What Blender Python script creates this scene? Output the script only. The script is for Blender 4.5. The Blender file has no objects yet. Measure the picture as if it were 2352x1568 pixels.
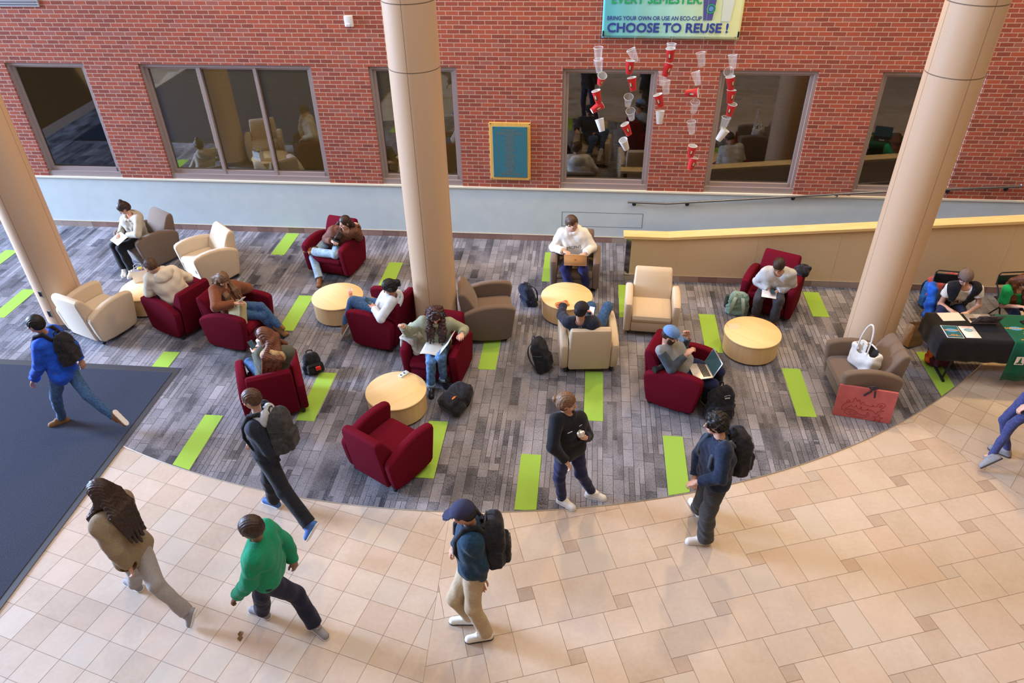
import bpy, bmesh, math, random
import numpy as np
from mathutils import Vector, Matrix
from mathutils.bvhtree import BVHTree
random.seed(7); np.random.seed(7)
scn = bpy.context.scene
COL = scn.collection
PI = math.pi

# ------------------------------------------------------------------ camera
cam_d = bpy.data.cameras.new('camera'); cam = bpy.data.objects.new('camera', cam_d); COL.objects.link(cam)
cr, cu, cf = Vector((0.99499432, 0.09848101, -0.01696473)), Vector((-0.04394792, 0.58369298, 0.81078424)), Vector((-0.08974904, 0.80598014, -0.58509924))
cam.matrix_world = Matrix(((cr.x, cu.x, -cf.x, 0), (cr.y, cu.y, -cf.y, 0), (cr.z, cu.z, -cf.z, 6.48), (0, 0, 0, 1)))
cam_d.sensor_width = 36.0; cam_d.lens = 1693.705 / 2352 * 36.0
cam_d.clip_end = 200
scn.camera = cam
# ------------------------------------------------------------------ light and exposure
scn.view_settings.view_transform = 'Standard'; scn.view_settings.look = 'None'
scn.view_settings.exposure = 0.06; scn.view_settings.gamma = 1.0; scn.view_settings.use_curve_mapping = False
world = bpy.data.worlds.new('warm_ambient_fill'); scn.world = world; world.use_nodes = True
bg = world.node_tree.nodes['Background']; bg.inputs[0].default_value = (1.0, 0.64, 0.34, 1); bg.inputs[1].default_value = 0.33  # even warm fill from all sides, put in to tint shaded column faces

def area(name, loc, target, size, size_y, energy, color):
    d = bpy.data.lights.new(name, 'AREA'); d.shape = 'RECTANGLE'; d.size = size; d.size_y = size_y; d.energy = energy; d.color = color
    o = bpy.data.objects.new(name, d); COL.objects.link(o); o.location = loc
    o.rotation_euler = (Vector(target) - Vector(loc)).to_track_quat('-Z', 'Y').to_euler(); return o
def spot(name, loc, target, energy, color, size=0.5, angle=110, blend=0.8):
    d = bpy.data.lights.new(name, 'SPOT'); d.energy = energy; d.color = color; d.shadow_soft_size = size; d.spot_size = math.radians(angle); d.spot_blend = blend
    o = bpy.data.objects.new(name, d); COL.objects.link(o); o.location = loc
    o.rotation_euler = (Vector(target) - Vector(loc)).to_track_quat('-Z', 'Y').to_euler(); return o
# cool daylight through the tall glazing at the left end of the hall
area('entrance_daylight', (-27.0, 9.6, 6.5), (0.0, 9.6, 1.5), 7.0, 9.0, 22500, (0.50, 0.67, 1.0))
area('corner_floor_fill', (-8.0, 1.0, 11.0), (-6.5, 3.0, 0.0), 7.0, 5.0, 430, (0.55, 0.70, 1.0))  # cool light added from above to brighten the front-left floor
area('overhead_floor_fill', (1.0, 6.0, 12.5), (1.0, 8.0, 0.0), 14.0, 6.0, 720, (0.84, 0.90, 1.0))  # broad top light added for the floor, no real opening overhead
# warm downlights in the gallery soffits above the brick wall and over the walkway
WARM = (1.0, 0.66, 0.30)
for wx, wy, we in ((-5.2, 11.2, 190), (-1.2, 11.2, 240), (2.8, 11.2, 270), (6.6, 11.0, 260)):
    spot('wall_downlight', (wx, wy, 7.4), (wx - 0.5, wy - 2.6, 0), we * 2.9, WARM, 0.22, 125, 1.0)
for wx, wy, we in ((4.8, 4.2, 360), (1.2, 3.2, 250), (8.2, 6.4, 330)):
    spot('walkway_downlight', (wx, wy, 8.4), (wx - 0.2, wy + 0.8, 0), we * 0.6, WARM, 0.25, 105, 1.0)

# ------------------------------------------------------------------ materials
MATS = {}
def sock(n, *names):
    for s in names:
        if s in n.inputs: return n.inputs[s]
def mat(name, color, rough=0.7, metal=0.0, noise=0.0, nscale=60.0, bump=0.0, spec=0.4, sheen=0.0, coat=0.0, alpha=1.0, trans=0.0, emit=None, c2=None):
    if name in MATS: return MATS[name]
    m = bpy.data.materials.new(name); m.use_nodes = True; MATS[name] = m
    nt = m.node_tree; b = nt.nodes['Principled BSDF']
    b.inputs['Base Color'].default_value = (*color, 1); b.inputs['Roughness'].default_value = rough; b.inputs['Metallic'].default_value = metal
    b.inputs['Specular IOR Level'].default_value = spec
    if sheen: b.inputs['Sheen Weight'].default_value = sheen
    if coat: b.inputs['Coat Weight'].default_value = coat
    if alpha < 1: b.inputs['Alpha'].default_value = alpha
    if trans: b.inputs['Transmission Weight'].default_value = trans
    if emit: b.inputs['Emission Color'].default_value = (*emit[0], 1); b.inputs['Emission Strength'].default_value = emit[1]
    if noise or bump:
        tc = nt.nodes.new('ShaderNodeTexCoord'); nz = nt.nodes.new('ShaderNodeTexNoise'); nz.inputs['Scale'].default_value = nscale; nz.inputs['Detail'].default_value = 3
        nt.links.new(tc.outputs['Object'], nz.inputs['Vector'])
        if noise:
            mx = nt.nodes.new('ShaderNodeMix'); mx.data_type = 'RGBA'
            d = c2 or tuple(max(0, c * (1 - noise)) for c in color); u = color if c2 else tuple(min(1, c * (1 + noise)) for c in color)
            mx.inputs['A'].default_value = (*d, 1); mx.inputs['B'].default_value = (*u, 1)
            mr = nt.nodes.new('ShaderNodeMapRange'); mr.inputs['From Min'].default_value = 0.3; mr.inputs['From Max'].default_value = 0.7
            nt.links.new(nz.outputs['Fac'], mr.inputs['Value']); nt.links.new(mr.outputs[0], mx.inputs['Factor']); nt.links.new(mx.outputs['Result'], b.inputs['Base Color'])
        if bump:
            bp = nt.nodes.new('ShaderNodeBump'); bp.inputs['Strength'].default_value = bump; bp.inputs['Distance'].default_value = 0.01
            nt.links.new(nz.outputs['Fac'], bp.inputs['Height']); nt.links.new(bp.outputs[0], b.inputs['Normal'])
    return m
class NT:
    """small helper to wire math-heavy node trees"""
    def __init__(s, name):
        s.m = bpy.data.materials.new(name); s.m.use_nodes = True; s.t = s.m.node_tree; s.b = s.t.nodes['Principled BSDF']; MATS[name] = s.m
    def n(s, kind, **kw):
        nd = s.t.nodes.new('ShaderNode' + kind)
        for k, v in kw.items(): setattr(nd, k, v)
        return nd
    def put(s, inp, v):
        if isinstance(v, bpy.types.NodeSocket): s.t.links.new(v, inp)
        else: inp.default_value = v
    def math(s, op, a, b=0.0, c=None):
        nd = s.n('Math', operation=op); s.put(nd.inputs[0], a); s.put(nd.inputs[1], b)
        if c is not None: s.put(nd.inputs[2], c)
        return nd.outputs[0]
    def mix(s, f, a, b, mode='MIX'):
        nd = s.n('Mix', data_type='RGBA', blend_type=mode); s.put(nd.inputs['Factor'], f)
        s.put(nd.inputs['A'], (*a, 1) if isinstance(a, tuple) else a); s.put(nd.inputs['B'], (*b, 1) if isinstance(b, tuple) else b); return nd.outputs['Result']
    def ramp(s, f, lo, hi, a=0.0, b=1.0):
        nd = s.n('MapRange'); s.put(nd.inputs['Value'], f); nd.inputs['From Min'].default_value = lo; nd.inputs['From Max'].default_value = hi; nd.inputs['To Min'].default_value = a; nd.inputs['To Max'].default_value = b; return nd.outputs[0]
    def noise(s, vec, scale, detail=3.0):
        nd = s.n('TexNoise'); s.put(nd.inputs['Vector'], vec); nd.inputs['Scale'].default_value = scale; nd.inputs['Detail'].default_value = detail; return nd.outputs['Fac']
    def white(s, vec, dim='3D'):
        nd = s.n('TexWhiteNoise', noise_dimensions=dim); s.put(nd.inputs['Vector'], vec); return nd.outputs['Value']
    def vec(s, x, y, z=0.0):
        nd = s.n('CombineXYZ'); s.put(nd.inputs[0], x); s.put(nd.inputs[1], y); s.put(nd.inputs[2], z); return nd.outputs[0]
    def brick(s, vec, w, h, mortar, off=0.5, freq=2, sq=1.0, sqf=2):
        nd = s.n('TexBrick', offset=off, offset_frequency=freq, squash=sq, squash_frequency=sqf); s.put(nd.inputs['Vector'], vec)
        nd.inputs['Color1'].default_value = (0, 0, 0, 1); nd.inputs['Color2'].default_value = (1, 1, 1, 1); nd.inputs['Mortar'].default_value = (0.5, 0.5, 0.5, 1)
        nd.inputs['Scale'].default_value = 1.0; nd.inputs['Mortar Size'].default_value = mortar; nd.inputs['Mortar Smooth'].default_value = 0.1; nd.inputs['Bias'].default_value = 0.0
        nd.inputs['Brick Width'].default_value = w; nd.inputs['Row Height'].default_value = h
        return nd.outputs['Color'], nd.outputs['Fac']
    def bump(s, h, strength=0.3, dist=0.01):
        nd = s.n('Bump'); nd.inputs['Strength'].default_value = strength; nd.inputs['Distance'].default_value = dist; s.put(nd.inputs['Height'], h); s.t.links.new(nd.outputs[0], s.b.inputs['Normal'])

def carpet_material():
    t = NT('plank_carpet'); tc = t.n('TexCoord'); sp = t.n('SeparateXYZ'); t.t.links.new(tc.outputs['Object'], sp.inputs[0]); x, y = sp.outputs[0], sp.outputs[1]
    colx = t.math('FLOOR', t.math('DIVIDE', t.math('ADD', x, 20.143), 0.25)); offy = t.math('MULTIPLY', t.white(t.vec(colx, 3.0)), 1.0)
    rowy = t.math('FLOOR', t.math('ADD', y, offy)); pl = t.white(t.vec(colx, rowy, 1.0)); pl2 = t.white(t.vec(colx, rowy, 7.0)); pl3 = t.white(t.vec(colx, rowy, 13.0))
    yy = t.math('ADD', y, t.math('MULTIPLY', pl2, 3.0))
    v1 = t.vec(yy, t.math('ADD', x, 20.143)); c1, f1 = t.brick(v1, 0.50, 0.0625, 0.0030, 0.37, 2)
    c2, f2 = t.brick(v1, 0.30, 0.125, 0.0030, 0.41, 2, 1.6, 3)
    sel = t.math('GREATER_THAN', pl, 0.5)
    tone = t.mix(sel, c1, c2); line = t.math('ADD', t.math('MULTIPLY', f1, t.math('SUBTRACT', 1.0, sel)), t.math('MULTIPLY', f2, sel))
    line = t.math('MULTIPLY', line, t.math('GREATER_THAN', pl3, 0.15))
    tb = t.n('RGBToBW'); t.t.links.new(tone, tb.inputs[0])
    big = t.noise(t.vec(x, t.math('MULTIPLY', y, 0.6)), 2.6, 5.0); sp1 = t.noise(t.vec(x, t.math('MULTIPLY', y, 0.45)), 95.0, 2.0)
    rib = t.math('SINE', t.math('MULTIPLY', x, 2 * PI / 0.0156))
    val = t.math('ADD', t.math('MULTIPLY', tb.outputs[0], 0.42), t.math('MULTIPLY', pl3, 0.30)); val = t.math('ADD', val, t.ramp(big, 0.35, 0.65, -0.25, 0.25))
    spk = t.math('GREATER_THAN', sp1, t.ramp(big, 0.3, 0.7, 0.62, 0.45))
    val = t.math('SUBTRACT', val, t.math('MULTIPLY', spk, 0.20)); val = t.math('ADD', val, t.math('MULTIPLY', rib, 0.05))
    base = t.mix(t.ramp(val, -0.15, 0.85), (0.030, 0.032, 0.045), (0.40, 0.39, 0.435)); base = t.mix(t.math('MULTIPLY', pl2, 0.25), base, (0.20, 0.185, 0.17))
    base = t.mix(t.math('MULTIPLY', line, 0.9), base, (0.028, 0.028, 0.034)); t.put(t.b.inputs['Base Color'], base); t.b.inputs['Roughness'].default_value = 0.95; t.b.inputs['Specular IOR Level'].default_value = 0.1
    t.bump(t.math('ADD', sp1, t.math('MULTIPLY', line, -1.5)), 0.35, 0.004); return t.m
def brick_material():
    t = NT('red_brick'); tc = t.n('TexCoord'); sp = t.n('SeparateXYZ'); t.t.links.new(tc.outputs['Object'], sp.inputs[0])
    u = t.math('ADD', sp.outputs[0], t.math('MULTIPLY', sp.outputs[1], 1.0)); w = sp.outputs[2]
    wob = t.math('MULTIPLY', t.math('SUBTRACT', t.noise(t.vec(u, w), 9.0, 2.0), 0.5), 0.006)
    v = t.vec(t.math('ADD', u, wob), t.math('ADD', t.math('SUBTRACT', w, 1.045), wob)); c, f = t.brick(v, 0.203, 0.0677, 0.0056, 0.5, 2)
    bw = t.n('RGBToBW'); t.t.links.new(c, bw.inputs[0]); r = bw.outputs[0]
    row = t.math('FLOOR', t.math('DIVIDE', t.math('SUBTRACT', w, 1.045), 0.0677)); big = t.noise(t.vec(u, w), 3.0, 4.0); fine = t.noise(t.vec(u, w), 55.0, 3.0)
    k = t.math('ADD', t.math('MULTIPLY', r, 0.65), t.math('MULTIPLY', t.white(t.vec(row, 2.0)), 0.12)); k = t.math('ADD', k, t.math('MULTIPLY', big, 0.35))
    base = t.mix(t.ramp(k, 0.1, 0.95), (0.20, 0.058, 0.045), (0.43, 0.105, 0.058)); base = t.mix(t.ramp(fine, 0.5, 0.8, 0, 0.35), base, (0.48, 0.20, 0.15)); base = t.mix(t.ramp(r, 0.86, 0.93, 0, 0.55), base, (0.26, 0.12, 0.11))
    base = t.mix(f, base, (0.52, 0.36, 0.28)); t.put(t.b.inputs['Base Color'], base); t.b.inputs['Roughness'].default_value = 0.9; t.b.inputs['Specular IOR Level'].default_value = 0.2
    t.bump(t.math('SUBTRACT', t.math('MULTIPLY', fine, 0.35), f), 0.55, 0.006); return t.m
def tile_material(name, lo, hi, k=0.0):
    t = NT(name); g = t.n('NewGeometry'); tc = t.n('TexCoord'); r = g.outputs['Random Per Island']
    n1 = t.noise(tc.outputs['Object'], 3.5, 6.0); n2 = t.noise(tc.outputs['Object'], 22.0, 5.0)
    r2 = t.math('FRACT', t.math('MULTIPLY', r, 37.7)); r3 = t.math('FRACT', t.math('MULTIPLY', r, 91.3))
    val = t.math('ADD', t.math('MULTIPLY', r, 0.45), t.math('ADD', t.math('MULTIPLY', n1, 0.6), t.math('MULTIPLY', n2, 0.5)))
    base = t.mix(t.ramp(val, 0.35, 1.2), lo, hi); base = t.mix(t.ramp(r2, 0.80, 0.95, 0.0, 0.5), base, (0.50, 0.45, 0.385)); base = t.mix(t.ramp(r3, 0.6, 1.0, 0.0, 0.28), base, (0.54, 0.37, 0.28))
    t.put(t.b.inputs['Base Color'], base); t.b.inputs['Roughness'].default_value = 0.42; t.b.inputs['Specular IOR Level'].default_value = 0.35; t.bump(n2, 0.12, 0.004); return t.m
def wood_material(name, a, b, axis=0, rough=0.35, scale=1.0):
    t = NT(name); tc = t.n('TexCoord'); mp = t.n('Mapping'); t.t.links.new(tc.outputs['Object'], mp.inputs[0])
    sc = [14 * scale] * 3; sc[axis] = 1.2 * scale; mp.inputs['Scale'].default_value = sc
    n = t.noise(mp.outputs[0], 2.2, 5.0); base = t.mix(t.ramp(n, 0.3, 0.7), a, b); t.put(t.b.inputs['Base Color'], base); t.b.inputs['Roughness'].default_value = rough; return t.m
def glass_material():
    t = NT('tinted_window_glass'); nt = t.t; out = nt.nodes['Material Output']; tr = t.n('BsdfTransparent'); tr.inputs[0].default_value = (0.96, 0.96, 0.93, 1)
    gl = t.n('BsdfGlossy'); gl.inputs['Roughness'].default_value = 0.02; fr = t.n('Fresnel'); fr.inputs[0].default_value = 1.62; mx = t.n('MixShader')
    nt.links.new(t.math('MULTIPLY', fr.outputs[0], 1.7), mx.inputs[0]); nt.links.new(tr.outputs[0], mx.inputs[1]); nt.links.new(gl.outputs[0], mx.inputs[2]); nt.links.new(mx.outputs[0], out.inputs[0]); return t.m

# ------------------------------------------------------------------ mesh helpers
def new_obj(name, me, parent=None, loc=None):
    o = bpy.data.objects.new(name, me); COL.objects.link(o)
    if parent is not None: o.parent = parent
    if loc is not None: o.location = loc
    return o
def build(name, V, Fc, m, parent=None, smooth=False, loc=None, midx=None):
    me = bpy.data.meshes.new(name); me.from_pydata([tuple(map(float, v)) for v in V], [], [tuple(f) for f in Fc])
    for q in (m if isinstance(m, (list, tuple)) else [m]): me.materials.append(q)
    if smooth: me.polygons.foreach_set('use_smooth', [True] * len(me.polygons))
    if midx is not None: me.polygons.foreach_set('material_index', midx)
    me.update(); return new_obj(name, me, parent, loc)
def tag(o, label=None, cat=None, group=None, kind=None):
    if label: o['label'] = label
    if cat: o['category'] = cat
    if group: o['group'] = group
    if kind: o['kind'] = kind
    return o
def empty(name, loc, rz=0.0, **kw):
    o = bpy.data.objects.new(name, None); COL.objects.link(o); o.empty_display_size = 0.1; o.location = loc; o.rotation_euler = (0, 0, rz); return tag(o, **kw)
def structure(o): o['kind'] = 'structure'; return o
def copy_tree(o, parent=None):
    c = o.copy(); COL.objects.link(c)
    if parent is not None: c.parent = parent
    for ch in o.children: copy_tree(ch, c)
    return c
class MB:
    """collects shapes with shared vertices list"""
    def __init__(s): s.V = []; s.F = []; s.M = []
    def add(s, V, Fc, M=None, mi=0):
        n = len(s.V)
        for v in V:
            v = Vector(v); s.V.append(tuple(M @ v) if M is not None else tuple(v))
        for f in Fc: s.F.append(tuple(i + n for i in f)); s.M.append(mi)
        return s
    def box(s, lo, hi, M=None, mi=0):
        (x0, y0, z0), (x1, y1, z1) = lo, hi
        V = [(x0, y0, z0), (x1, y0, z0), (x1, y1, z0), (x0, y1, z0), (x0, y0, z1), (x1, y0, z1), (x1, y1, z1), (x0, y1, z1)]
        return s.add(V, [(0, 3, 2, 1), (4, 5, 6, 7), (0, 1, 5, 4), (1, 2, 6, 5), (2, 3, 7, 6), (3, 0, 4, 7)], M, mi)
    def lathe(s, prof, seg=32, M=None, mi=0, closed_ends=True):
        V = []; Fc = []
        for r, z in prof:
            for i in range(seg): a = 2 * PI * i / seg; V.append((r * math.cos(a), r * math.sin(a), z))
        for j in range(len(prof) - 1):
            for i in range(seg): k = (i + 1) % seg; Fc.append((j * seg + i, j * seg + k, (j + 1) * seg + k, (j + 1) * seg + i))
        if closed_ends: Fc.append(tuple(range(seg))[::-1]); Fc.append(tuple((len(prof) - 1) * seg + i for i in range(seg)))
        return s.add(V, Fc, M, mi)
    def tube(s, pts, r, seg=8, M=None, mi=0, closed=False):
        pts = [Vector(p) for p in pts]; n = len(pts); V = []; Fc = []; rr = r if isinstance(r, (list, tuple)) else [r] * n; ref = None
        for i, p in enumerate(pts):
            a = pts[(i - 1) % n] if closed else pts[max(0, i - 1)]; b = pts[(i + 1) % n] if closed else pts[min(n - 1, i + 1)]
            d = (b - a).normalized()
            if ref is None: ref = d.orthogonal().normalized()
            ref = (ref - d * ref.dot(d)).normalized(); q = d.cross(ref)
            for k in range(seg): t = 2 * PI * k / seg; V.append(p + (ref * math.cos(t) + q * math.sin(t)) * rr[i])
        for i in range(n if closed else n - 1):
            j = (i + 1) % n
            for k in range(seg): l = (k + 1) % seg; Fc.append((i * seg + k, i * seg + l, j * seg + l, j * seg + k))
        if not closed: Fc.append(tuple(range(seg))[::-1]); Fc.append(tuple((n - 1) * seg + k for k in range(seg)))
        return s.add(V, Fc, M, mi)
    def prism(s, poly, x0, x1, M=None, mi=0, bevel=0.0, seg=3):
        """poly of (y, z) extruded along x, optionally with rounded edges"""
        bm = bmesh.new(); vs = [bm.verts.new((x0, y, z)) for y, z in poly]; f = bm.faces.new(vs)
        ex = bmesh.ops.extrude_face_region(bm, geom=[f]); nv = [g for g in ex['geom'] if isinstance(g, bmesh.types.BMVert)]
        bmesh.ops.translate(bm, verts=nv, vec=(x1 - x0, 0, 0)); bmesh.ops.recalc_face_normals(bm, faces=bm.faces)
        if bevel:
            es = [e for e in bm.edges if abs(e.verts[0].co.x - e.verts[1].co.x) < 1e-6]
            bmesh.ops.bevel(bm, geom=es, offset=bevel, segments=seg, profile=0.5, affect='EDGES', clamp_overlap=True)
        bm.verts.index_update(); s.add([v.co.copy() for v in bm.verts], [[v.index for v in fc.verts] for fc in bm.faces], M, mi); bm.free(); return s
    def rbox(s, lo, hi, r=0.01, seg=3, M=None, mi=0):
        bm = bmesh.new(); bmesh.ops.create_cube(bm, size=1.0)
        c = [(a + b) / 2 for a, b in zip(lo, hi)]; d = [b - a for a, b in zip(lo, hi)]
        for v in bm.verts: v.co = Vector((c[0] + v.co.x * d[0], c[1] + v.co.y * d[1], c[2] + v.co.z * d[2]))
        bmesh.ops.bevel(bm, geom=list(bm.edges), offset=min(r, min(d) * 0.49), segments=seg, profile=0.5, affect='EDGES')
        bm.verts.index_update(); s.add([v.co.copy() for v in bm.verts], [[v.index for v in fc.verts] for fc in bm.faces], M, mi); bm.free(); return s
    def obj(s, name, m, parent=None, smooth=False, loc=None):
        return build(name, s.V, s.F, m, parent, smooth, loc, s.M if isinstance(m, (list, tuple)) else None)
def autosmooth(o, ang=40):
    me = o.data; me.polygons.foreach_set('use_smooth', [True] * len(me.polygons))
    try: me.set_sharp_from_angle(angle=math.radians(ang))
    except Exception: pass
    return o
def text_mesh(txt, size, extrude=0.0, offset=0.0, align='CENTER', sx=1.0, shear=0.0):
    cu_ = bpy.data.curves.new('lettering', 'FONT'); cu_.body = txt; cu_.size = size; cu_.extrude = extrude; cu_.offset = offset; cu_.align_x = align; cu_.align_y = 'CENTER'; cu_.resolution_u = 3; cu_.shear = shear
    o = bpy.data.objects.new('lettering', cu_); COL.objects.link(o); dg = bpy.context.evaluated_depsgraph_get(); dg.update()
    me = bpy.data.meshes.new_from_object(o.evaluated_get(dg)); bpy.data.objects.remove(o); bpy.data.curves.remove(cu_)
    for v in me.vertices: v.co.x *= sx
    return me
def lettering(name, txt, size, M, m, parent, extrude=0.0, offset=0.0, align='CENTER', sx=1.0, shear=0.0):
    me = text_mesh(txt, size, extrude, offset, align, sx, shear); me.transform(M); me.materials.clear(); me.materials.append(m); me.name = name
    return new_obj(name, me, parent)
def bold_lettering(name, txt, size, M, m, parent, w=0.004, sx=1.0, align='CENTER'):
    me = text_mesh(txt, size, 0.0, 0.0, align, sx); V = [v.co.copy() for v in me.vertices]; Fs = [tuple(p.vertices) for p in me.polygons]; q = MB()
    for k, (dx, dy) in enumerate(((0, 0), (w, 0), (-w, 0), (0, w), (0, -w), (w * .7, w * .7), (-w * .7, w * .7), (w * .7, -w * .7), (-w * .7, -w * .7))): q.add([Vector((v.x + dx, v.y + dy, 0.00006 * k)) for v in V], Fs, M)
    bpy.data.meshes.remove(me); return q.obj(name, m, parent)
def frame(o, x, y, z):
    o, x, y, z = Vector(o), Vector(x), Vector(y), Vector(z)
    return Matrix(((x.x, y.x, z.x, o.x), (x.y, y.y, z.y, o.y), (x.z, y.z, z.z, o.z), (0, 0, 0, 1)))
def T(x, y, z, rz=0, rx=0, ry=0): return Matrix.Translation((x, y, z)) @ Matrix.Rotation(rz, 4, 'Z') @ Matrix.Rotation(rx, 4, 'X') @ Matrix.Rotation(ry, 4, 'Y')
# ================================================================== the setting
WY = 12.129      # face of the brick wall
SILL, HEAD = 1.045, 3.105
M_BRICK = brick_material(); M_CARPET = carpet_material()
M_TILE = tile_material('sandstone_tile', (0.43, 0.335, 0.255), (0.595, 0.505, 0.42)); M_TILE_S = tile_material('small_brown_tile', (0.33, 0.25, 0.195), (0.47, 0.37, 0.29))
M_GROUT = mat('grout', (0.30, 0.215, 0.16), 0.9); M_LIME = mat('lime_carpet', (0.30, 0.50, 0.075), 0.95, noise=0.08, nscale=180, spec=0.1)
M_PANEL = mat('pale_blue_plaster', (0.56, 0.64, 0.65), 0.75, noise=0.03, nscale=5); M_LEDGE = mat('cream_ledge', (0.80, 0.76, 0.62), 0.6)
M_FRAME = mat('window_metal', (0.33, 0.27, 0.26), 0.45, metal=0.1); M_GLASS = glass_material(); M_BLIND = mat('lit_olive_blind', (0.74, 0.70, 0.42), 0.8); M_BLIND_D = mat('dark_blind', (0.10, 0.085, 0.075), 0.8)  # left blinds brightened to stand in for olive light on the glass
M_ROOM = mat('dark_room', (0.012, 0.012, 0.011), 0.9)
M_DARKLINE = mat('dark_joint', (0.03, 0.035, 0.04), 0.8)

# ---- tiled floor as one object: three laying patterns divided by radial joints
def clip(poly, n, d):
    out = []
    for i in range(len(poly)):
        a, b = poly[i], poly[(i + 1) % len(poly)]; da = a[0] * n[0] + a[1] * n[1] - d; db = b[0] * n[0] + b[1] * n[1] - d
        if da >= 0: out.append(a)
        if (da >= 0) != (db >= 0): t = da / (da - db); out.append((a[0] + (b[0] - a[0]) * t, a[1] + (b[1] - a[1]) * t))
    return out
fl = MB(); G = 0.0022
def tile(o, ex, x, y, w, h, clips, mi):
    ey = (-ex[1], ex[0]); P4 = [(x + G, y + G), (x + w - G, y + G), (x + w - G, y + h - G), (x + G, y + h - G)]
    P4 = [(o[0] + a * ex[0] + b * ey[0], o[1] + a * ex[1] + b * ey[1]) for a, b in P4]
    for n, d in clips:
        P4 = clip(P4, n, d)
        if len(P4) < 3: return
    P4 = [p for p in P4]
    cx = sum(p[0] for p in P4) / len(P4); cy = sum(p[1] for p in P4) / len(P4)
    if not (-13 < cx < 9.5 and -0.5 < cy < 12.0): return
    if math.hypot(cx + 1.884, cy - 15.853) < 9.9 and cx > -8.5 and cy > 5: return
    if cx < -6.2 and cy > 4.4: return
    fl.add([(p[0], p[1], 0.0) for p in P4], [tuple(range(len(P4)))], None, mi)
def halfplane(p, q, side):   # keep the side of line p->q (left = +1)
    d = (q[0] - p[0], q[1] - p[1]); L = math.hypot(*d); n = (-d[1] / L * side, d[0] / L * side); return n, n[0] * p[0] + n[1] * p[1] + 0.0015
s1 = ((-1.372, 5.55), (-1.282, 3.542)); s2 = ((4.42, 7.46), (5.14, 6.35))
ang = math.radians(-14.2); ex = (math.cos(ang), math.sin(ang)); c1 = [halfplane(*s1, -1)]
for i in range(-30, 30):
    for j in range(-20, 20): tile((-4.925, 4.141), ex, i * 0.3105, j * 0.3105, 0.3105, 0.3105, c1, 0)
ang = math.radians(18.59); ex = (math.cos(ang), math.sin(ang)); u = 0.1545; c2 = [halfplane(*s1, 1), halfplane(*s2, -1)]
for a in range(-22, 23):
    for b in range(-22, 23):
        ox = (-4 * a + 2 * b) * u; oy = (-3 * a - 5 * b) * u
        for (px, py, w, h, mi) in ((0, -3, 3, 3, 0), (3, -2, 3, 2, 0), (-2, -3, 2, 3, 0), (-3, -1, 1, 1, 1), (0, 0, 2, 2, 0)):
            tile((-0.08, 4.762), ex, ox + px * u, oy + py * u, w * u, h * u, c2, mi)
ang = math.radians(51.7); ex = (math.cos(ang), math.sin(ang)); c3 = [halfplane(*s2, 1)]
for i in range(-30, 30):
    for j in range(-30, 30): tile((5.33, 7.815), ex, i * 0.31, j * 0.31, 0.31, 0.31, c3, 0)
fl.add([(-14, -1, -0.002), (10, -1, -0.002), (10, WY, -0.002), (-14, WY, -0.002)], [(0, 1, 2, 3)], None, 2)
structure(fl.obj('floor', [M_TILE, M_TILE_S, M_GROUT]))

# ---- plank carpet with curved front edge
CC = (-1.884, 15.853); CR = 10.294
arc = []
for i in range(121):
    a = math.radians(-119.5 + (i / 120) * 102); arc.append((CC[0] + CR * math.cos(a), CC[1] + CR * math.sin(a)))
arc = [p for p in arc if p[1] < WY - 0.05]
V = []; Fc = []
for x, y in arc: V += [(x, y, 0.006), (x, WY, 0.006)]
for i in range(len(arc) - 1): Fc.append((2 * i, 2 * i + 2, 2 * i + 3, 2 * i + 1))
n = len(V); V += [(-13.5, 4.3, 0.006), (arc[0][0], 4.3, 0.006), (arc[0][0], WY, 0.006), (-13.5, WY, 0.006)]; Fc.append((n, n + 1, n + 2, n + 3))
carpet = build('floor', V, Fc, M_CARPET); structure(carpet)
tr = MB(); tr.tube([(x, y, 0.004) for x, y in arc], 0.006, 6); structure(tr.obj('trim_1', mat('brushed_trim', (0.6, 0.56, 0.48), 0.35, metal=0.7)))
# lime planks laid into the carpet (x of the left edge, y front, y back)
planks = [(-4.91, 5.93, 6.95), (-3.66, 6.94, 7.96), (-5.62, 11.27, 12.10), (-4.64, 8.94, 9.95), (-3.40, 10.14, 11.14), (-1.41, 8.21, 9.22), (0.113, 7.24, 8.28), (-0.645, 5.66, 6.56), (1.115, 6.02, 7.03),
          (2.875, 7.54, 8.56), (1.855, 8.86, 9.87), (3.61, 9.93, 10.65), (-9.43, 8.95, 9.80), (-10.65, 10.3, 11.1), (-6.15, 7.27, 8.27), (-0.665, 10.68, 11.69), (0.62, 9.69, 10.66), (-1.90, 6.06, 7.07), (4.87, 8.10, 9.10)]
for i, (x, y0, y1) in enumerate(planks):
    pv = [(x, y0), (x + 0.25, y0), (x + 0.25, y1), (x, y1)]
    # keep inside the curved edge
    Vp = []
    for px, py in ((x, y1), (x, y0), (x + 0.125, y0), (x + 0.25, y0), (x + 0.25, y1)):
        lim = CC[1] - math.sqrt(max(0, (CR - 0.012) ** 2 - (px - CC[0]) ** 2)); Vp.append((px, max(py, lim), 0.0095))
    n = len(Vp); Vb = [(a, b, 0.0062) for a, b, _ in Vp]
    fs = [tuple(range(n))] + [(k, k + n, (k + 1) % n + n, (k + 1) % n) for k in range(n)]
    build('lime_plank', Vp + Vb, fs, M_LIME, carpet)
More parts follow.
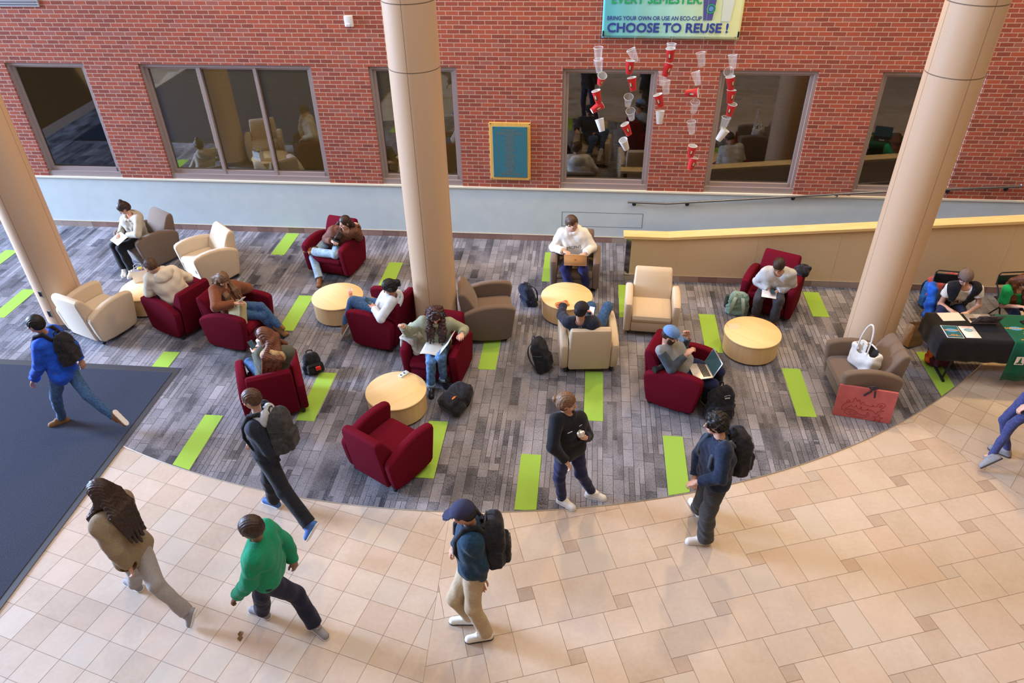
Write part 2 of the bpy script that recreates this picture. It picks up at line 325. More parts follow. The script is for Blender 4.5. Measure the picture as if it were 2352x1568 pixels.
# ---- entrance mat (dark, rubber edged)
t = NT('entrance_mat_pile'); tc = t.n('TexCoord'); nz = t.noise(tc.outputs['Object'], 130.0, 3.0)
t.put(t.b.inputs['Base Color'], t.mix(t.ramp(nz, 0.35, 0.65), (0.020, 0.026, 0.045), (0.055, 0.063, 0.09))); t.b.inputs['Roughness'].default_value = 0.95; t.b.inputs['Specular IOR Level'].default_value = 0.1; t.bump(nz, 0.5, 0.004)
matroot = empty('entrance_mat', (-7.5, 5.0, 0), label='large charcoal entrance mat with a black rubber border at the left of the tiled floor', cat='mat')
mb = MB(); mb.box((-5.1, -3.5, 0.006), (1.72, 2.78, 0.016)); mb.obj('mat_pile', t.m, matroot)
mb = MB(); mb.box((-5.2, -3.6, 0.0065), (1.80, 2.90, 0.012)); mb.obj('rubber_border', mat('black_rubber', (0.035, 0.033, 0.036), 0.6), matroot)

# ---- brick wall with openings
wins = [(-10.02, -8.58), (-7.60, -4.60), (-3.63, -2.17), (-0.44, 1.07), (2.03, 3.54), (4.49, 6.02)]
wb = MB(); TH = 0.30; top = 8.2
xs = [-14.0]
for a, b in wins: xs += [a, b]
xs.append(10.0)
for i in range(0, len(xs), 2): wb.box((xs[i], WY, SILL), (xs[i + 1], WY + TH, HEAD))
wb.box((-14, WY, HEAD), (10, WY + TH, top))
structure(wb.obj('wall_back', M_BRICK))
wp = MB(); wp.box((-14, WY + 0.005, 0), (10, WY + TH, SILL - 0.012)); structure(wp.obj('wall_back', M_PANEL))
wl = MB(); wl.box((-14, WY - 0.022, SILL - 0.03), (10, WY + TH, SILL)); structure(wl.obj('trim_2', M_LEDGE))
# room behind the windows (kept dark), side walls and far sides of the atrium
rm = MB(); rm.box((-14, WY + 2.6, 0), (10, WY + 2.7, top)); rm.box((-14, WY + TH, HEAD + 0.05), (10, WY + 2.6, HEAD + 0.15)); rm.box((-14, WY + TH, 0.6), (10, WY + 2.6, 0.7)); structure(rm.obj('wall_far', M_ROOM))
# ---- windows
for wi, (a, b) in enumerate(wins):
    w = empty('window_%d' % (wi + 1), ((a + b) / 2, WY, SILL)); structure(w); cx = (a + b) / 2; hw = (b - a) / 2; H = HEAD - SILL
    fr = MB(); d0, d1 = 0.035, 0.13
    for lo, hi in (((-hw, d0, 0), (-hw + 0.05, d1, H)), ((hw - 0.05, d0, 0), (hw, d1, H)), ((-hw + 0.05, d0 + 0.0005, H - 0.055), (hw - 0.05, d1 - 0.001, H)), ((-hw - 0.0, d0 - 0.02, 0.0), (hw, d0 - 0.0003, 0.10)), ((-hw + 0.05, d0 - 0.0003, 0.0), (hw - 0.05, d1 - 0.001, 0.0995))): fr.box(lo, hi)
    for lo, hi in (((-hw + 0.05, d0 + 0.035, 0.10), (-hw + 0.10, d1, H - 0.055)), ((hw - 0.10, d0 + 0.035, 0.10), (hw - 0.05, d1, H - 0.055)), ((-hw + 0.10, d0 + 0.0355, H - 0.09), (hw - 0.10, d1 - 0.002, H - 0.055)), ((-hw + 0.10, d0 + 0.02, 0.10), (hw - 0.10, d1 - 0.002, 0.165))): fr.box(lo, hi)
    fr.obj('window_frame', M_FRAME, w)
    if wi == 1:
        for mxx in (-6.585, -5.605):
            q = MB(); q.box((mxx - cx - 0.028, 0.048, 0.1005), (mxx - cx + 0.028, d1 - 0.003, H - 0.0555)); q.obj('mullion', M_FRAME, w)
    gl = MB(); gl.box((-hw + 0.09, 0.105, 0.16), (hw - 0.09, 0.111, H - 0.085)); gl.obj('glass_pane', M_GLASS, w)
    sl = MB(); z = 0.17
    while z < H - 0.09:
        Vs = [(-hw + 0.06, 0.17, z + 0.006), (hw - 0.06, 0.17, z + 0.006), (hw - 0.06, 0.19, z - 0.006), (-hw + 0.06, 0.19, z - 0.006)]
        sl.add(Vs, [(0, 1, 2, 3)]); z += 0.0235
    sl.box((-hw + 0.02, 0.20, 0.0), (hw - 0.02, 0.205, H))
    sl.obj('blind', M_BLIND if wi < 3 else M_BLIND_D, w)

# ---- baseboards of brown tile
def baseboard(name, x0, x1, y, proud, seed):
    b = MB(); random.seed(seed); x = x0; k = 0
    while x < x1:
        w = min(0.3048, x1 - x); b.box((x + 0.002, y - proud, 0.0), (x + w - 0.002, y, 0.118), None, 0); x += 0.3048
    b.box((x0, y - proud + 0.003, 0), (x1, y, 0.116), None, 1); b.box((x0, y - proud - 0.003, 0.118), (x1, y, 0.124), None, 2)
    return structure(b.obj(name, [M_BASE, M_GROUT, M_TRIMC]))
M_BASE = tile_material('baseboard_tile', (0.17, 0.10, 0.085), (0.36, 0.22, 0.18)); M_TRIMC = mat('cream_trim', (0.62, 0.52, 0.36), 0.5, metal=0.3)
baseboard('baseboard_back', -13.5, 0.9, WY + 0.005, 0.012, 1)
# ---- ramp behind its low wall
def zcap(x): return 0.84 if x < 1.38 else 0.84 + 0.0878 * (x - 1.38)
rw = MB(); Yf, Yb = 10.84, 10.98
xr = [0.79, 1.38] + [1.38 + 0.5 * i for i in range(1, 17)]
Vf = []; Fr = []
for x in xr: Vf += [(x, Yf, 0), (x, Yf, zcap(x) - 0.04), (x, Yb, zcap(x) - 0.04), (x, Yb, 0)]
for i in range(len(xr) - 1):
    a = 4 * i; b = a + 4
    for k in range(3): Fr.append((a + k, b + k, b + k + 1, a + k + 1))
Fr.append((0, 1, 2, 3)); n = 4 * (len(xr) - 1); Fr.append((n + 3, n + 2, n + 1, n))
M_TAN = mat('tan_fabric_panel', (0.68, 0.50, 0.30), 0.85, noise=0.12, nscale=260, spec=0.2)
ramp_wall = build('wall_right', Vf, Fr, M_TAN); structure(ramp_wall)
sm = MB()
for x in (1.56, 2.79, 4.05, 5.31, 6.57): sm.box((x - 0.003, Yf - 0.0015, 0.12), (x + 0.003, Yf, zcap(x) - 0.045))
sm.obj('panel_joint', mat('pale_joint', (0.62, 0.48, 0.30), 0.6), ramp_wall)
en = MB(); en.add([(0.79, Yf, 0.1), (0.715, Yb, 0.1), (0.715, Yb, 0.80), (0.79, Yf, 0.80)], [(0, 1, 2, 3)]); en.add([(0.79, Yb, 0.1), (0.79, Yb, 0.8)], []); en.box((0.70, Yf - 0.015, 0.10), (0.80, Yf - 0.008, 0.106)); en.box((0.70, Yf - 0.015, 0.10), (0.706, Yb, 0.106))
en.obj('end_panel', mat('polished_steel', (0.22, 0.20, 0.17), 0.08, metal=1.0), ramp_wall)
cp = MB(); Vc = []; Fcx = []
xc = [0.66, 1.38] + xr[2:]
for x in xc: Vc += [(x, 10.80, zcap(x) - 0.045), (x, 10.80, zcap(x)), (x, 11.02, zcap(x)), (x, 11.02, zcap(x) - 0.045)]
for i in range(len(xc) - 1):
    a = 4 * i; b = a + 4
    for k in range(4): Fcx.append((a + k, b + k, b + (k + 1) % 4, a + (k + 1) % 4))
Fcx.append((0, 1, 2, 3)); n = 4 * (len(xc) - 1); Fcx.append((n + 3, n + 2, n + 1, n)); cp.add(Vc, Fcx)
M_MAPLE = wood_material('maple_cap', (0.78, 0.52, 0.20), (0.90, 0.65, 0.30), 0, 0.3)
structure(cp.obj('trim_3', M_MAPLE))
baseboard('baseboard_right', 0.72, 9.2, Yf, 0.012, 3)
rf = MB(); rf.add([(1.38, Yb, 0.012), (9.3, Yb, 0.012 + 0.0878 * 7.92), (9.3, WY, 0.012 + 0.0878 * 7.92), (1.38, WY, 0.012)], [(0, 1, 2, 3)]); structure(rf.obj('floor', M_CARPET))
# ---- access panel outline in the plaster
ap = MB()
for lo, hi in (((-0.40, 0, 0.595), (1.045, 0, 0.60)), ((-0.40, 0, 0.318), (1.045, 0, 0.323)), ((-0.40, 0, 0.318), (-0.394, 0, 0.60)), ((1.039, 0, 0.318), (1.045, 0, 0.60))):
    ap.box((lo[0], WY + 0.0035, lo[2]), (hi[0], WY + 0.006, hi[2]))
structure(ap.obj('trim_4', M_DARKLINE))

# ---- handrail
hr = empty('handrail', (0.75, 12.06, 0.80), label='long grey metal handrail climbing along the plaster wall above the ramp', cat='handrail')
q = MB(); base = Vector((0.75, 12.06, 0.80)); pts = [(0.75, 12.06, 0.855), (1.42, 12.06, 0.845), (3.5, 12.06, 1.035), (5.0, 12.06, 1.168), (7.13, 12.06, 1.32), (7.135, 12.10, 1.33)]
q.tube([Vector(p) - base for p in pts], 0.019, 12); autosmooth(q.obj('rail_pipe', mat('grey_rail', (0.19, 0.20, 0.21), 0.35, metal=0.8), hr))
def railz(x):
    for (x0, _, z0), (x1, _, z1) in zip(pts, pts[1:]):
        if x0 <= x <= x1: return z0 + (z1 - z0) * (x - x0) / (x1 - x0)
    return 1.3
M_BLK = mat('black_metal', (0.03, 0.03, 0.035), 0.4, metal=0.6)
for x in (0.87, 1.79, 3.56, 4.26, 6.03, 6.93):
    q = MB(); z = railz(x); q.tube([(x - base.x, 0, z - base.z - 0.01), (x - base.x, 0.01, z - base.z - 0.05), (x - base.x, 0.04, z - base.z - 0.065), (x - base.x, 0.069, z - base.z - 0.065)], 0.008, 8)
    q.lathe([(0.034, 0), (0.034, 0.006), (0.02, 0.012)], 20, frame((x - base.x, 0.069, z - base.z - 0.065), (1, 0, 0), (0, 0, 1), (0, -1, 0))); autosmooth(q.obj('bracket', M_BLK, hr))

# ---- columns
t = NT('column_panel'); tc = t.n('TexCoord'); nz = t.noise(tc.outputs['Object'], 160.0, 2.0)
t.put(t.b.inputs['Base Color'], t.mix(t.ramp(nz, 0.35, 0.65), (0.57, 0.395, 0.25), (0.63, 0.44, 0.285))); t.b.inputs['Roughness'].default_value = 0.55; t.bump(nz, 0.12, 0.003); M_COL = t.m
M_SEAM = mat('column_joint', (0.20, 0.14, 0.10), 0.8)
R_C = 0.312
for i, (cx, cy, lab) in enumerate(((-8.07, 9.0, 'tan round clad column nearest the entrance mat with small wall outlets near its foot'), (-2.118, 9.0, 'tan round clad column in the middle of the lounge behind the maroon armchairs'), (4.10, 9.0, 'tan round clad column behind the brown armchair that holds the white tote'))):
    c = empty('column', (cx, cy, 0), label=lab, cat='column', group='round clad columns')
    prof = [(R_C, 0.10)]
    for zz in (3.985, 4.735, 5.9): prof += [(R_C, zz - 0.006), (R_C - 0.006, zz - 0.004), (R_C - 0.006, zz + 0.004), (R_C, zz + 0.006)]
    prof += [(R_C, 8.2)]
    q = MB(); q.lathe(prof, 96); autosmooth(q.obj('cladding', M_COL, c), 30)
    q = MB(); q.lathe([(R_C - 0.004, 0.0065), (R_C - 0.004, 0.10)], 64); autosmooth(q.obj('base_ring', mat('slate_blue_vinyl', (0.13, 0.145, 0.18), 0.7, noise=0.3, nscale=40), c))
    a0 = math.atan2(-cy, -cx)
    for da in (0, 1, 2, 3):
        a = a0 + (-0.64, -0.30, 0.61)[i] + da * PI / 2; q = MB(); q.box((R_C - 0.004, -0.0025, 0.10), (R_C + 0.0006, 0.0025, 8.2), Matrix.Rotation(a, 4, 'Z')); q.obj('seam', M_SEAM, c)
    for zz in (3.985, 4.735):
        q = MB(); q.lathe([(R_C - 0.004, zz - 0.005), (R_C + 0.0003, zz - 0.004), (R_C + 0.0003, zz + 0.004), (R_C - 0.004, zz + 0.005)], 96, None, 0, False); q.obj('joint_ring', M_SEAM, c)
    if i == 0:
        for zz, hh in ((0.62, 0.05), (0.25, 0.06)):
            q = MB(); Mx = T(0, 0, 0, a0 - 0.85); q.rbox((R_C - 0.008, -0.035, zz), (R_C + 0.012, 0.035, zz + hh * 2), 0.004, 2, Mx, 0); q.obj('outlet_box', mat('outlet_steel', (0.35, 0.32, 0.30), 0.4, metal=0.6), c)
            q = MB(); q.box((R_C + 0.012, -0.022, zz + 0.015), (R_C + 0.014, 0.022, zz + hh * 2 - 0.015), Mx); q.obj('outlet_socket', M_BLK, c)

# ---- things fixed to the brick wall
M_WHITE = mat('white_plastic', (0.80, 0.80, 0.80), 0.4)
al = empty('alarm_strobe', (-3.84, WY, 3.80), label='small white alarm box on the brick wall left of the middle column', cat='alarm')
q = MB(); q.prism([(0, -0.085), (-0.035, -0.075), (-0.05, 0.03), (-0.05, 0.085), (0, 0.085)], -0.07, 0.07, None, 0, 0.008, 2); autosmooth(q.obj('alarm_housing', M_WHITE, al))
q = MB(); q.rbox((-0.045, -0.056, -0.075), (0.02, -0.036, -0.03), 0.006, 2); q.obj('strobe_lens', mat('clear_lens', (0.6, 0.62, 0.7), 0.15), al)
vt = empty('wall_vent', (-9.4, WY, 4.10), label='grey louvred vent in the brick wall at the top left corner', cat='vent')
q = MB(); q.box((-0.5, -0.02, -0.10), (0.42, 0, 0.22)); q.obj('vent_frame', mat('vent_grey', (0.42, 0.42, 0.44), 0.5, metal=0.3), vt)
for k in range(7):
    q = MB(); q.box((-0.46, -0.03, -0.075 + 0.04 * k), (0.38, -0.018, -0.06 + 0.04 * k)); q.obj('louvre', mat('vent_dark', (0.10, 0.10, 0.11), 0.5), vt)
pq = empty('plaque', (-1.31, WY - 0.0015, 1.71), label='blue engraved plaque on a yellow wooden board between the windows', cat='plaque')
q = MB(); q.rbox((-0.35, -0.03, -0.51), (0.35, 0, 0.51), 0.006, 2); q.obj('board', wood_material('plaque_oak', (0.72, 0.42, 0.09), (0.83, 0.52, 0.15), 2), pq)
q = MB(); q.rbox((-0.295, -0.045, -0.455), (0.295, -0.03, 0.445), 0.003, 1); q.obj('face_plate', mat('blue_plate', (0.045, 0.20, 0.27), 0.45, metal=0.2, noise=0.15, nscale=300), pq)
q = MB(); random.seed(11); zz = 0.385
q2 = []
for k in range(34):
    if k in (0,): w = 0.12
    elif k in (2, 3): w = 0.22
    elif k > 31: w = 0.17
    else: w = random.uniform(0.05, 0.095)
    x = -w
    while x < w - 0.01:
        l = random.uniform(0.012, 0.035); q.box((x, -0.0465, zz - 0.0045), (min(x + l, w), -0.045, zz + 0.0045)); x += l + 0.006
    zz -= 0.024
q.obj('engraved_text', mat('pewter', (0.30, 0.27, 0.22), 0.4, metal=0.6), pq)
for sx, sz, rr_ in ((-0.33, 0.49, 0.009), (0.33, 0.49, 0.009), (-0.33, -0.49, 0.009), (0.33, -0.49, 0.009), (-0.28, 0.43, 0.007), (0.28, 0.43, 0.007), (-0.28, -0.44, 0.007), (0.28, -0.44, 0.007)):
    q = MB(); q.lathe([(rr_, 0), (rr_, 0.004), (rr_ * 0.5, 0.007)], 10, frame((sx, -0.03 if rr_ > 0.008 else -0.045, sz), (1, 0, 0), (0, 0, 1), (0, -1, 0))); q.obj('screw', M_BLK, pq)

# ---- hanging banner, only its lower part is in the picture
t = NT('banner_print'); tc = t.n('TexCoord'); sp = t.n('SeparateXYZ'); t.t.links.new(tc.outputs['Object'], sp.inputs[0]); nz = t.noise(tc.outputs['Object'], 1.2, 2.0)
g = t.math('ADD', t.math('MULTIPLY', sp.outputs[0], 0.48), t.math('ADD', 0.5, t.math('MULTIPLY', t.math('SUBTRACT', nz, 0.5), 0.25)))
c = t.mix(t.ramp(g, 0.0, 0.45), (0.11, 0.52, 0.62), (0.36, 0.74, 0.66)); c = t.mix(t.ramp(g, 0.45, 0.98), c, (0.72, 0.79, 0.40)); t.put(t.b.inputs['Base Color'], c); t.b.inputs['Roughness'].default_value = 0.5
bn = empty('banner', (1.19, WY - 0.045, 3.58), label='turquoise to yellow vinyl banner about reusing cups hanging on the brick wall', cat='banner')
V = []; Fc = []; nx, nz_ = 60, 30
for j in range(nz_ + 1):
    for i in range(nx + 1):
        x = -1.04 + 2.08 * i / nx; z = 1.45 * j / nz_; V.append((x, -0.0025 * math.sin(x * 7 + z) * (1 - z / 2) - 0.001 * math.sin(x * 23), z - 0.008 * (1 - z) * (x / 1.04)))
for j in range(nz_):
    for i in range(nx): a = j * (nx + 1) + i; Fc.append((a, a + 1, a + nx + 2, a + nx + 1))
bobj = build('banner_sheet', V, Fc, t.m, bn, True)
m_ = bobj.modifiers.new('thickness', 'SOLIDIFY'); m_.thickness = 0.003
M_NAVY = mat('navy_ink', (0.035, 0.065, 0.33), 0.5); M_GREENINK = mat('green_ink', (0.02, 0.40, 0.14), 0.5)
def BF(x, z): return frame((x, -0.0062, z), (1, 0, 0), (0, 0, 1), (0, -1, 0))
bold_lettering('slogan', 'CHOOSE TO REUSE !', 0.185, BF(-0.05, 0.150), M_NAVY, bn, 0.0065, 1.06)
bold_lettering('slogan', 'BRING YOUR OWN OR USE AN ECO-CUP', 0.082, BF(-0.265, 0.292), M_NAVY, bn, 0.0016, 0.92)
bold_lettering('slogan', 'EVERY SEMESTER.', 0.175, BF(-0.25, 0.555), M_GREENINK, bn, 0.0055, 1.0)
# printed tumblers
def printed(name, pts_, m, dy=-0.0055):
    return build(name, [(x, dy, z) for x, z in pts_], [tuple(range(len(pts_)))], m, bn)
printed('printed_tumbler', [(0.47, 0.27), (0.60, 0.27), (0.635, 0.60), (0.64, 0.95), (0.43, 0.95), (0.435, 0.60)], mat('tumbler_ink', (0.08, 0.085, 0.30), 0.5))
printed('printed_lid', [(0.43, 0.95), (0.64, 0.95), (0.62, 1.05), (0.45, 1.05)], mat('tumbler_lid_ink', (0.5, 0.55, 0.6), 0.5), -0.0060)
printed('printed_cup', [(0.735, 0.255), (0.865, 0.25), (0.90, 0.60), (0.915, 0.90), (0.72, 0.90), (0.725, 0.6)], mat('pale_cup_ink', (0.62, 0.72, 0.66), 0.5))
lettering('printed_cup_text', 'DIFFERENCE', 0.03, BF(0.81, 0.62), M_GREENINK, bn, 0.001); lettering('printed_cup_text', 'EVERY CUP', 0.022, BF(0.81, 0.57), M_GREENINK, bn, 0.001)
em = MB(); Mx = BF(0.565, 0.43)
for r0, r1, mi in ((0.050, 0.066, 0), (0.0, 0.036, 1)):
    V = []; n = 40
    for k in range(n): a = 2 * PI * k / n; V += [(r0 * math.cos(a), r0 * math.sin(a), 0.002), (r1 * math.cos(a), r1 * math.sin(a), 0.002)]
    em.add(V, [(2 * k, 2 * k + 1, (2 * k + 3) % (2 * n), (2 * k + 2) % (2 * n)) for k in range(n)], Mx, mi)
em.obj('printed_emblem', [M_GREENINK, mat('globe_ink', (0.10, 0.30, 0.62), 0.5)], bn)
for sx in (-1.02, 1.02):
    q = MB(); q.box((sx - 0.012, -0.016, 0.03), (sx + 0.012, 0.0, 0.11)); q.obj('corner_clip', M_BLK, bn)
for sx in (-0.98, -0.48, 0.02, 0.52, 0.98):
    q = MB(); q.lathe([(0.012, 0), (0.012, 0.003), (0.006, 0.003)], 14, frame((sx, -0.006, 0.025), (1, 0, 0), (0, 0, 1), (0, -1, 0))); q.obj('grommet', mat('grommet_metal', (0.5, 0.5, 0.5), 0.3, metal=0.9), bn)
# ================================================================== smooth solid modelling on a grid
class SD:
    def __init__(s, lo, hi, h):
        s.lo = np.array(lo, np.float32) - 2 * h; s.h = h; s.n = np.ceil((np.array(hi) - s.lo) / h).astype(int) + 3
        s.g = np.full(s.n, 0.5, np.float32)
    def _reg(s, lo, hi, m):
        a = np.maximum(0, np.floor((np.array(lo) - m - s.lo) / s.h).astype(int)); b = np.minimum(s.n, np.ceil((np.array(hi) + m - s.lo) / s.h).astype(int) + 1)
        if (b <= a).any(): return None
        ax = [s.lo[i] + s.h * np.arange(a[i], b[i], dtype=np.float32) for i in range(3)]
        return tuple(slice(a[i], b[i]) for i in range(3)), np.meshgrid(*ax, indexing='ij')
    def _put(s, sl, d, k, op='u'):
        g = s.g[sl]
        if op == 'u':
            if k > 0: h = np.clip(0.5 + 0.5 * (g - d) / k, 0, 1); s.g[sl] = g * (1 - h) + d * h - k * h * (1 - h)
            else: s.g[sl] = np.minimum(g, d)
        elif op == 's': s.g[sl] = np.maximum(g, -d) if k <= 0 else -(lambda A, B, hh: A * (1 - hh) + B * hh - k * hh * (1 - hh))(-g, d, np.clip(0.5 + 0.5 * (-g - d) / k, 0, 1))
    def cap(s, a, b, ra, rb=None, k=0.02, op='u'):
        rb = ra if rb is None else rb; a = np.array(a, float); b = np.array(b, float); R = max(ra, rb)
        r = s._reg(np.minimum(a, b) - R, np.maximum(a, b) + R, k + 3 * s.h)
        if r is None: return s
        sl, (X, Y, Z) = r; d = b - a; L2 = float(d @ d) + 1e-12
        t = np.clip(((X - a[0]) * d[0] + (Y - a[1]) * d[1] + (Z - a[2]) * d[2]) / L2, 0, 1)
        D = np.sqrt((X - a[0] - t * d[0]) ** 2 + (Y - a[1] - t * d[1]) ** 2 + (Z - a[2] - t * d[2]) ** 2) - (ra + (rb - ra) * t)
        s._put(sl, D, k, op); return s
    def ell(s, c, M, r, k=0.02, op='u'):
        """M rows: local axes; r radii"""
        c = np.array(c, float); M = np.array(M, float); r = np.array(r, float); R = r.max(); q = s._reg(c - R, c + R, k + 3 * s.h)
        if q is None: return s
        sl, (X, Y, Z) = q; X = X - c[0]; Y = Y - c[1]; Z = Z - c[2]
        p = [(M[i][0] * X + M[i][1] * Y + M[i][2] * Z) / r[i] for i in range(3)]
        k0 = np.sqrt(p[0] ** 2 + p[1] ** 2 + p[2] ** 2); k1 = np.sqrt((p[0] / r[0]) ** 2 + (p[1] / r[1]) ** 2 + (p[2] / r[2]) ** 2) + 1e-9
        s._put(sl, k0 * (k0 - 1) / k1, k, op); return s
    def box(s, c, M, hs, rd, k=0.02, op='u'):
        c = np.array(c, float); M = np.array(M, float); hs = np.array(hs, float); R = np.linalg.norm(hs); q = s._reg(c - R, c + R, k + 3 * s.h)
        if q is None: return s
        sl, (X, Y, Z) = q; X = X - c[0]; Y = Y - c[1]; Z = Z - c[2]
        p = [np.abs(M[i][0] * X + M[i][1] * Y + M[i][2] * Z) - (hs[i] - rd) for i in range(3)]
        D = np.sqrt(sum(np.maximum(a, 0) ** 2 for a in p)) + np.minimum(np.maximum(np.maximum(p[0], p[1]), p[2]), 0) - rd
        s._put(sl, D, k, op); return s
    def plane(s, p, n):   # keep the side the normal points away from
        ax = [s.lo[i] + s.h * np.arange(s.n[i], dtype=np.float32) for i in range(3)]; n = np.array(n, float); n /= np.linalg.norm(n)
        D = (ax[0][:, None, None] - p[0]) * n[0] + (ax[1][None, :, None] - p[1]) * n[1] + (ax[2][None, None, :] - p[2]) * n[2]
        s.g = np.maximum(s.g, D.astype(np.float32)); return s
    def planecap(s, p, n, R):   # cut locally (within R of p)
        n = np.array(n, float); n /= np.linalg.norm(n); q = s._reg(np.array(p) - R, np.array(p) + R, 0)
        if q is None: return s
        sl, (X, Y, Z) = q; D = (X - p[0]) * n[0] + (Y - p[1]) * n[1] + (Z - p[2]) * n[2]
        near = ((X - p[0]) ** 2 + (Y - p[1]) ** 2 + (Z - p[2]) ** 2) < R * R
        s.g[sl] = np.where(near, np.maximum(s.g[sl], D), s.g[sl]); return s
    def folds(s, amp, f=30.0, seed=0.0):
        ax = [s.lo[i] + s.h * np.arange(s.n[i], dtype=np.float32) for i in range(3)]
        X, Y, Z = ax[0][:, None, None], ax[1][None, :, None], ax[2][None, None, :]
        w = np.sin(f * (0.5 * X + 0.4 * Y + 0.9 * Z) + seed + 1.8 * np.sin(f * 0.35 * (X - Y) + seed)) * np.sin(f * 0.45 * (X + Y * 0.7 - Z * 0.3) + 2 * seed)
        w = w + 0.6 * np.sin(f * 1.7 * (0.3 * X - 0.6 * Y + 0.7 * Z) + 1.3 * np.sin(f * 0.5 * (Z + X)) + seed)
        m = np.abs(s.g) < 0.05; s.g = np.where(m, s.g + amp * w, s.g); return s
    def mesh(s, name, m, parent, origin, smooth=True):
        g = s.g; ins = g < 0; n = s.n
        cnt = np.zeros(tuple(n - 1), np.int8); C8 = [(i, j, k) for i in (0, 1) for j in (0, 1) for k in (0, 1)]
        for i, j, k in C8: cnt += ins[i:n[0] - 1 + i, j:n[1] - 1 + j, k:n[2] - 1 + k]
        act = (cnt > 0) & (cnt < 8); idx = np.argwhere(act); N = len(idx)
        if N == 0: return None
        lut = np.full(act.shape, -1, np.int32); lut[tuple(idx.T)] = np.arange(N)
        vals = {c: g[idx[:, 0] + c[0], idx[:, 1] + c[1], idx[:, 2] + c[2]] for c in C8}
        acc = np.zeros((N, 3), np.float32); w = np.zeros(N, np.float32)
        for a in C8:
            for ax in range(3):
                if a[ax] == 0:
                    b = list(a); b[ax] = 1; b = tuple(b); va, vb = vals[a], vals[b]; cr_ = (va < 0) != (vb < 0); t = np.where(cr_, va / (va - vb + 1e-12), 0)
                    p = np.zeros((N, 3), np.float32); p[:] = a; p[:, ax] = t; acc += p * cr_[:, None]; w += cr_
        V = (idx + acc / w[:, None]) * s.h + s.lo - np.array(origin, np.float32)
        Q = []
        for ax in range(3):
            b, c = (ax + 1) % 3, (ax + 2) % 3
            sh = [slice(0, n[i]) for i in range(3)]; s0 = list(sh); s1 = list(sh); s0[ax] = slice(0, n[ax] - 1); s1[ax] = slice(1, n[ax])
            A, B = ins[tuple(s0)], ins[tuple(s1)]; e = np.argwhere(A != B); e = e[(e[:, b] > 0) & (e[:, c] > 0) & (e[:, b] < n[b] - 1) & (e[:, c] < n[c] - 1)]
            if len(e) == 0: continue
            fl_ = A[tuple(e.T)]
            def L(db, dc): q = e.copy(); q[:, b] += db; q[:, c] += dc; return lut[tuple(q.T)]
            v = np.stack([L(-1, -1), L(0, -1), L(0, 0), L(-1, 0)], 1); v[~fl_] = v[~fl_][:, ::-1]; Q.append(v)
        Q = np.concatenate(Q).astype(np.int32); Q = Q[(Q >= 0).all(1)]
        me = bpy.data.meshes.new(name); me.vertices.add(N); me.vertices.foreach_set('co', V.astype(np.float32).ravel()); me.loops.add(Q.size); me.loops.foreach_set('vertex_index', Q.ravel())
        me.polygons.add(len(Q)); me.polygons.foreach_set('loop_start', np.arange(0, Q.size, 4, dtype=np.int32)); me.polygons.foreach_set('use_smooth', np.ones(len(Q), bool)); me.update(calc_edges=True)
        me.materials.append(m); return new_obj(name, me, parent)
def nrm(v): v = np.array(v, float); return v / (np.linalg.norm(v) + 1e-12)
I3 = np.eye(3)

# ================================================================== materials of people and clothes
SKIN = {'fair': mat('fair_skin', (0.60, 0.345, 0.25), 0.5, noise=0.04, nscale=40), 'light': mat('light_skin', (0.53, 0.29, 0.20), 0.5, noise=0.04, nscale=40), 'tan': mat('tan_skin', (0.42, 0.225, 0.14), 0.5, noise=0.04, nscale=40), 'brown': mat('brown_skin', (0.24, 0.125, 0.075), 0.5, noise=0.04, nscale=40)}
M_EYE = mat('dark_eye', (0.02, 0.015, 0.012), 0.2); M_EYEW = mat('eye_white', (0.6, 0.57, 0.54), 0.3); M_LIP = mat('lips', (0.42, 0.13, 0.11), 0.45)
def cloth(name, c, noise=0.12, ns=90, bump=0.25): return mat(name, c, 0.88, noise=noise, nscale=ns, bump=bump, spec=0.15, sheen=0.12)
def hairm(name, c): return mat(name, c, 0.5, noise=0.5, nscale=70, bump=0.3, spec=0.35)

def hand(g, W, d, pn, side, curl, k=0.006, spread=1.0, grip=0.0):
    """palm and five fingers from wrist W along d; pn = palm normal (palm side); side=+1 when the thumb is on d x pn side"""
    d = nrm(d); pn = nrm(np.array(pn) - d * np.dot(pn, d)); t = np.cross(d, pn) * side
    c = W + d * 0.048; g.ell(c, [d, t, pn], (0.050, 0.041, 0.0165), 0.012); g.cap(W - d * 0.02, W + d * 0.02, 0.023, 0.022, 0.015)
    fl_ = [(0.029, 0.068, 0.0092), (0.0098, 0.077, 0.0095), (-0.0098, 0.071, 0.0090), (-0.0285, 0.056, 0.0080)]
    for i, (o, L, r) in enumerate(fl_):
        a = W + d * (0.090 - 0.004 * abs(i - 1)) + t * o; cu_ = curl * (1 + 0.08 * i); dirs = []
        for j, f in enumerate((0.45, 0.32, 0.23)):
            an = cu_ * (j + 0.6); fd = nrm(d * math.cos(an) + pn * math.sin(an) + t * o * 2.2 * spread * (1 - min(1, curl))); b = a + fd * L * f
            g.cap(a, b, r * (1 - 0.07 * j), r * (0.93 - 0.08 * j), k if j else 0.009); a = b
    a = W + d * 0.026 + t * 0.030
    for j, L in enumerate((0.036, 0.030, 0.022)):
        an = 0.25 + (0.30 + curl * 0.35) * j; fd = nrm(d * (0.78) + t * (0.75 - 0.42 * j - 0.3 * min(1, curl)) + pn * (0.25 + 0.25 * j * curl + grip)); b = a + fd * L
        g.cap(a, b, 0.0118 - 0.0012 * j, 0.0108 - 0.0012 * j, 0.010 if j == 0 else 0.005); a = b

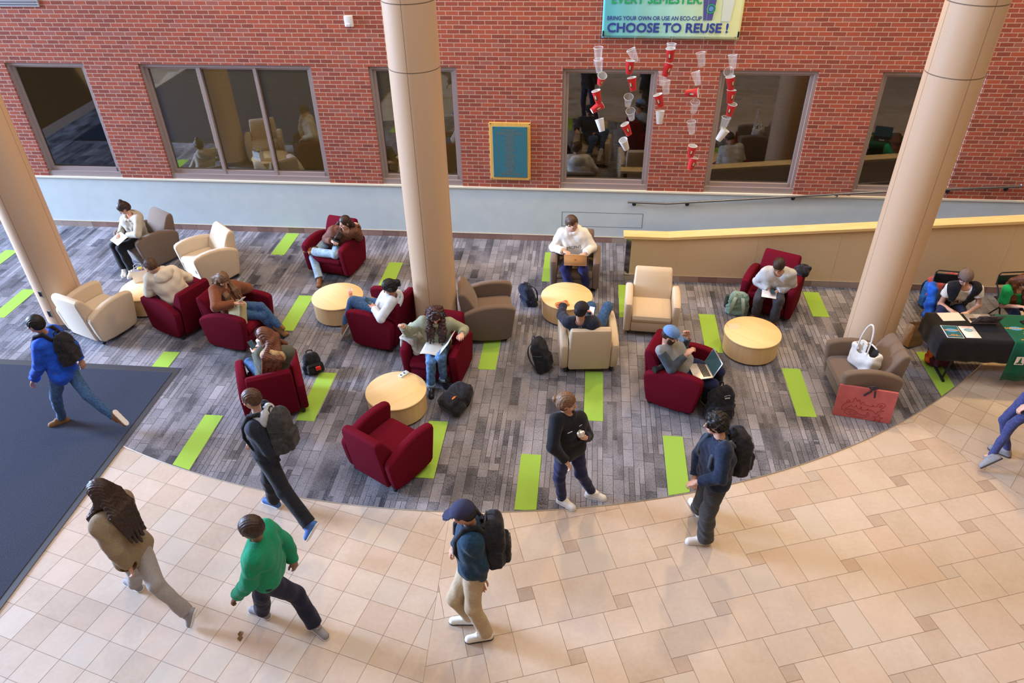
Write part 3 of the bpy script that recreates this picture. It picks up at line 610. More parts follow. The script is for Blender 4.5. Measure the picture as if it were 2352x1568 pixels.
def headframe(yaw, pitch, roll=0.0):
    y, p = math.radians(yaw), math.radians(pitch); f = np.array([math.cos(y) * math.cos(p), math.sin(y) * math.cos(p), -math.sin(p)]); r = nrm(np.cross(f, [0, 0, 1])); u_ = np.cross(r, f)
    if roll: a = math.radians(roll); r, u_ = r * math.cos(a) + u_ * math.sin(a), u_ * math.cos(a) - r * math.sin(a)
    return f, r, u_

PEOPLE = {}
def person(key, J, yaw, pitch, label, skin='light', roll=0.0, sex='f', top=None, trousers=None, shoes=None, hair=None, group=None, hands=None, hs=1.0, head=True):
    J = {k: np.array(v, float) for k, v in J.items()}
    P_, N, H = J['P'], J['N'], J['H']; org = np.array([P_[0], P_[1], 0.0]); root = empty('person', org, 0, label=label, cat='person')
    if group: root['group'] = group
    S = SKIN[skin]; f, r, u_ = headframe(yaw, pitch, roll)
    up = nrm(N - P_); lat = nrm(J['SR'] - J['SL']); lat = nrm(lat - up * np.dot(lat, up)); fw = np.cross(up, lat)
    if abs(np.dot(lat, lat)) < .5: lat = r
    tw = (J['KR'] + J['KL']) / 2 - P_; hl = nrm(np.cross(tw, up)) if np.linalg.norm(np.cross(tw, up)) > 0.15 else lat
    if np.dot(hl, lat) < 0: hl = -hl
    hl = nrm(hl + lat * 0.6); HR, HL = P_ + hl * 0.088, P_ - hl * 0.088; male = sex == 'm'; bw = 1.08 if male else 0.97
    allp = np.array(list(J.values())); lo, hi = allp.min(0) - 0.17, allp.max(0) + 0.17; lo[2] = max(lo[2], -0.01)
    # ---------------- body: one continuous skin surface
    g = SD(lo, hi, 0.0062)
    for s_, E_, W_ in (('SL', 'EL', 'WL'), ('SR', 'ER', 'WR')):
        g.cap(J[s_], J[E_], 0.043 * bw, 0.036 * bw, 0.03); g.cap(J[E_], J[W_], 0.036 * bw, 0.024 * bw, 0.02)
    g.cap(J['SL'] * .8 + N * .2, J['SR'] * .8 + N * .2, 0.055, None, 0.03); ch = N - up * 0.14
    g.cap(ch - lat * 0.07, ch + lat * 0.07, 0.085 * bw, None, 0.05); wm = N * 0.45 + P_ * 0.55; g.cap(wm - lat * 0.05, wm + lat * 0.05, 0.08 * bw, None, 0.06); g.cap(HL, HR, 0.088, None, 0.06)
    for Hp, K_, A_, T_ in ((HL, 'KL', 'AL', 'TL'), (HR, 'KR', 'AR', 'TR')):
        g.cap(Hp, J[K_], 0.066, 0.045, 0.04); g.cap(J[K_], J[A_], 0.045, 0.030, 0.03); g.cap(J[A_], J[A_] * 0.6 + J[T_] * 0.4, 0.024, 0.014, 0.02)
    # neck and head
    g.cap(N + up * 0.01, H - u_ * 0.055 - f * 0.022, 0.054 * (1.08 if male else .93), 0.050 * (1.08 if male else .93), 0.025)
    hs2 = hs * (1.03 if male else 0.98)
    def hp(x, y, z): return H + (r * x + f * y + u_ * z) * hs2
    M3 = [r, f, u_]
    g.ell(hp(0, -0.012, 0.024), M3, np.array((0.073, 0.090, 0.084)) * hs2, 0.02); g.ell(hp(0, 0.030, -0.040), M3, np.array((0.056, 0.057, 0.068)) * hs2, 0.025)
    g.ell(hp(0, 0.058, -0.090), M3, np.array((0.024, 0.022, 0.017)) * hs2, 0.02); g.cap(hp(0, 0.086, 0.012), hp(0, 0.106, -0.022), 0.0075, 0.0115, 0.010)
    g.ell(hp(0.0, 0.078, -0.056), M3, np.array((0.024, 0.013, 0.011)) * hs2, 0.008)
    for sx in (-1, 1):
        g.ell(hp(sx * 0.034, 0.092, 0.012), M3, np.array((0.016, 0.012, 0.011)) * hs2, 0.010, 's'); g.ell(hp(sx * 0.073, -0.004, -0.008), M3, np.array((0.009, 0.019, 0.031)) * hs2, 0.006)
        g.ell(hp(sx * 0.042, 0.062, -0.022), M3, np.array((0.020, 0.018, 0.017)) * hs2, 0.012)
    hands = hands or {}
    for sd, E_, W_ in (('L', 'EL', 'WL'), ('R', 'ER', 'WR')):
        d0 = nrm(J[W_] - J[E_]); h_ = hands.get(sd, {}); d = h_.get('d', d0); pn = h_.get('pn', (0, 0, -1)); inward = (J['WR'] + J['WL']) / 2 + fw * 0.05 - J[W_]
        side = h_.get('side'); dd = nrm(d); pp = nrm(np.array(pn) - dd * np.dot(pn, dd)); tt = np.cross(dd, pp)
        if side is None: side = (1 if sd == 'R' else -1) * 1.0; side = -side if False else (1 if np.dot(tt, lat) * (-1 if sd == 'R' else 1) > 0 else -1)
        hand(g, J[W_], dd, pp, side, h_.get('curl', 0.55))
    g.mesh('body', S, root, org)
    # eyes, brows, lips
    q = MB()
    for sx in (-1, 1):
        e = empty; M = frame(hp(sx * 0.031, 0.0755, 0.011) - org, r, u_, f)
        qe = MB(); qe.lathe([(0.001, 0.0105), (0.006, 0.0085), (0.010, 0.004), (0.0115, -0.002)], 12, M @ Matrix.Diagonal((0.98, 0.50, 0.96, 1))); qe.obj('eye', M_EYEW, root, True)
        qi = MB(); qi.lathe([(0.0005, 0.0122), (0.0045, 0.0112), (0.0062, 0.0085)], 10, M @ Matrix.Diagonal((0.9, 0.72, 0.98, 1))); qi.obj('iris', M_EYE, root, True)
        if hair: qb = MB(); qb.tube([hp(sx * 0.016, 0.086, 0.030) - org, hp(sx * 0.032, 0.083, 0.035) - org, hp(sx * 0.050, 0.070, 0.030) - org], [0.0028, 0.0038, 0.002], 6); qb.obj('eyebrow', hair['m'], root, True)
    ql = MB(); ql.tube([hp(-0.022, 0.080, -0.056) - org, hp(-0.008, 0.091, -0.053) - org, hp(0.008, 0.091, -0.053) - org, hp(0.022, 0.080, -0.056) - org], [0.002, 0.0052, 0.0052, 0.002], 6); ql.obj('lips', M_LIP, root, True)
    # ---------------- upper garment
    if top:
        t_ = top.get('t', 0.014); kk = 0.07; g = SD(lo, hi, 0.0085)
        g.cap(J['SL'] * .86 + N * .14 - up * .015, J['SR'] * .86 + N * .14 - up * .015, 0.058 + t_, None, 0.05)
        g.cap(ch - lat * (0.085 * bw), ch + lat * (0.085 * bw), (0.098 + t_) * bw, None, kk); wd = (0.068 if male else 0.055)
        g.cap(wm - lat * wd, wm + lat * wd, (0.094 + t_ * 1.3) * bw, None, 0.07); g.cap(ch - lat * wd - up * 0.02, wm - lat * wd, (0.092 + t_) * bw, None, 0.03); g.cap(ch + lat * wd - up * 0.02, wm + lat * wd, (0.092 + t_) * bw, None, 0.03); g.cap(ch - up * 0.02, wm, (0.096 + t_) * bw, None, 0.03); g.cap(J['SL'] * .62 + N * .38 - up * .04, wm - lat * wd, (0.070 + t_) * bw, None, 0.04); g.cap(J['SR'] * .62 + N * .38 - up * .04, wm + lat * wd, (0.070 + t_) * bw, None, 0.04); hb = P_ + up * top.get('hem', 0.05)
        g.cap(hb - hl * 0.075, hb + hl * 0.075, (0.098 + t_) * bw, None, kk)
        for q_ in (-1, 1): g.cap(wm + lat * wd * q_, hb + hl * 0.075 * q_, (0.094 + t_) * bw, (0.098 + t_) * bw, 0.03)
        g.cap(wm, hb, (0.098 + t_) * bw, None, 0.03)
        if not male: g.ell(ch + fw * 0.075 + lat * 0.05, [lat, fw, up], (0.055, 0.045 + t_ * .5, 0.055), 0.03); g.ell(ch + fw * 0.075 - lat * 0.05, [lat, fw, up], (0.055, 0.045 + t_ * .5, 0.055), 0.03)
        slv = top.get('sleeve', 1.0)
        for s_, E_, W_ in (('SL', 'EL', 'WL'), ('SR', 'ER', 'WR')):
            a, b, c = J[s_], J[E_], J[W_]
            if slv >= 1:
                g.cap(a, b, 0.052 + t_, 0.044 + t_, 0.024); e2 = b + (c - b) * 0.90; g.cap(b, e2, 0.044 + t_, 0.031 + t_ * 0.9, 0.011)
                if top.get('cuff', True): cc_ = b + (c - b) * 0.84; g.cap(cc_, e2, 0.034 + t_ * 0.9, None, 0.004)
                g.planecap(b + (c - b) * 0.93, c - b, 0.075)
            elif slv > 0: e2 = a + (b - a) * slv; g.cap(a, e2, 0.054 + t_, 0.056 + t_, 0.022); g.planecap(e2, b - a, 0.10)
        # neckline
        nk = N + up * 0.035
        if top.get('collar') == 'hood':
            hb_ = N - fw * 0.075 + up * 0.005; g.ell(hb_, [lat, fw, up], (0.125, 0.062, 0.085), 0.03); g.ell(N + up * 0.05 - fw * 0.05, [lat, fw, up], (0.075, 0.055, 0.055), 0.012, 's')
            for a in range(10): t1, t2 = a / 10 * 2 * PI, (a + 1) / 10 * 2 * PI; g.cap(N + up * (0.045 - 0.02 * math.sin(t1)) + lat * 0.082 * math.cos(t1) + fw * (0.072 * math.sin(t1)), N + up * (0.045 - 0.02 * math.sin(t2)) + lat * 0.082 * math.cos(t2) + fw * (0.072 * math.sin(t2)), 0.024, None, 0.02)
            g.cap(nk + up * 0.02, nk + up * 0.20, 0.058, 0.075, 0.01, 's')
        elif top.get('collar') == 'high':
            for a in range(12): t1, t2 = a / 12 * 2 * PI, (a + 1) / 12 * 2 * PI; g.cap(nk + lat * 0.066 * math.cos(t1) + fw * 0.062 * math.sin(t1), nk + lat * 0.066 * math.cos(t2) + fw * 0.062 * math.sin(t2), 0.020, None, 0.015)
            g.cap(nk + up * 0.01, nk + up * 0.2, 0.056, 0.07, 0.008, 's')
        else:
            g.cap(nk + up * 0.0 + fw * 0.01, nk + up * 0.16 + fw * 0.01, 0.060, 0.085, 0.008, 's')
            for a in range(12): t1, t2 = a / 12 * 2 * PI, (a + 1) / 12 * 2 * PI; g.cap(N + up * 0.012 + lat * 0.064 * math.cos(t1) + fw * (0.062 * math.sin(t1) + 0.006), N + up * 0.012 + lat * 0.064 * math.cos(t2) + fw * (0.062 * math.sin(t2) + 0.006), 0.010, None, 0.006)
        g.folds(top.get('fold', 0.0045) * 0.7, top.get('ff', 34.0), hash_(key))
        if top.get('quilt'):
            ax = [g.lo[i] + g.h * np.arange(g.n[i], dtype=np.float32) for i in range(3)]; sq = (ax[0][:, None, None] - P_[0]) * up[0] + (ax[1][None, :, None] - P_[1]) * up[1] + (ax[2][None, None, :] - P_[2]) * up[2]
            g.g = np.where(np.abs(g.g) < 0.05, g.g + 0.010 * (1 - np.abs(np.sin(PI * sq / 0.075)) ** 0.6), g.g)
        g.planecap(hb - up * top.get('cut', 0.11), -up, 0.22)
        to = g.mesh(top['name'], top['m'], root, org)
        if top.get('text'): decal(to, root, org, top['text'], ch - up * 0.045, lat, up, fw)
    # ---------------- trousers
    if trousers:
        t_ = trousers.get('t', 0.012); g = SD(lo, hi, 0.0085); g.cap(HL * .9 + P_ * .1 + up * 0.03, HR * .9 + P_ * .1 + up * 0.03, 0.092 + t_, None, 0.05)
        fl2 = trousers.get('flare', 0.0)
        for Hp, K_, A_ in ((HL, 'KL', 'AL'), (HR, 'KR', 'AR')):
            k_, a_ = J[K_], J[A_]; sh = nrm(a_ - k_); end = a_ + sh * trousers.get('len', 0.0)
            g.cap(Hp, k_, 0.080 + t_, 0.055 + t_, 0.03); g.cap(k_, end + sh * 0.03, 0.055 + t_, 0.040 + t_ + fl2, 0.02); g.planecap(end, sh, 0.11)
        g.folds(trousers.get('fold', 0.004), 30.0, hash_(key) + 2)
        g.mesh(trousers['name'], trousers['m'], root, org)
        if trousers.get('turnup'):
            for K_, A_ in (('KL', 'AL'), ('KR', 'AR')):
                sh = nrm(J[A_] - J[K_]); e = J[A_] + sh * trousers.get('len', 0.0); q = MB(); q.tube([e - sh * 0.045 - org, e - sh * 0.04 - org, e - org, e + sh * 0.002 - org], [0.045 + t_ + fl2, 0.050 + t_ + fl2, 0.050 + t_ + fl2, 0.040 + t_], 20); q.obj('turned_up_hem', trousers['turnup'], root, True)
    if shoes:
        for A_, T_ in (('AL', 'TL'), ('AR', 'TR')):
            a, tt = J[A_], J[T_]; d = nrm(tt - a + np.array([0, 0, 0.055])) if a[2] < 0.13 else nrm(tt - a)
            if a[2] < 0.13: d = nrm(np.array([tt[0] - a[0], tt[1] - a[1], 0.0])); nn = np.array([0, 0, 1.0])
            else: v = J['K' + A_[1]] - a; nn = nrm(v - d * np.dot(v, d)); d = nrm(d - 0.35 * nn); nn = nrm(v - d * np.dot(v, d))
            ankz = 0.062 if a[2] >= 0.13 else a[2] - 0.027; heel = a - nn * ankz - d * 0.035; toe = heel + d * (0.205 if male else 0.185); sd_ = np.cross(d, nn)
            lo2, hi2 = np.minimum(heel, toe) - 0.13, np.maximum(heel, toe) + 0.13; g = SD(lo2, hi2, 0.006)
            g.cap(heel, toe, 0.037, 0.037, 0.02); g.cap(heel + nn * 0.055 + d * 0.035, toe - d * 0.01 + nn * 0.008, 0.035, 0.031, 0.02); mid = heel + d * 0.10 + nn * 0.018; g.cap(heel + nn * 0.03 + d * 0.012, mid, 0.036, 0.030, 0.02)
            bh = shoes.get('boot', 0.0); g.cap(a, a * 0.6 + tt * 0.4, 0.037, 0.030, 0.02); g.cap(heel + nn * 0.03 + d * 0.03, heel + nn * (0.075 + bh) + d * 0.034, 0.037, 0.038 + bh * 0.05, 0.02); g.planecap(heel + nn * (0.078 + bh) + d * .03, nn, 0.09)
            g.plane(heel - nn * 0.014, -nn); sh_ = g.mesh('shoe', shoes['m'], root, org)
            g = SD(lo2, hi2, 0.006); g.cap(heel - nn * 0.01, toe - nn * 0.01, 0.041, 0.040, 0.01); g.plane(heel - nn * 0.012, nn); g.plane(heel - nn * 0.027, -nn); g.mesh('sole', shoes['sole'], sh_, org)
            if shoes.get('lace'):
                q = MB()
                for j in range(4): c = heel + d * (0.075 + 0.022 * j) + nn * (0.052 - 0.006 * j); q.tube([c - sd_ * 0.02 - org, c + nn * 0.006 - org, c + sd_ * 0.02 - org], 0.0028, 5)
                q.obj('laces', shoes['lace'], sh_)
    # ---------------- hair
    if hair:
        g = SD(H - (0.62 if hair['style'] == 'long' else 0.24), H + 0.30, 0.007); st = hair['style']; vol = hair.get('vol', 0.0); shell = 0.0105 + vol
        g.ell(hp(0, -0.016, 0.028), M3, np.array((0.073 + shell, 0.090 + shell, 0.084 + shell)) * hs2, 0.0)
        if st != 'short': g.ell(hp(0, -0.035, -0.02), M3, np.array((0.074 + shell, 0.070 + shell, 0.085)) * hs2, 0.02)
        else: g.ell(hp(0, -0.045, -0.015), M3, np.array((0.062 + shell, 0.052 + shell, 0.060)) * hs2, 0.02)
        g.ell(hp(0, 0.098, -0.030), M3, np.array((0.064, 0.072, 0.092)) * hs2, 0.008, 's')
        if st == 'short' or st == 'bun' or st == 'pony':
            for sx in (-1, 1): g.ell(hp(sx * 0.085, 0.03, -0.030), M3, np.array((0.03, 0.040, 0.042)) * hs2, 0.004, 's')
        if st == 'bun': b = hair.get('bun', (0, -0.09, 0.085)); g.ell(hp(*b), M3, (0.036, 0.036, 0.034), 0.012)
        if st == 'pony': g.cap(hp(0, -0.10, 0.03), hp(0, -0.135, -0.02), 0.034, 0.042, 0.01); g.cap(hp(0, -0.135, -0.02), hp(0, -0.13, -0.07), 0.042, 0.020, 0.02)
        if st == 'long':
            L = hair.get('len', 0.30); side = hair.get('over', 0.0); bk = hair.get('bk', -0.075)
            tk = (top or {}).get('t', 0.014) - 0.012 + hair.get('tka', 0.0)
            for sx in (-1, 1):   # locks falling in front of the shoulders
                if hair.get('sides', 3) & (1 if sx < 0 else 2):
                    for j, oy in enumerate((-0.030, 0.0, 0.028)):
                        a = hp(sx * 0.068, -0.01 - 0.3 * abs(oy), 0.01); b = hp(sx * (0.080 + 0.2 * oy), -0.015 + oy, -0.09); c = N + lat * (sx * (0.080 + oy) + side) + fw * (0.108 + tk) - up * 0.02; d_ = N + lat * (sx * (0.080 + 1.3 * oy) + side) + fw * (0.160 + tk) - up * (L * (0.62 - 2 * abs(oy)))
                        g.cap(a, b, 0.020 + vol, 0.023 + vol, 0.02); g.cap(b, c, 0.023 + vol, 0.023 + vol, 0.02); g.cap(c, d_, 0.023 + vol, 0.008, 0.012)
            for ox in (-0.078, -0.04, 0.0, 0.04, 0.078):   # back of the hair
                a = hp(ox * 0.7, -0.065, 0.01); b = hp(ox, -0.090, -0.085); c = N + lat * (ox * 1.25) - fw * (0.112 + tk) + up * 0.0; d_ = N + lat * (ox * 1.15) - fw * (0.155 + tk) - up * (L * 0.85 - abs(ox))
                g.cap(a, b, 0.028 + vol, 0.030 + vol, 0.03); g.cap(b, c, 0.030 + vol, 0.030 + vol, 0.03); g.cap(c, d_, 0.030 + vol, 0.012, 0.02)
        amp = hair.get('wave', 0.0025); ax = [g.lo[i] + g.h * np.arange(g.n[i], dtype=np.float32) for i in range(3)]
        X = ax[0][:, None, None] - H[0]; Y = ax[1][None, :, None] - H[1]; Z = ax[2][None, None, :] - H[2]; A = (X * r[0] + Y * r[1] + Z * r[2]); B = (X * f[0] + Y * f[1] + Z * f[2])
        cy = min(1.0, max(0.0, (amp - 0.003) / 0.003))
        w1 = np.sin(300 * A + 9 * np.sin(7 * Z + 5 * B) + 50 * B) + 0.35 * np.sin(143 * A - 31 * Z + 4 * np.sin(13 * B))
        w2 = np.sin(95 * A + 40 * Z + 3 * np.sin(41 * B + 23 * Z)) + np.sin(83 * B - 61 * Z + 2.5 * np.sin(37 * A + 1.7)) + 0.8 * np.sin(71 * A + 77 * B + 66 * Z + 3 * np.sin(29 * Z - 31 * A)) + 0.6 * np.sin(151 * A - 117 * B + 139 * Z)
        wv = w1 * (1 - cy) + 0.75 * w2 * cy; g.g = np.where(np.abs(g.g) < 0.03, g.g + amp * wv, g.g)
        if hair.get('cut'): g.plane(hp(0, 0, hair['cut']), u_)
        g.mesh('hair', hair['m'], root, org)
    info = dict(root=root, org=org, f=f, r=r, u=u_, hp=hp, J=J, up=up, lat=lat, fw=fw, hs=hs2, ch=ch, P=P_, N=N, M3=M3, lo=lo, hi=hi); PEOPLE[key] = info; return info
def hash_(k): return (sum(ord(c) * (i + 3) for i, c in enumerate(k)) % 97) / 10.0
def decal(target, root, org, items, c, lat, up, fw):
    me = target.data; vs = [v.co for v in me.vertices]; bv = BVHTree.FromPolygons([v[:] for v in vs], [p.vertices[:] for p in me.polygons])
    for (nm, txt, size, dx, dy, m, kw) in items:
        o0 = c - lat * dx + up * dy + fw * 0.35 - org
        tm = text_mesh(txt, size, 0.0, kw.get('offset', 0.002)); tm.transform(frame(o0, -lat, up, fw))
        for v in tm.vertices:
            h = bv.ray_cast(v.co, Vector(-fw))
            if h[0] is not None: v.co = h[0] + Vector(fw) * 0.003
        tm.materials.clear(); tm.materials.append(m); new_obj(nm, tm, root)
def cap_hat(I, m, yawoff=0.0, brim=True, name='cap', tilt=0.0, h=0.0):
    hp, M3, org = I['hp'], I['M3'], I['org']; g = SD(I['J']['H'] - 0.2, I['J']['H'] + 0.22, 0.006)
    g.ell(hp(0, -0.010, 0.036 + h), M3, np.array((0.094, 0.111, 0.094 + h)) * I['hs'], 0); g.plane(hp(0, 0, 0.032), -I['u'] + I['f'] * tilt)
    if brim: g.ell(hp(0, 0.118, 0.036), [I['r'], nrm(I['f'] - I['u'] * 0.25), nrm(I['u'] + I['f'] * 0.25)], (0.070, 0.068, 0.0055), 0.008)
    o = g.mesh(name, m, I['root'], org); q = MB(); M = frame(hp(0, -0.01, 0.122 + 2 * h) - org, I['r'], I['f'], I['u']); q.lathe([(0.008, 0), (0.008, 0.005), (0.003, 0.008)], 10, M); q.obj('cap_button', m, o); return o
def headphones(I, m, neck=False, name='headphones'):
    hp, org = I['hp'], I['org']; q = MB(); pts = []
    if neck: c = I['N'] + I['up'] * 0.055 + I['fw'] * 0.03; A, B = I['lat'], I['fw']; pts = [c + A * 0.085 * math.cos(t) - B * 0.075 * math.sin(t) - org for t in np.linspace(-0.35, PI + 0.35, 16)]
    else: pts = [hp(0.090 * math.cos(t), -0.005, 0.0 + 0.125 * math.sin(t)) - org for t in np.linspace(0, PI, 18)]
    q.tube(pts, 0.0085, 8); o = autosmooth(q.obj(name, m, I['root']))
    for e, s_ in ((pts[0], 1), (pts[-1], -1)):
        q = MB(); ax = (I['r'] if not neck else I['fw']); y = I['f'] if not neck else I['lat']; z = np.cross(ax, y); ec = Vector(e) - Vector(I['u']) * (0.008 if not neck else 0.0)
        q.lathe([(0.030, -0.014), (0.038, -0.006), (0.038, 0.006), (0.030, 0.014)], 20, frame(ec, y, z, ax)); autosmooth(q.obj('ear_cup', m, o))
    return o
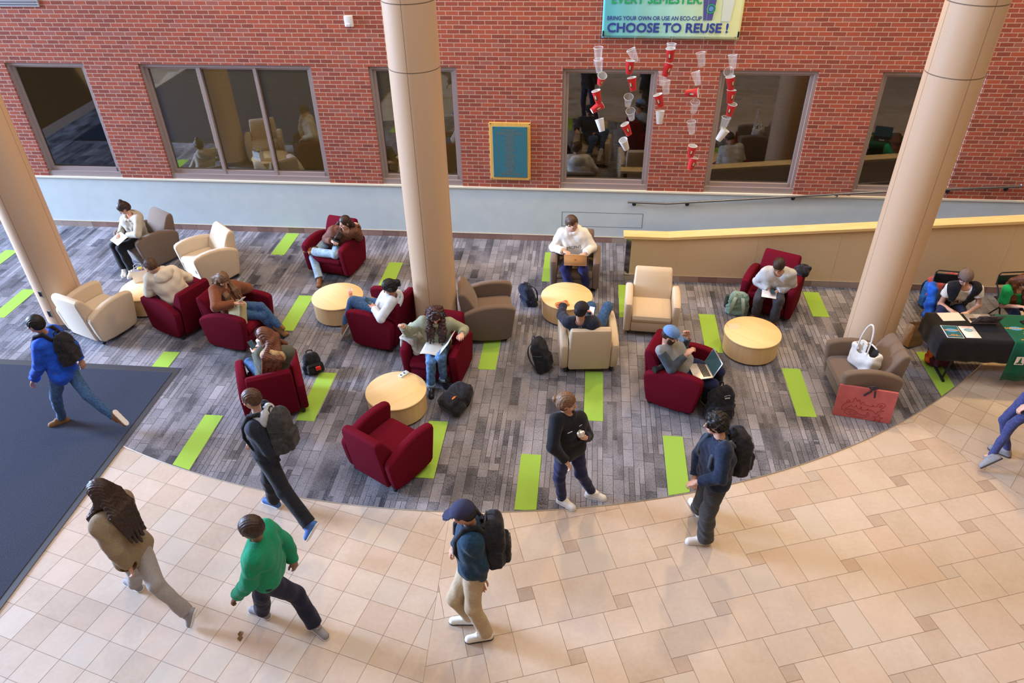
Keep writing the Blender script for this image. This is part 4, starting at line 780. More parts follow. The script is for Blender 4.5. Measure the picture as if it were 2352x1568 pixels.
POSES = {
'bun': dict(P=(-7.783, 10.911, 0.489), N=(-7.713, 10.759, 0.915), H=(-7.807, 10.790, 1.090), SL=(-7.546, 10.716, 0.942), SR=(-7.873, 10.806, 0.868), EL=(-7.524, 10.521, 0.743), ER=(-8.022, 10.865, 0.638), WL=(-7.763, 10.566, 0.684), WR=(-7.940, 10.631, 0.663), KL=(-7.906, 10.499, 0.480), KR=(-8.106, 10.618, 0.446), AL=(-7.800, 10.438, 0.089), AR=(-7.959, 10.472, 0.088), TL=(-7.787, 10.280, 0.110), TR=(-7.915, 10.319, 0.099)),
'hoodie': dict(P=(-6.092, 8.937, 0.544), N=(-6.224, 8.911, 0.985), H=(-6.266, 8.813, 1.154), SL=(-6.325, 8.769, 0.979), SR=(-6.107, 9.036, 0.948), EL=(-6.419, 8.771, 0.716), ER=(-5.997, 9.189, 0.741), WL=(-6.323, 8.993, 0.651), WR=(-6.233, 9.187, 0.658), KL=(-6.510, 9.034, 0.515), KR=(-6.374, 9.260, 0.514), AL=(-6.527, 9.047, 0.105), AR=(-6.422, 9.284, 0.107), TL=(-6.664, 9.097, 0.039), TR=(-6.549, 9.353, 0.039)),
'jacket': dict(P=(-5.130, 8.713, 0.489), N=(-5.125, 8.615, 0.936), H=(-5.079, 8.574, 1.126), SL=(-5.060, 8.774, 0.902), SR=(-5.187, 8.469, 1.002), EL=(-4.973, 8.981, 0.734), ER=(-5.100, 8.240, 0.868), WL=(-5.096, 8.764, 0.742), WR=(-4.891, 8.380, 0.845), KL=(-4.709, 8.736, 0.571), KR=(-4.698, 8.680, 0.454), AL=(-4.504, 8.756, 0.215), AR=(-4.601, 8.829, 0.087), TL=(-4.362, 8.768, 0.128), TR=(-4.450, 8.822, 0.030)),
'olive': dict(P=(-3.956, 7.173, 0.545), N=(-3.823, 7.166, 0.985), H=(-3.942, 7.223, 1.151), SL=(-3.987, 7.120, 0.965), SR=(-3.648, 7.182, 0.946), EL=(-4.063, 7.166, 0.699), ER=(-3.793, 7.196, 0.707), WL=(-4.204, 7.360, 0.770), WR=(-3.980, 7.245, 0.896), KL=(-4.333, 7.378, 0.576), KR=(-4.049, 7.592, 0.514), AL=(-4.321, 7.510, 0.188), AR=(-4.069, 7.632, 0.107), TL=(-4.362, 7.613, 0.073), TR=(-4.123, 7.767, 0.039)),
'puffer': dict(P=(-4.253, 10.915, 0.489), N=(-3.984, 10.725, 0.808), H=(-3.927, 10.688, 0.995), SL=(-3.814, 10.740, 0.821), SR=(-4.160, 10.717, 0.818), EL=(-3.809, 10.923, 0.609), ER=(-4.335, 10.800, 0.615), WL=(-3.817, 10.912, 0.859), WR=(-4.167, 10.625, 0.671), KL=(-4.115, 10.508, 0.490), KR=(-4.571, 10.651, 0.364), AL=(-4.516, 10.589, 0.483), AR=(-4.421, 10.380, 0.096), TL=(-4.651, 10.501, 0.442), TR=(-4.396, 10.237, 0.030)),
'headphones': dict(P=(-2.930, 8.882, 0.499), N=(-2.691, 8.700, 0.846), H=(-2.693, 8.668, 1.043), SL=(-2.644, 8.537, 0.887), SR=(-2.792, 8.836, 0.798), EL=(-2.788, 8.392, 0.688), ER=(-2.926, 8.920, 0.568), WL=(-2.939, 8.588, 0.729), WR=(-3.070, 9.099, 0.469), KL=(-3.338, 8.864, 0.648), KR=(-3.341, 8.937, 0.619), AL=(-3.492, 8.823, 0.269), AR=(-3.311, 9.091, 0.240), TL=(-3.610, 8.850, 0.165), TR=(-3.368, 9.159, 0.107)),
'sweater': dict(P=(-1.947, 8.120, 0.489), N=(-1.909, 7.985, 0.925), H=(-1.895, 7.914, 1.111), SL=(-1.735, 8.008, 0.930), SR=(-2.081, 7.988, 0.947), EL=(-1.558, 8.123, 0.745), ER=(-2.299, 7.972, 0.770), WL=(-1.547, 7.889, 0.831), WR=(-2.317, 7.819, 0.966), KL=(-1.817, 7.718, 0.568), KR=(-1.951, 7.688, 0.500), AL=(-1.806, 7.752, 0.160), AR=(-1.984, 7.678, 0.095), TL=(-1.686, 7.691, 0.056), TR=(-1.957, 7.530, 0.026)),
'mcphs': dict(P=(-0.099, 10.725, 0.489), N=(-0.168, 10.683, 0.940), H=(-0.184, 10.638, 1.134), SL=(0.009, 10.687, 0.937), SR=(-0.344, 10.680, 0.934), EL=(0.158, 10.641, 0.703), ER=(-0.466, 10.632, 0.685), WL=(0.036, 10.423, 0.710), WR=(-0.297, 10.452, 0.721), KL=(0.025, 10.312, 0.478), KR=(-0.273, 10.333, 0.463), AL=(0.099, 10.408, 0.088), AR=(-0.143, 10.226, 0.090), TL=(0.056, 10.256, 0.060), TR=(-0.266, 10.140, 0.035)),
'cap': dict(P=(0.157, 8.522, 0.521), N=(0.021, 8.243, 0.859), H=(0.018, 8.238, 1.059), SL=(-0.158, 8.240, 0.858), SR=(0.193, 8.246, 0.858), EL=(-0.248, 8.499, 0.801), ER=(0.250, 8.435, 0.659), WL=(-0.240, 8.749, 0.797), WR=(0.189, 8.676, 0.638), KL=(0.152, 8.920, 0.687), KR=(0.387, 8.776, 0.789), AL=(0.020, 8.963, 0.301), AR=(0.295, 8.914, 0.414), TL=(-0.028, 9.024, 0.161), TR=(0.263, 8.990, 0.276)),
'grey': dict(P=(2.932, 10.035, 0.489), N=(2.893, 9.758, 0.850), H=(2.854, 9.680, 1.029), SL=(3.062, 9.726, 0.873), SR=(2.726, 9.805, 0.835), EL=(3.145, 9.795, 0.614), ER=(2.676, 9.950, 0.600), WL=(2.916, 9.712, 0.562), WR=(2.808, 9.741, 0.562), KL=(2.942, 9.603, 0.491), KR=(2.673, 9.685, 0.462), AL=(2.942, 9.642, 0.086), AR=(2.706, 9.807, 0.080), TL=(2.817, 9.558, 0.030), TR=(2.594, 9.699, 0.045)),
'blue_cap': dict(P=(1.402, 7.824, 0.489), N=(1.132, 7.792, 0.860), H=(1.154, 7.763, 1.056), SL=(1.252, 7.911, 0.817), SR=(1.035, 7.651, 0.888), EL=(1.382, 8.073, 0.629), ER=(1.191, 7.559, 0.674), WL=(1.422, 8.010, 0.867), WR=(1.366, 7.656, 0.831), KL=(1.832, 7.748, 0.516), KR=(1.741, 7.559, 0.459), AL=(1.845, 7.825, 0.113), AR=(1.712, 7.734, 0.090), TL=(1.969, 7.767, 0.030), TR=(1.779, 7.593, 0.054)),
'vest': dict(P=(5.428, 9.761, 0.489), N=(5.408, 9.503, 0.866), H=(5.351, 9.476, 1.056), SL=(5.571, 9.455, 0.893), SR=(5.244, 9.554, 0.827), EL=(5.658, 9.433, 0.627), ER=(5.207, 9.566, 0.549), WL=(5.462, 9.281, 0.596), WR=(5.264, 9.325, 0.587), KL=(5.434, 9.332, 0.517), KR=(5.183, 9.408, 0.513), AL=(5.428, 9.320, 0.107), AR=(5.170, 9.352, 0.107), TL=(5.421, 9.175, 0.039), TR=(5.142, 9.209, 0.039)),
'green_tee': dict(P=(6.366, 9.799, 0.489), N=(6.170, 9.555, 0.823), H=(6.151, 9.483, 1.008), SL=(6.338, 9.585, 0.792), SR=(6.002, 9.528, 0.855), EL=(6.569, 9.719, 0.708), ER=(6.038, 9.538, 0.576), WL=(6.430, 9.518, 0.657), WR=(6.128, 9.338, 0.694), KL=(6.433, 9.375, 0.513), KR=(6.182, 9.411, 0.513), AL=(6.428, 9.320, 0.107), AR=(6.170, 9.352, 0.107), TL=(6.421, 9.175, 0.039), TR=(6.142, 9.210, 0.039)),
'fleece': dict(P=(-0.042, 5.764, 0.891), N=(-0.071, 5.771, 1.351), H=(-0.091, 5.772, 1.550), SL=(0.048, 5.865, 1.268), SR=(-0.193, 5.662, 1.412), EL=(0.139, 5.884, 1.004), ER=(-0.212, 5.470, 1.205), WL=(0.100, 6.056, 0.827), WR=(-0.079, 5.489, 0.994), KL=(0.089, 5.835, 0.481), KR=(-0.148, 5.749, 0.483), AL=(0.219, 5.936, 0.098), AR=(-0.108, 5.808, 0.086), TL=(0.372, 5.899, 0.069), TR=(0.021, 5.726, 0.030)),
'navy': dict(P=(1.450, 5.530, 0.874), N=(1.446, 5.551, 1.335), H=(1.386, 5.600, 1.520), SL=(1.465, 5.379, 1.377), SR=(1.362, 5.663, 1.220), EL=(1.452, 5.265, 1.121), ER=(1.309, 5.751, 0.960), WL=(1.247, 5.313, 0.986), WR=(1.284, 5.608, 0.757), KL=(1.414, 5.335, 0.495), KR=(1.397, 5.566, 0.447), AL=(1.451, 5.375, 0.090), AR=(1.425, 5.783, 0.099), TL=(1.290, 5.362, 0.046), TR=(1.380, 5.908, 0.022)),
'w_blue': dict(P=(-6.461, 6.729, 0.869), N=(-6.526, 6.783, 1.340), H=(-6.542, 6.738, 1.534), SL=(-6.463, 6.622, 1.333), SR=(-6.588, 6.945, 1.347), EL=(-6.609, 6.475, 1.145), ER=(-6.650, 6.766, 1.140), WL=(-6.646, 6.410, 0.906), WR=(-6.681, 6.786, 0.893), KL=(-6.606, 6.589, 0.485), KR=(-6.205, 6.644, 0.512), AL=(-6.719, 6.654, 0.093), AR=(-5.932, 6.603, 0.203), TL=(-6.848, 6.565, 0.060), TR=(-5.894, 6.586, 0.049)),
'w_dark': dict(P=(-3.262, 5.427, 0.926), N=(-3.312, 5.517, 1.389), H=(-3.338, 5.528, 1.587), SL=(-3.315, 5.344, 1.386), SR=(-3.309, 5.690, 1.392), EL=(-3.260, 5.220, 1.141), ER=(-3.276, 5.573, 1.140), WL=(-3.241, 5.126, 0.910), WR=(-3.296, 5.490, 0.905), KL=(-3.051, 5.165, 0.634), KR=(-3.357, 5.436, 0.502), AL=(-2.770, 4.981, 0.356), AR=(-3.396, 5.494, 0.094), TL=(-2.890, 4.949, 0.255), TR=(-3.543, 5.541, 0.053)),
'w_brown': dict(P=(-4.149, 4.153, 0.866), N=(-4.223, 4.204, 1.328), H=(-4.274, 4.238, 1.519), SL=(-4.296, 4.047, 1.335), SR=(-4.151, 4.362, 1.321), EL=(-4.407, 4.188, 1.120), ER=(-4.276, 4.509, 1.118), WL=(-4.480, 4.276, 0.898), WR=(-4.382, 4.611, 0.916), KL=(-4.259, 4.182, 0.450), KR=(-3.891, 3.964, 0.565), AL=(-4.433, 4.285, 0.092), AR=(-3.671, 3.924, 0.221), TL=(-4.575, 4.341, 0.044), TR=(-3.774, 3.899, 0.101)),
'w_green': dict(P=(-2.703, 3.961, 0.878), N=(-2.716, 3.971, 1.339), H=(-2.718, 3.929, 1.535), SL=(-2.717, 3.798, 1.350), SR=(-2.714, 4.144, 1.329), EL=(-2.704, 3.922, 1.099), ER=(-2.710, 4.315, 1.107), WL=(-2.770, 3.973, 0.863), WR=(-2.776, 4.378, 0.874), KL=(-2.555, 4.033, 0.481), KR=(-2.889, 4.009, 0.494), AL=(-2.437, 3.990, 0.090), AR=(-2.993, 4.086, 0.105), TL=(-2.304, 3.906, 0.122), TR=(-3.128, 4.126, 0.030)),
'w_khaki': dict(P=(-0.871, 4.229, 0.877), N=(-0.889, 4.295, 1.337), H=(-0.935, 4.254, 1.527), SL=(-0.899, 4.122, 1.344), SR=(-0.879, 4.468, 1.330), EL=(-0.890, 4.227, 1.085), ER=(-0.913, 4.618, 1.096), WL=(-1.000, 4.199, 0.862), WR=(-1.001, 4.636, 0.863), KL=(-0.866, 4.034, 0.490), KR=(-1.045, 4.103, 0.506), AL=(-0.761, 4.041, 0.092), AR=(-0.940, 4.196, 0.122), TL=(-0.927, 3.996, 0.088), TR=(-1.067, 4.185, 0.029)),
'w_right': dict(P=(5.190, 7.204, 0.881), N=(5.190, 7.205, 1.341), H=(5.166, 7.158, 1.534), SL=(5.152, 7.036, 1.331), SR=(5.228, 7.373, 1.350), EL=(5.193, 6.867, 1.111), ER=(5.194, 7.249, 1.102), WL=(5.129, 6.808, 0.877), WR=(5.124, 7.203, 0.866), KL=(5.092, 6.962, 0.539), KR=(5.099, 7.132, 0.467), AL=(4.915, 6.789, 0.207), AR=(5.223, 7.027, 0.090), TL=(4.768, 6.823, 0.129), TR=(5.103, 7.115, 0.030)),
}
# ================================================================== armchairs
def fabric(name, c, ns=220, n=0.10):
    return mat(name, c, 0.92, noise=n, nscale=ns, bump=0.15, spec=0.12, sheen=0.25)
M_MAR = mat('maroon_fabric', (0.125, 0.006, 0.017), 0.95, noise=0.12, nscale=220, bump=0.15, spec=0.06); M_CRM = fabric('cream_fabric', (0.60, 0.49, 0.35)); M_BRN = fabric('taupe_fabric', (0.165, 0.118, 0.088))
M_CAST = mat('caster_rubber', (0.015, 0.015, 0.017), 0.4)
def make_armchair(m, name='armchair'):
    c = empty(name, (0, 0, 0))
    prof = [(0.16, 0.045), (0.30, 0.062), (0.345, 0.10), (0.392, 0.40), (0.412, 0.545), (0.400, 0.592), (0.355, 0.618), (0.25, 0.640), (0.10, 0.645), (-0.05, 0.630), (-0.20, 0.590), (-0.315, 0.540), (-0.352, 0.505), (-0.360, 0.46), (-0.330, 0.25), (-0.300, 0.11), (-0.27, 0.075), (-0.10, 0.048)]
    for s in (-1, 1):
        q = MB(); a, b = sorted((s * 0.292, s * 0.402)); q.prism(prof, a, b, None, 0, 0.034, 4); autosmooth(q.obj('armrest', m, c), 35)
    bp = [(-0.15, 0.10), (-0.13, 0.30), (-0.135, 0.43), (-0.175, 0.56), (-0.235, 0.68), (-0.285, 0.765), (-0.325, 0.805), (-0.370, 0.812), (-0.405, 0.785), (-0.412, 0.735), (-0.375, 0.45), (-0.335, 0.16), (-0.315, 0.085)]
    q = MB(); q.prism(bp, -0.290, 0.290, None, 0, 0.030, 4); V2 = []
    for x, y, z in q.V: k = 1 - 0.05 * max(0, (z - 0.5) / 0.3); V2.append((x * k, y + 0.018 * (1 - (x / 0.29) ** 2) * (1 if y > -0.3 else 0) * (z > .4), z + 0.012 * (1 - (x / 0.29) ** 2) * max(0, (z - 0.6) / 0.2)))
    q.V = V2; autosmooth(q.obj('backrest', m, c), 35)
    sp = [(-0.20, 0.285), (0.30, 0.265), (0.372, 0.285), (0.392, 0.335), (0.378, 0.385), (0.335, 0.412), (0.20, 0.420), (-0.02, 0.412), (-0.20, 0.400)]
    q = MB(); q.prism(sp, -0.288, 0.288, None, 0, 0.024, 4); autosmooth(q.obj('seat_cushion', m, c), 35)
    q = MB(); q.prism([(-0.26, 0.085), (0.325, 0.085), (0.355, 0.12), (0.362, 0.262), (0.34, 0.275), (-0.26, 0.275)], -0.290, 0.290, None, 0, 0.012, 2); autosmooth(q.obj('front_rail', m, c), 35)
    for sx in (-1, 1):
        for y in (0.255, -0.255):
            q = MB(); q.lathe([(0.020, -0.018), (0.030, -0.013), (0.030, 0.013), (0.020, 0.018)], 16, T(sx * 0.325, y, 0.037) @ Matrix.Rotation(PI / 2, 4, 'Y')); q.rbox((sx * 0.325 - 0.024, y - 0.02, 0.040), (sx * 0.325 + 0.024, y + 0.02, 0.085), 0.006, 2); autosmooth(q.obj('caster', M_CAST, c))
    return c
CH = {'A': (-7.669, 10.985, -121), 'B': (-6.336, 10.491, -130), 'C': (-7.355, 8.731, 69), 'D': (-6.093, 8.996, 156), 'E': (-5.118, 8.736, -11), 'F': (-4.003, 7.200, 116), 'G': (-4.238, 10.889, -103), 'H': (-2.897, 8.902, 164),
      'I': (-1.942, 8.13, -99), 'J': (-1.401, 9.219, 10), 'K': (-0.105, 10.707, -91), 'L': (0.125, 8.538, 96), 'M': (1.075, 9.523, -93), 'N': (2.966, 10.157, -115), 'O': (1.332, 7.87, -21), 'P': (3.76, 8.092, -177), 'Q': (-2.208, 6.204, 60)}
CL = {'A': ('t', 'taupe armchair by the plaster wall holding the person with the bun'), 'B': ('c', 'empty cream armchair beside the far left taupe armchair, its back to the wall'), 'C': ('c', 'empty cream armchair seen from behind next to the left column'),
      'D': ('m', 'maroon armchair holding the person in the cream hoodie'), 'E': ('m', 'maroon armchair under the person in the rust brown jacket'), 'F': ('m', 'maroon armchair seen from behind with the long-haired person in olive'), 'G': ('m', 'maroon armchair near the wall with the person in the brown puffer coat'),
      'H': ('m', 'maroon armchair left of the middle column with the white-hooded headphone wearer'), 'I': ('m', 'maroon armchair in front of the middle column with the newspaper reader'), 'J': ('t', 'empty taupe armchair right beside the middle column'), 'K': ('t', 'taupe armchair near the wall with the laptop user in a white lettered hoodie'),
      'L': ('c', 'cream armchair seen from behind with the person in a black cap'), 'M': ('c', 'empty cream armchair facing forward in front of the ramp wall'), 'N': ('m', 'maroon armchair against the ramp wall with the person in a grey sweatshirt'), 'O': ('m', 'maroon armchair with the blue-capped laptop user'),
      'P': ('t', 'taupe armchair at the right column holding a white tote bag'), 'Q': ('m', 'empty maroon armchair at the front edge of the carpet')}
MM = {'m': M_MAR, 'c': M_CRM, 't': M_BRN}; proto = {}
for k, (x, y, th) in CH.items():
    kind, lab = CL[k]
    if kind not in proto: o = proto[kind] = make_armchair(MM[kind])
    else: o = copy_tree(proto[kind])
    o.location = (x, y, 0.0065); o.rotation_euler = (0, 0, math.radians(th - 90)); o['label'] = lab; o['category'] = 'armchair'; o['group'] = {'m': 'maroon lounge armchairs', 'c': 'cream lounge armchairs', 't': 'taupe lounge armchairs'}[kind]
def chairM(k, dx=0, dy=0, dz=0.0, rz=0): x, y, th = CH[k]; return Matrix.Translation((x, y, 0.0065)) @ Matrix.Rotation(math.radians(th - 90), 4, 'Z') @ T(dx, dy, dz, rz)

# ================================================================== drum tables
M_MTOP = wood_material('maple_top', (0.84, 0.60, 0.29), (0.90, 0.67, 0.35), 0, 0.5, 0.4); M_MSIDE = wood_material('maple_side', (0.68, 0.46, 0.22), (0.75, 0.52, 0.27), 2, 0.5, 0.6)
def make_table():
    c = empty('drum_table', (0, 0, 0)); q = MB(); q.lathe([(0.375, 0.318), (0.392, 0.320), (0.400, 0.327), (0.400, 0.336), (0.392, 0.345)], 72); autosmooth(q.obj('tabletop', M_MTOP, c), 50)
    q = MB(); q.lathe([(0.375, 0.030), (0.383, 0.034), (0.387, 0.318)], 72, None, 0, False); q.lathe([(0.3, 0.031), (0.375, 0.030)], 72, None, 0, False); autosmooth(q.obj('drum', M_MSIDE, c), 50)
    q = MB(); q.lathe([(0.345, 0.0), (0.345, 0.034)], 48); q.obj('plinth', M_BLK, c); return c
TB = [(-6.96, 9.482, 'leftmost maple drum table, a white paper bag on it'), (-3.788, 9.454, 'round maple drum table with an iced orange drink on it'), (-2.348, 7.252, 'maple drum table behind the empty maroon armchair, a white gadget on it'),
      (-0.212, 9.724, 'maple drum table with an open snack bag before the white-hoodie laptop user'), (2.480, 8.942, 'rightmost maple drum table with a folded note on its edge')]
tp = None
for x, y, lab in TB:
    if tp is None: tp = make_table(); o = tp
    else: o = copy_tree(tp)
    o.location = (x, y, 0.0065); o.rotation_euler = (0, 0, x); tag(o, lab, 'table', 'maple drum tables')

# ================================================================== people
HB = hairm('dark_brown_hair', (0.035, 0.018, 0.012)); HBK = hairm('black_hair', (0.010, 0.008, 0.008)); HLB = hairm('light_brown_hair', (0.16, 0.085, 0.045)); HRB = hairm('auburn_hair', (0.12, 0.040, 0.018)); HMB = hairm('brown_hair', (0.075, 0.036, 0.020))
DENIM = cloth('blue_denim', (0.045, 0.105, 0.235), 0.35, 45); LDENIM = cloth('light_denim', (0.30, 0.43, 0.56), 0.2, 30); BLACKC = cloth('black_cotton', (0.014, 0.015, 0.020), 0.3, 60); NAVYC = cloth('navy_cotton', (0.012, 0.018, 0.060), 0.25, 60)
WHITEC = cloth('white_cotton', (0.74, 0.73, 0.70), 0.05, 70); CREAMC = cloth('cream_cotton', (0.70, 0.64, 0.52), 0.06, 70); GREYC = cloth('light_grey_cotton', (0.47, 0.48, 0.49), 0.10, 90); BEIGEC = cloth('beige_cotton', (0.46, 0.42, 0.34), 0.08, 90)
S_WHITE = mat('white_shoe', (0.76, 0.76, 0.74), 0.6); S_SOLE = mat('white_rubber', (0.72, 0.72, 0.70), 0.6); S_TAN = mat('tan_suede', (0.24, 0.125, 0.05), 0.8); S_BRN = mat('brown_leather', (0.22, 0.085, 0.03), 0.5); S_BLK = mat('black_leather', (0.018, 0.018, 0.022), 0.35); S_DSOLE = mat('dark_rubber', (0.03, 0.028, 0.026), 0.7)
S_BLUE = mat('blue_mesh_shoe', (0.05, 0.13, 0.36), 0.7); S_GREY = mat('grey_shoe', (0.25, 0.25, 0.27), 0.7)
P = POSES
def walk_arms(k, th, sw):
    p = P[k]; t_ = math.radians(th); f = np.array((math.cos(t_), math.sin(t_), 0)); r = np.array((math.sin(t_), -math.cos(t_), 0)); N_ = np.array(p['N'])
    for sd, sg, w in (('L', -1, sw), ('R', 1, -sw)):
        S_ = N_ + r * sg * 0.172 + np.array((0, 0, -0.045)); E_ = S_ + r * sg * 0.045 + f * (0.10 * w - 0.02) + np.array((0, 0, -0.265)); W_ = E_ + f * (0.07 + 0.10 * w) - r * sg * 0.02 + np.array((0, 0, -0.225)); p['S' + sd], p['E' + sd], p['W' + sd] = tuple(S_), tuple(E_), tuple(W_)
walk_arms('w_blue', 186, 1); walk_arms('w_dark', 185, -1); walk_arms('w_brown', 172, -1); walk_arms('w_green', 184, 1); walk_arms('w_khaki', 190, -0.6); walk_arms('w_right', 180, 1)
e_ = P['fleece']['EL']; P['fleece']['WL'] = (e_[0] - 0.05, e_[1] - 0.185, e_[2] + 0.155)
for k_ in ('P', 'N', 'H', 'SL', 'SR', 'EL', 'ER', 'WL', 'WR'): P['w_right'][k_] = (P['w_right'][k_][0] + 0.24, P['w_right'][k_][1], P['w_right'][k_][2])
def shp(a, b, **k): return dict(m=a, sole=b, **k)
person('bun', P['bun'], -138, 42, 'person with a dark hair bun reading a white sheet, seated by the wall', 'light', hair=dict(m=HB, style='bun', vol=0.002, bun=(0, -0.075, 0.105)),
       top=dict(m=BEIGEC, name='hoodie', t=0.020, collar='hood', hem=0.05), trousers=dict(m=BLACKC, name='trousers', t=0.018, flare=0.012, len=0.02), shoes=shp(S_WHITE, S_SOLE, lace=WHITEC))
person('hoodie', P['hoodie'], 158, 38, 'person in a cream hoodie leaning over the leftmost drum table', 'light', sex='m', hair=dict(m=HMB, style='short'),
       top=dict(m=CREAMC, name='hoodie', t=0.030, collar='hood', fold=0.006), trousers=dict(m=NAVYC, name='trousers'), shoes=shp(S_WHITE, S_SOLE))
person('jacket', P['jacket'], -40, 42, 'seated person with long fair hair, rust brown jacket and canvas tote', 'fair', hair=dict(m=HLB, style='long', len=0.34, front=0.05),
       top=dict(m=cloth('rust_corduroy', (0.19, 0.065, 0.030), 0.2, 70), name='jacket', t=0.030, fold=0.007, hem=0.02), trousers=dict(m=DENIM, name='jeans', t=0.014), shoes=shp(S_TAN, S_DSOLE, boot=0.03))
OL = cloth('olive_cotton', (0.085, 0.088, 0.062), 0.2, 60)
person('olive', P['olive'], 172, 30, 'person with long auburn hair in an olive jacket holding phone and cup', 'fair', hair=dict(m=HRB, style='long', len=0.42, wave=0.003, vol=0.006, tka=0.045),
       top=dict(m=OL, name='jacket', t=0.028, fold=0.006), trousers=dict(m=DENIM, name='jeans'), shoes=shp(S_BRN, S_DSOLE))
person('puffer', P['puffer'], -128, 14, 'person in a brown puffer coat and pale jeans, legs crossed, hand in hair', 'fair', hair=dict(m=HB, style='long', len=0.30, sides=2),
       top=dict(m=mat('brown_quilt', (0.155, 0.066, 0.046), 0.72, noise=0.30, nscale=18, bump=0.5, spec=0.15), name='puffer_coat', t=0.034, fold=0.005, ff=42, collar='high', hem=0.0, quilt=True), trousers=dict(m=LDENIM, name='jeans', t=0.018, flare=0.012, fold=0.005), shoes=shp(S_BRN, S_DSOLE, boot=0.05), hands=dict(L=dict(d=(-0.6, 0.1, 0.1), pn=(0, -0.3, -1))))
person('headphones', P['headphones'], 196, 34, 'seated person in a white hoodie with black headphones and dark ponytail', 'light', hair=dict(m=HBK, style='pony', vol=0.004, wave=0.003),
       top=dict(m=cloth('off_white_fleece', (0.64, 0.66, 0.68), 0.06, 80), name='hoodie', t=0.022, collar='hood'), trousers=dict(m=DENIM, name='jeans'), shoes=shp(S_TAN, S_SOLE))
SAGE = cloth('sage_knit', (0.30, 0.335, 0.245), 0.22, 130, 0.5)
person('sweater', P['sweater'], -72, 44, 'person in a sage knit sweater and blue headphones holding an open newspaper', 'fair', roll=-10, hair=dict(m=hairm('deep_brown_hair', (0.045, 0.018, 0.016)), style='long', len=0.36, wave=0.006, vol=0.010, over=-0.02, front=0.06),
       top=dict(m=SAGE, name='knit_sweater', t=0.026, fold=0.005, collar='high'), trousers=dict(m=cloth('washed_denim', (0.09, 0.20, 0.40), 0.45, 22), name='jeans', t=0.014, turnup=LDENIM), shoes=shp(S_BLK, S_DSOLE, boot=0.07, lace=GREYC), hands=dict(R=dict(curl=1.3)))
INK_MC = mat('charcoal_print', (0.10, 0.10, 0.11), 0.8)
person('mcphs', P['mcphs'], -38, 10, 'person in a white hoodie with dark lettering using a laptop', 'fair', sex='m', hair=dict(m=HMB, style='short', vol=0.004),
       top=dict(m=cloth('white_fleece', (0.80, 0.79, 0.75), 0.04, 80), name='hoodie', t=0.032, collar='hood', fold=0.007, text=[('chest_lettering', 'MCPHS', 0.075, 0.0, 0.0, INK_MC, dict(offset=0.0))]), trousers=dict(m=cloth('navy_sweatpants', (0.018, 0.022, 0.105), 0.2, 60), name='trousers', t=0.026, fold=0.006), shoes=shp(S_WHITE, S_SOLE))
person('cap', P['cap'], 68, 18, 'person in a black cap seen from behind, arm reaching to a drum table', 'light', sex='m', hair=dict(m=HBK, style='short'),
       top=dict(m=cloth('dark_navy_shell', (0.017, 0.022, 0.040), 0.25, 40), name='jacket', t=0.026, collar='high', fold=0.006), trousers=dict(m=DENIM, name='jeans', t=0.016), shoes=shp(S_WHITE, S_SOLE), hands=dict(R=dict(d=(-0.25, 0.5, 0.7), pn=(-0.9, 0.1, 0.3), curl=0.7)))
person('grey', P['grey'], -108, 52, 'person in a light grey sweatshirt looking down at a phone by the ramp wall', 'light', sex='m', hair=dict(m=HB, style='short'),
       top=dict(m=GREYC, name='sweatshirt', t=0.030, fold=0.007), trousers=dict(m=cloth('charcoal_denim', (0.050, 0.050, 0.062), 0.3, 50), name='jeans', t=0.022, fold=0.006), shoes=shp(S_BRN, S_DSOLE))
person('blue_cap', P['blue_cap'], -18, 22, 'bearded person in a blue cap and grey shirt with a laptop', 'light', sex='m', hair=dict(m=HB, style='short'),
       top=dict(m=cloth('heather_grey', (0.235, 0.25, 0.265), 0.15, 110), name='raglan_shirt', t=0.012, fold=0.005), trousers=dict(m=NAVYC, name='trousers', t=0.018), shoes=shp(S_BLK, S_SOLE), hands=dict(R=dict(pn=(0.3, 0.2, -0.9)), L=dict(d=(-0.3, -0.1, 0.8), pn=(0, -1, 0))))
person('vest', P['vest'], -99, 38, 'person in a white t-shirt, black vest and grey headband behind the table', 'fair', hair=dict(m=HB, style='bun', vol=0.003, wave=0.003, bun=(0, -0.11, 0.0)),
       top=dict(m=WHITEC, name='t_shirt', t=0.016, sleeve=0.45, text=[('shirt_print', 'A', 0.10, -0.01, -0.02, mat('brown_print', (0.20, 0.06, 0.03), 0.7), dict(offset=0.003)), ('shirt_print', 'B', 0.04, 0.045, 0.01, mat('olive_print', (0.20, 0.16, 0.04), 0.7), dict(offset=0.002)), ('shirt_print', 'E', 0.04, 0.045, -0.04, mat('olive_print', (0.20, 0.16, 0.04), 0.7), dict(offset=0.002))]), trousers=dict(m=NAVYC, name='trousers'), shoes=shp(S_BLK, S_DSOLE))
person('green_tee', P['green_tee'], -62, 32, 'person in a bright green t-shirt behind the table at the right edge', 'fair', hair=dict(m=HRB, style='long', len=0.30, front=0.04),
       top=dict(m=cloth('bright_green_cotton', (0.015, 0.42, 0.13), 0.1, 60), name='t_shirt', t=0.018, sleeve=0.75), trousers=dict(m=NAVYC, name='trousers'), shoes=shp(S_BLK, S_DSOLE))
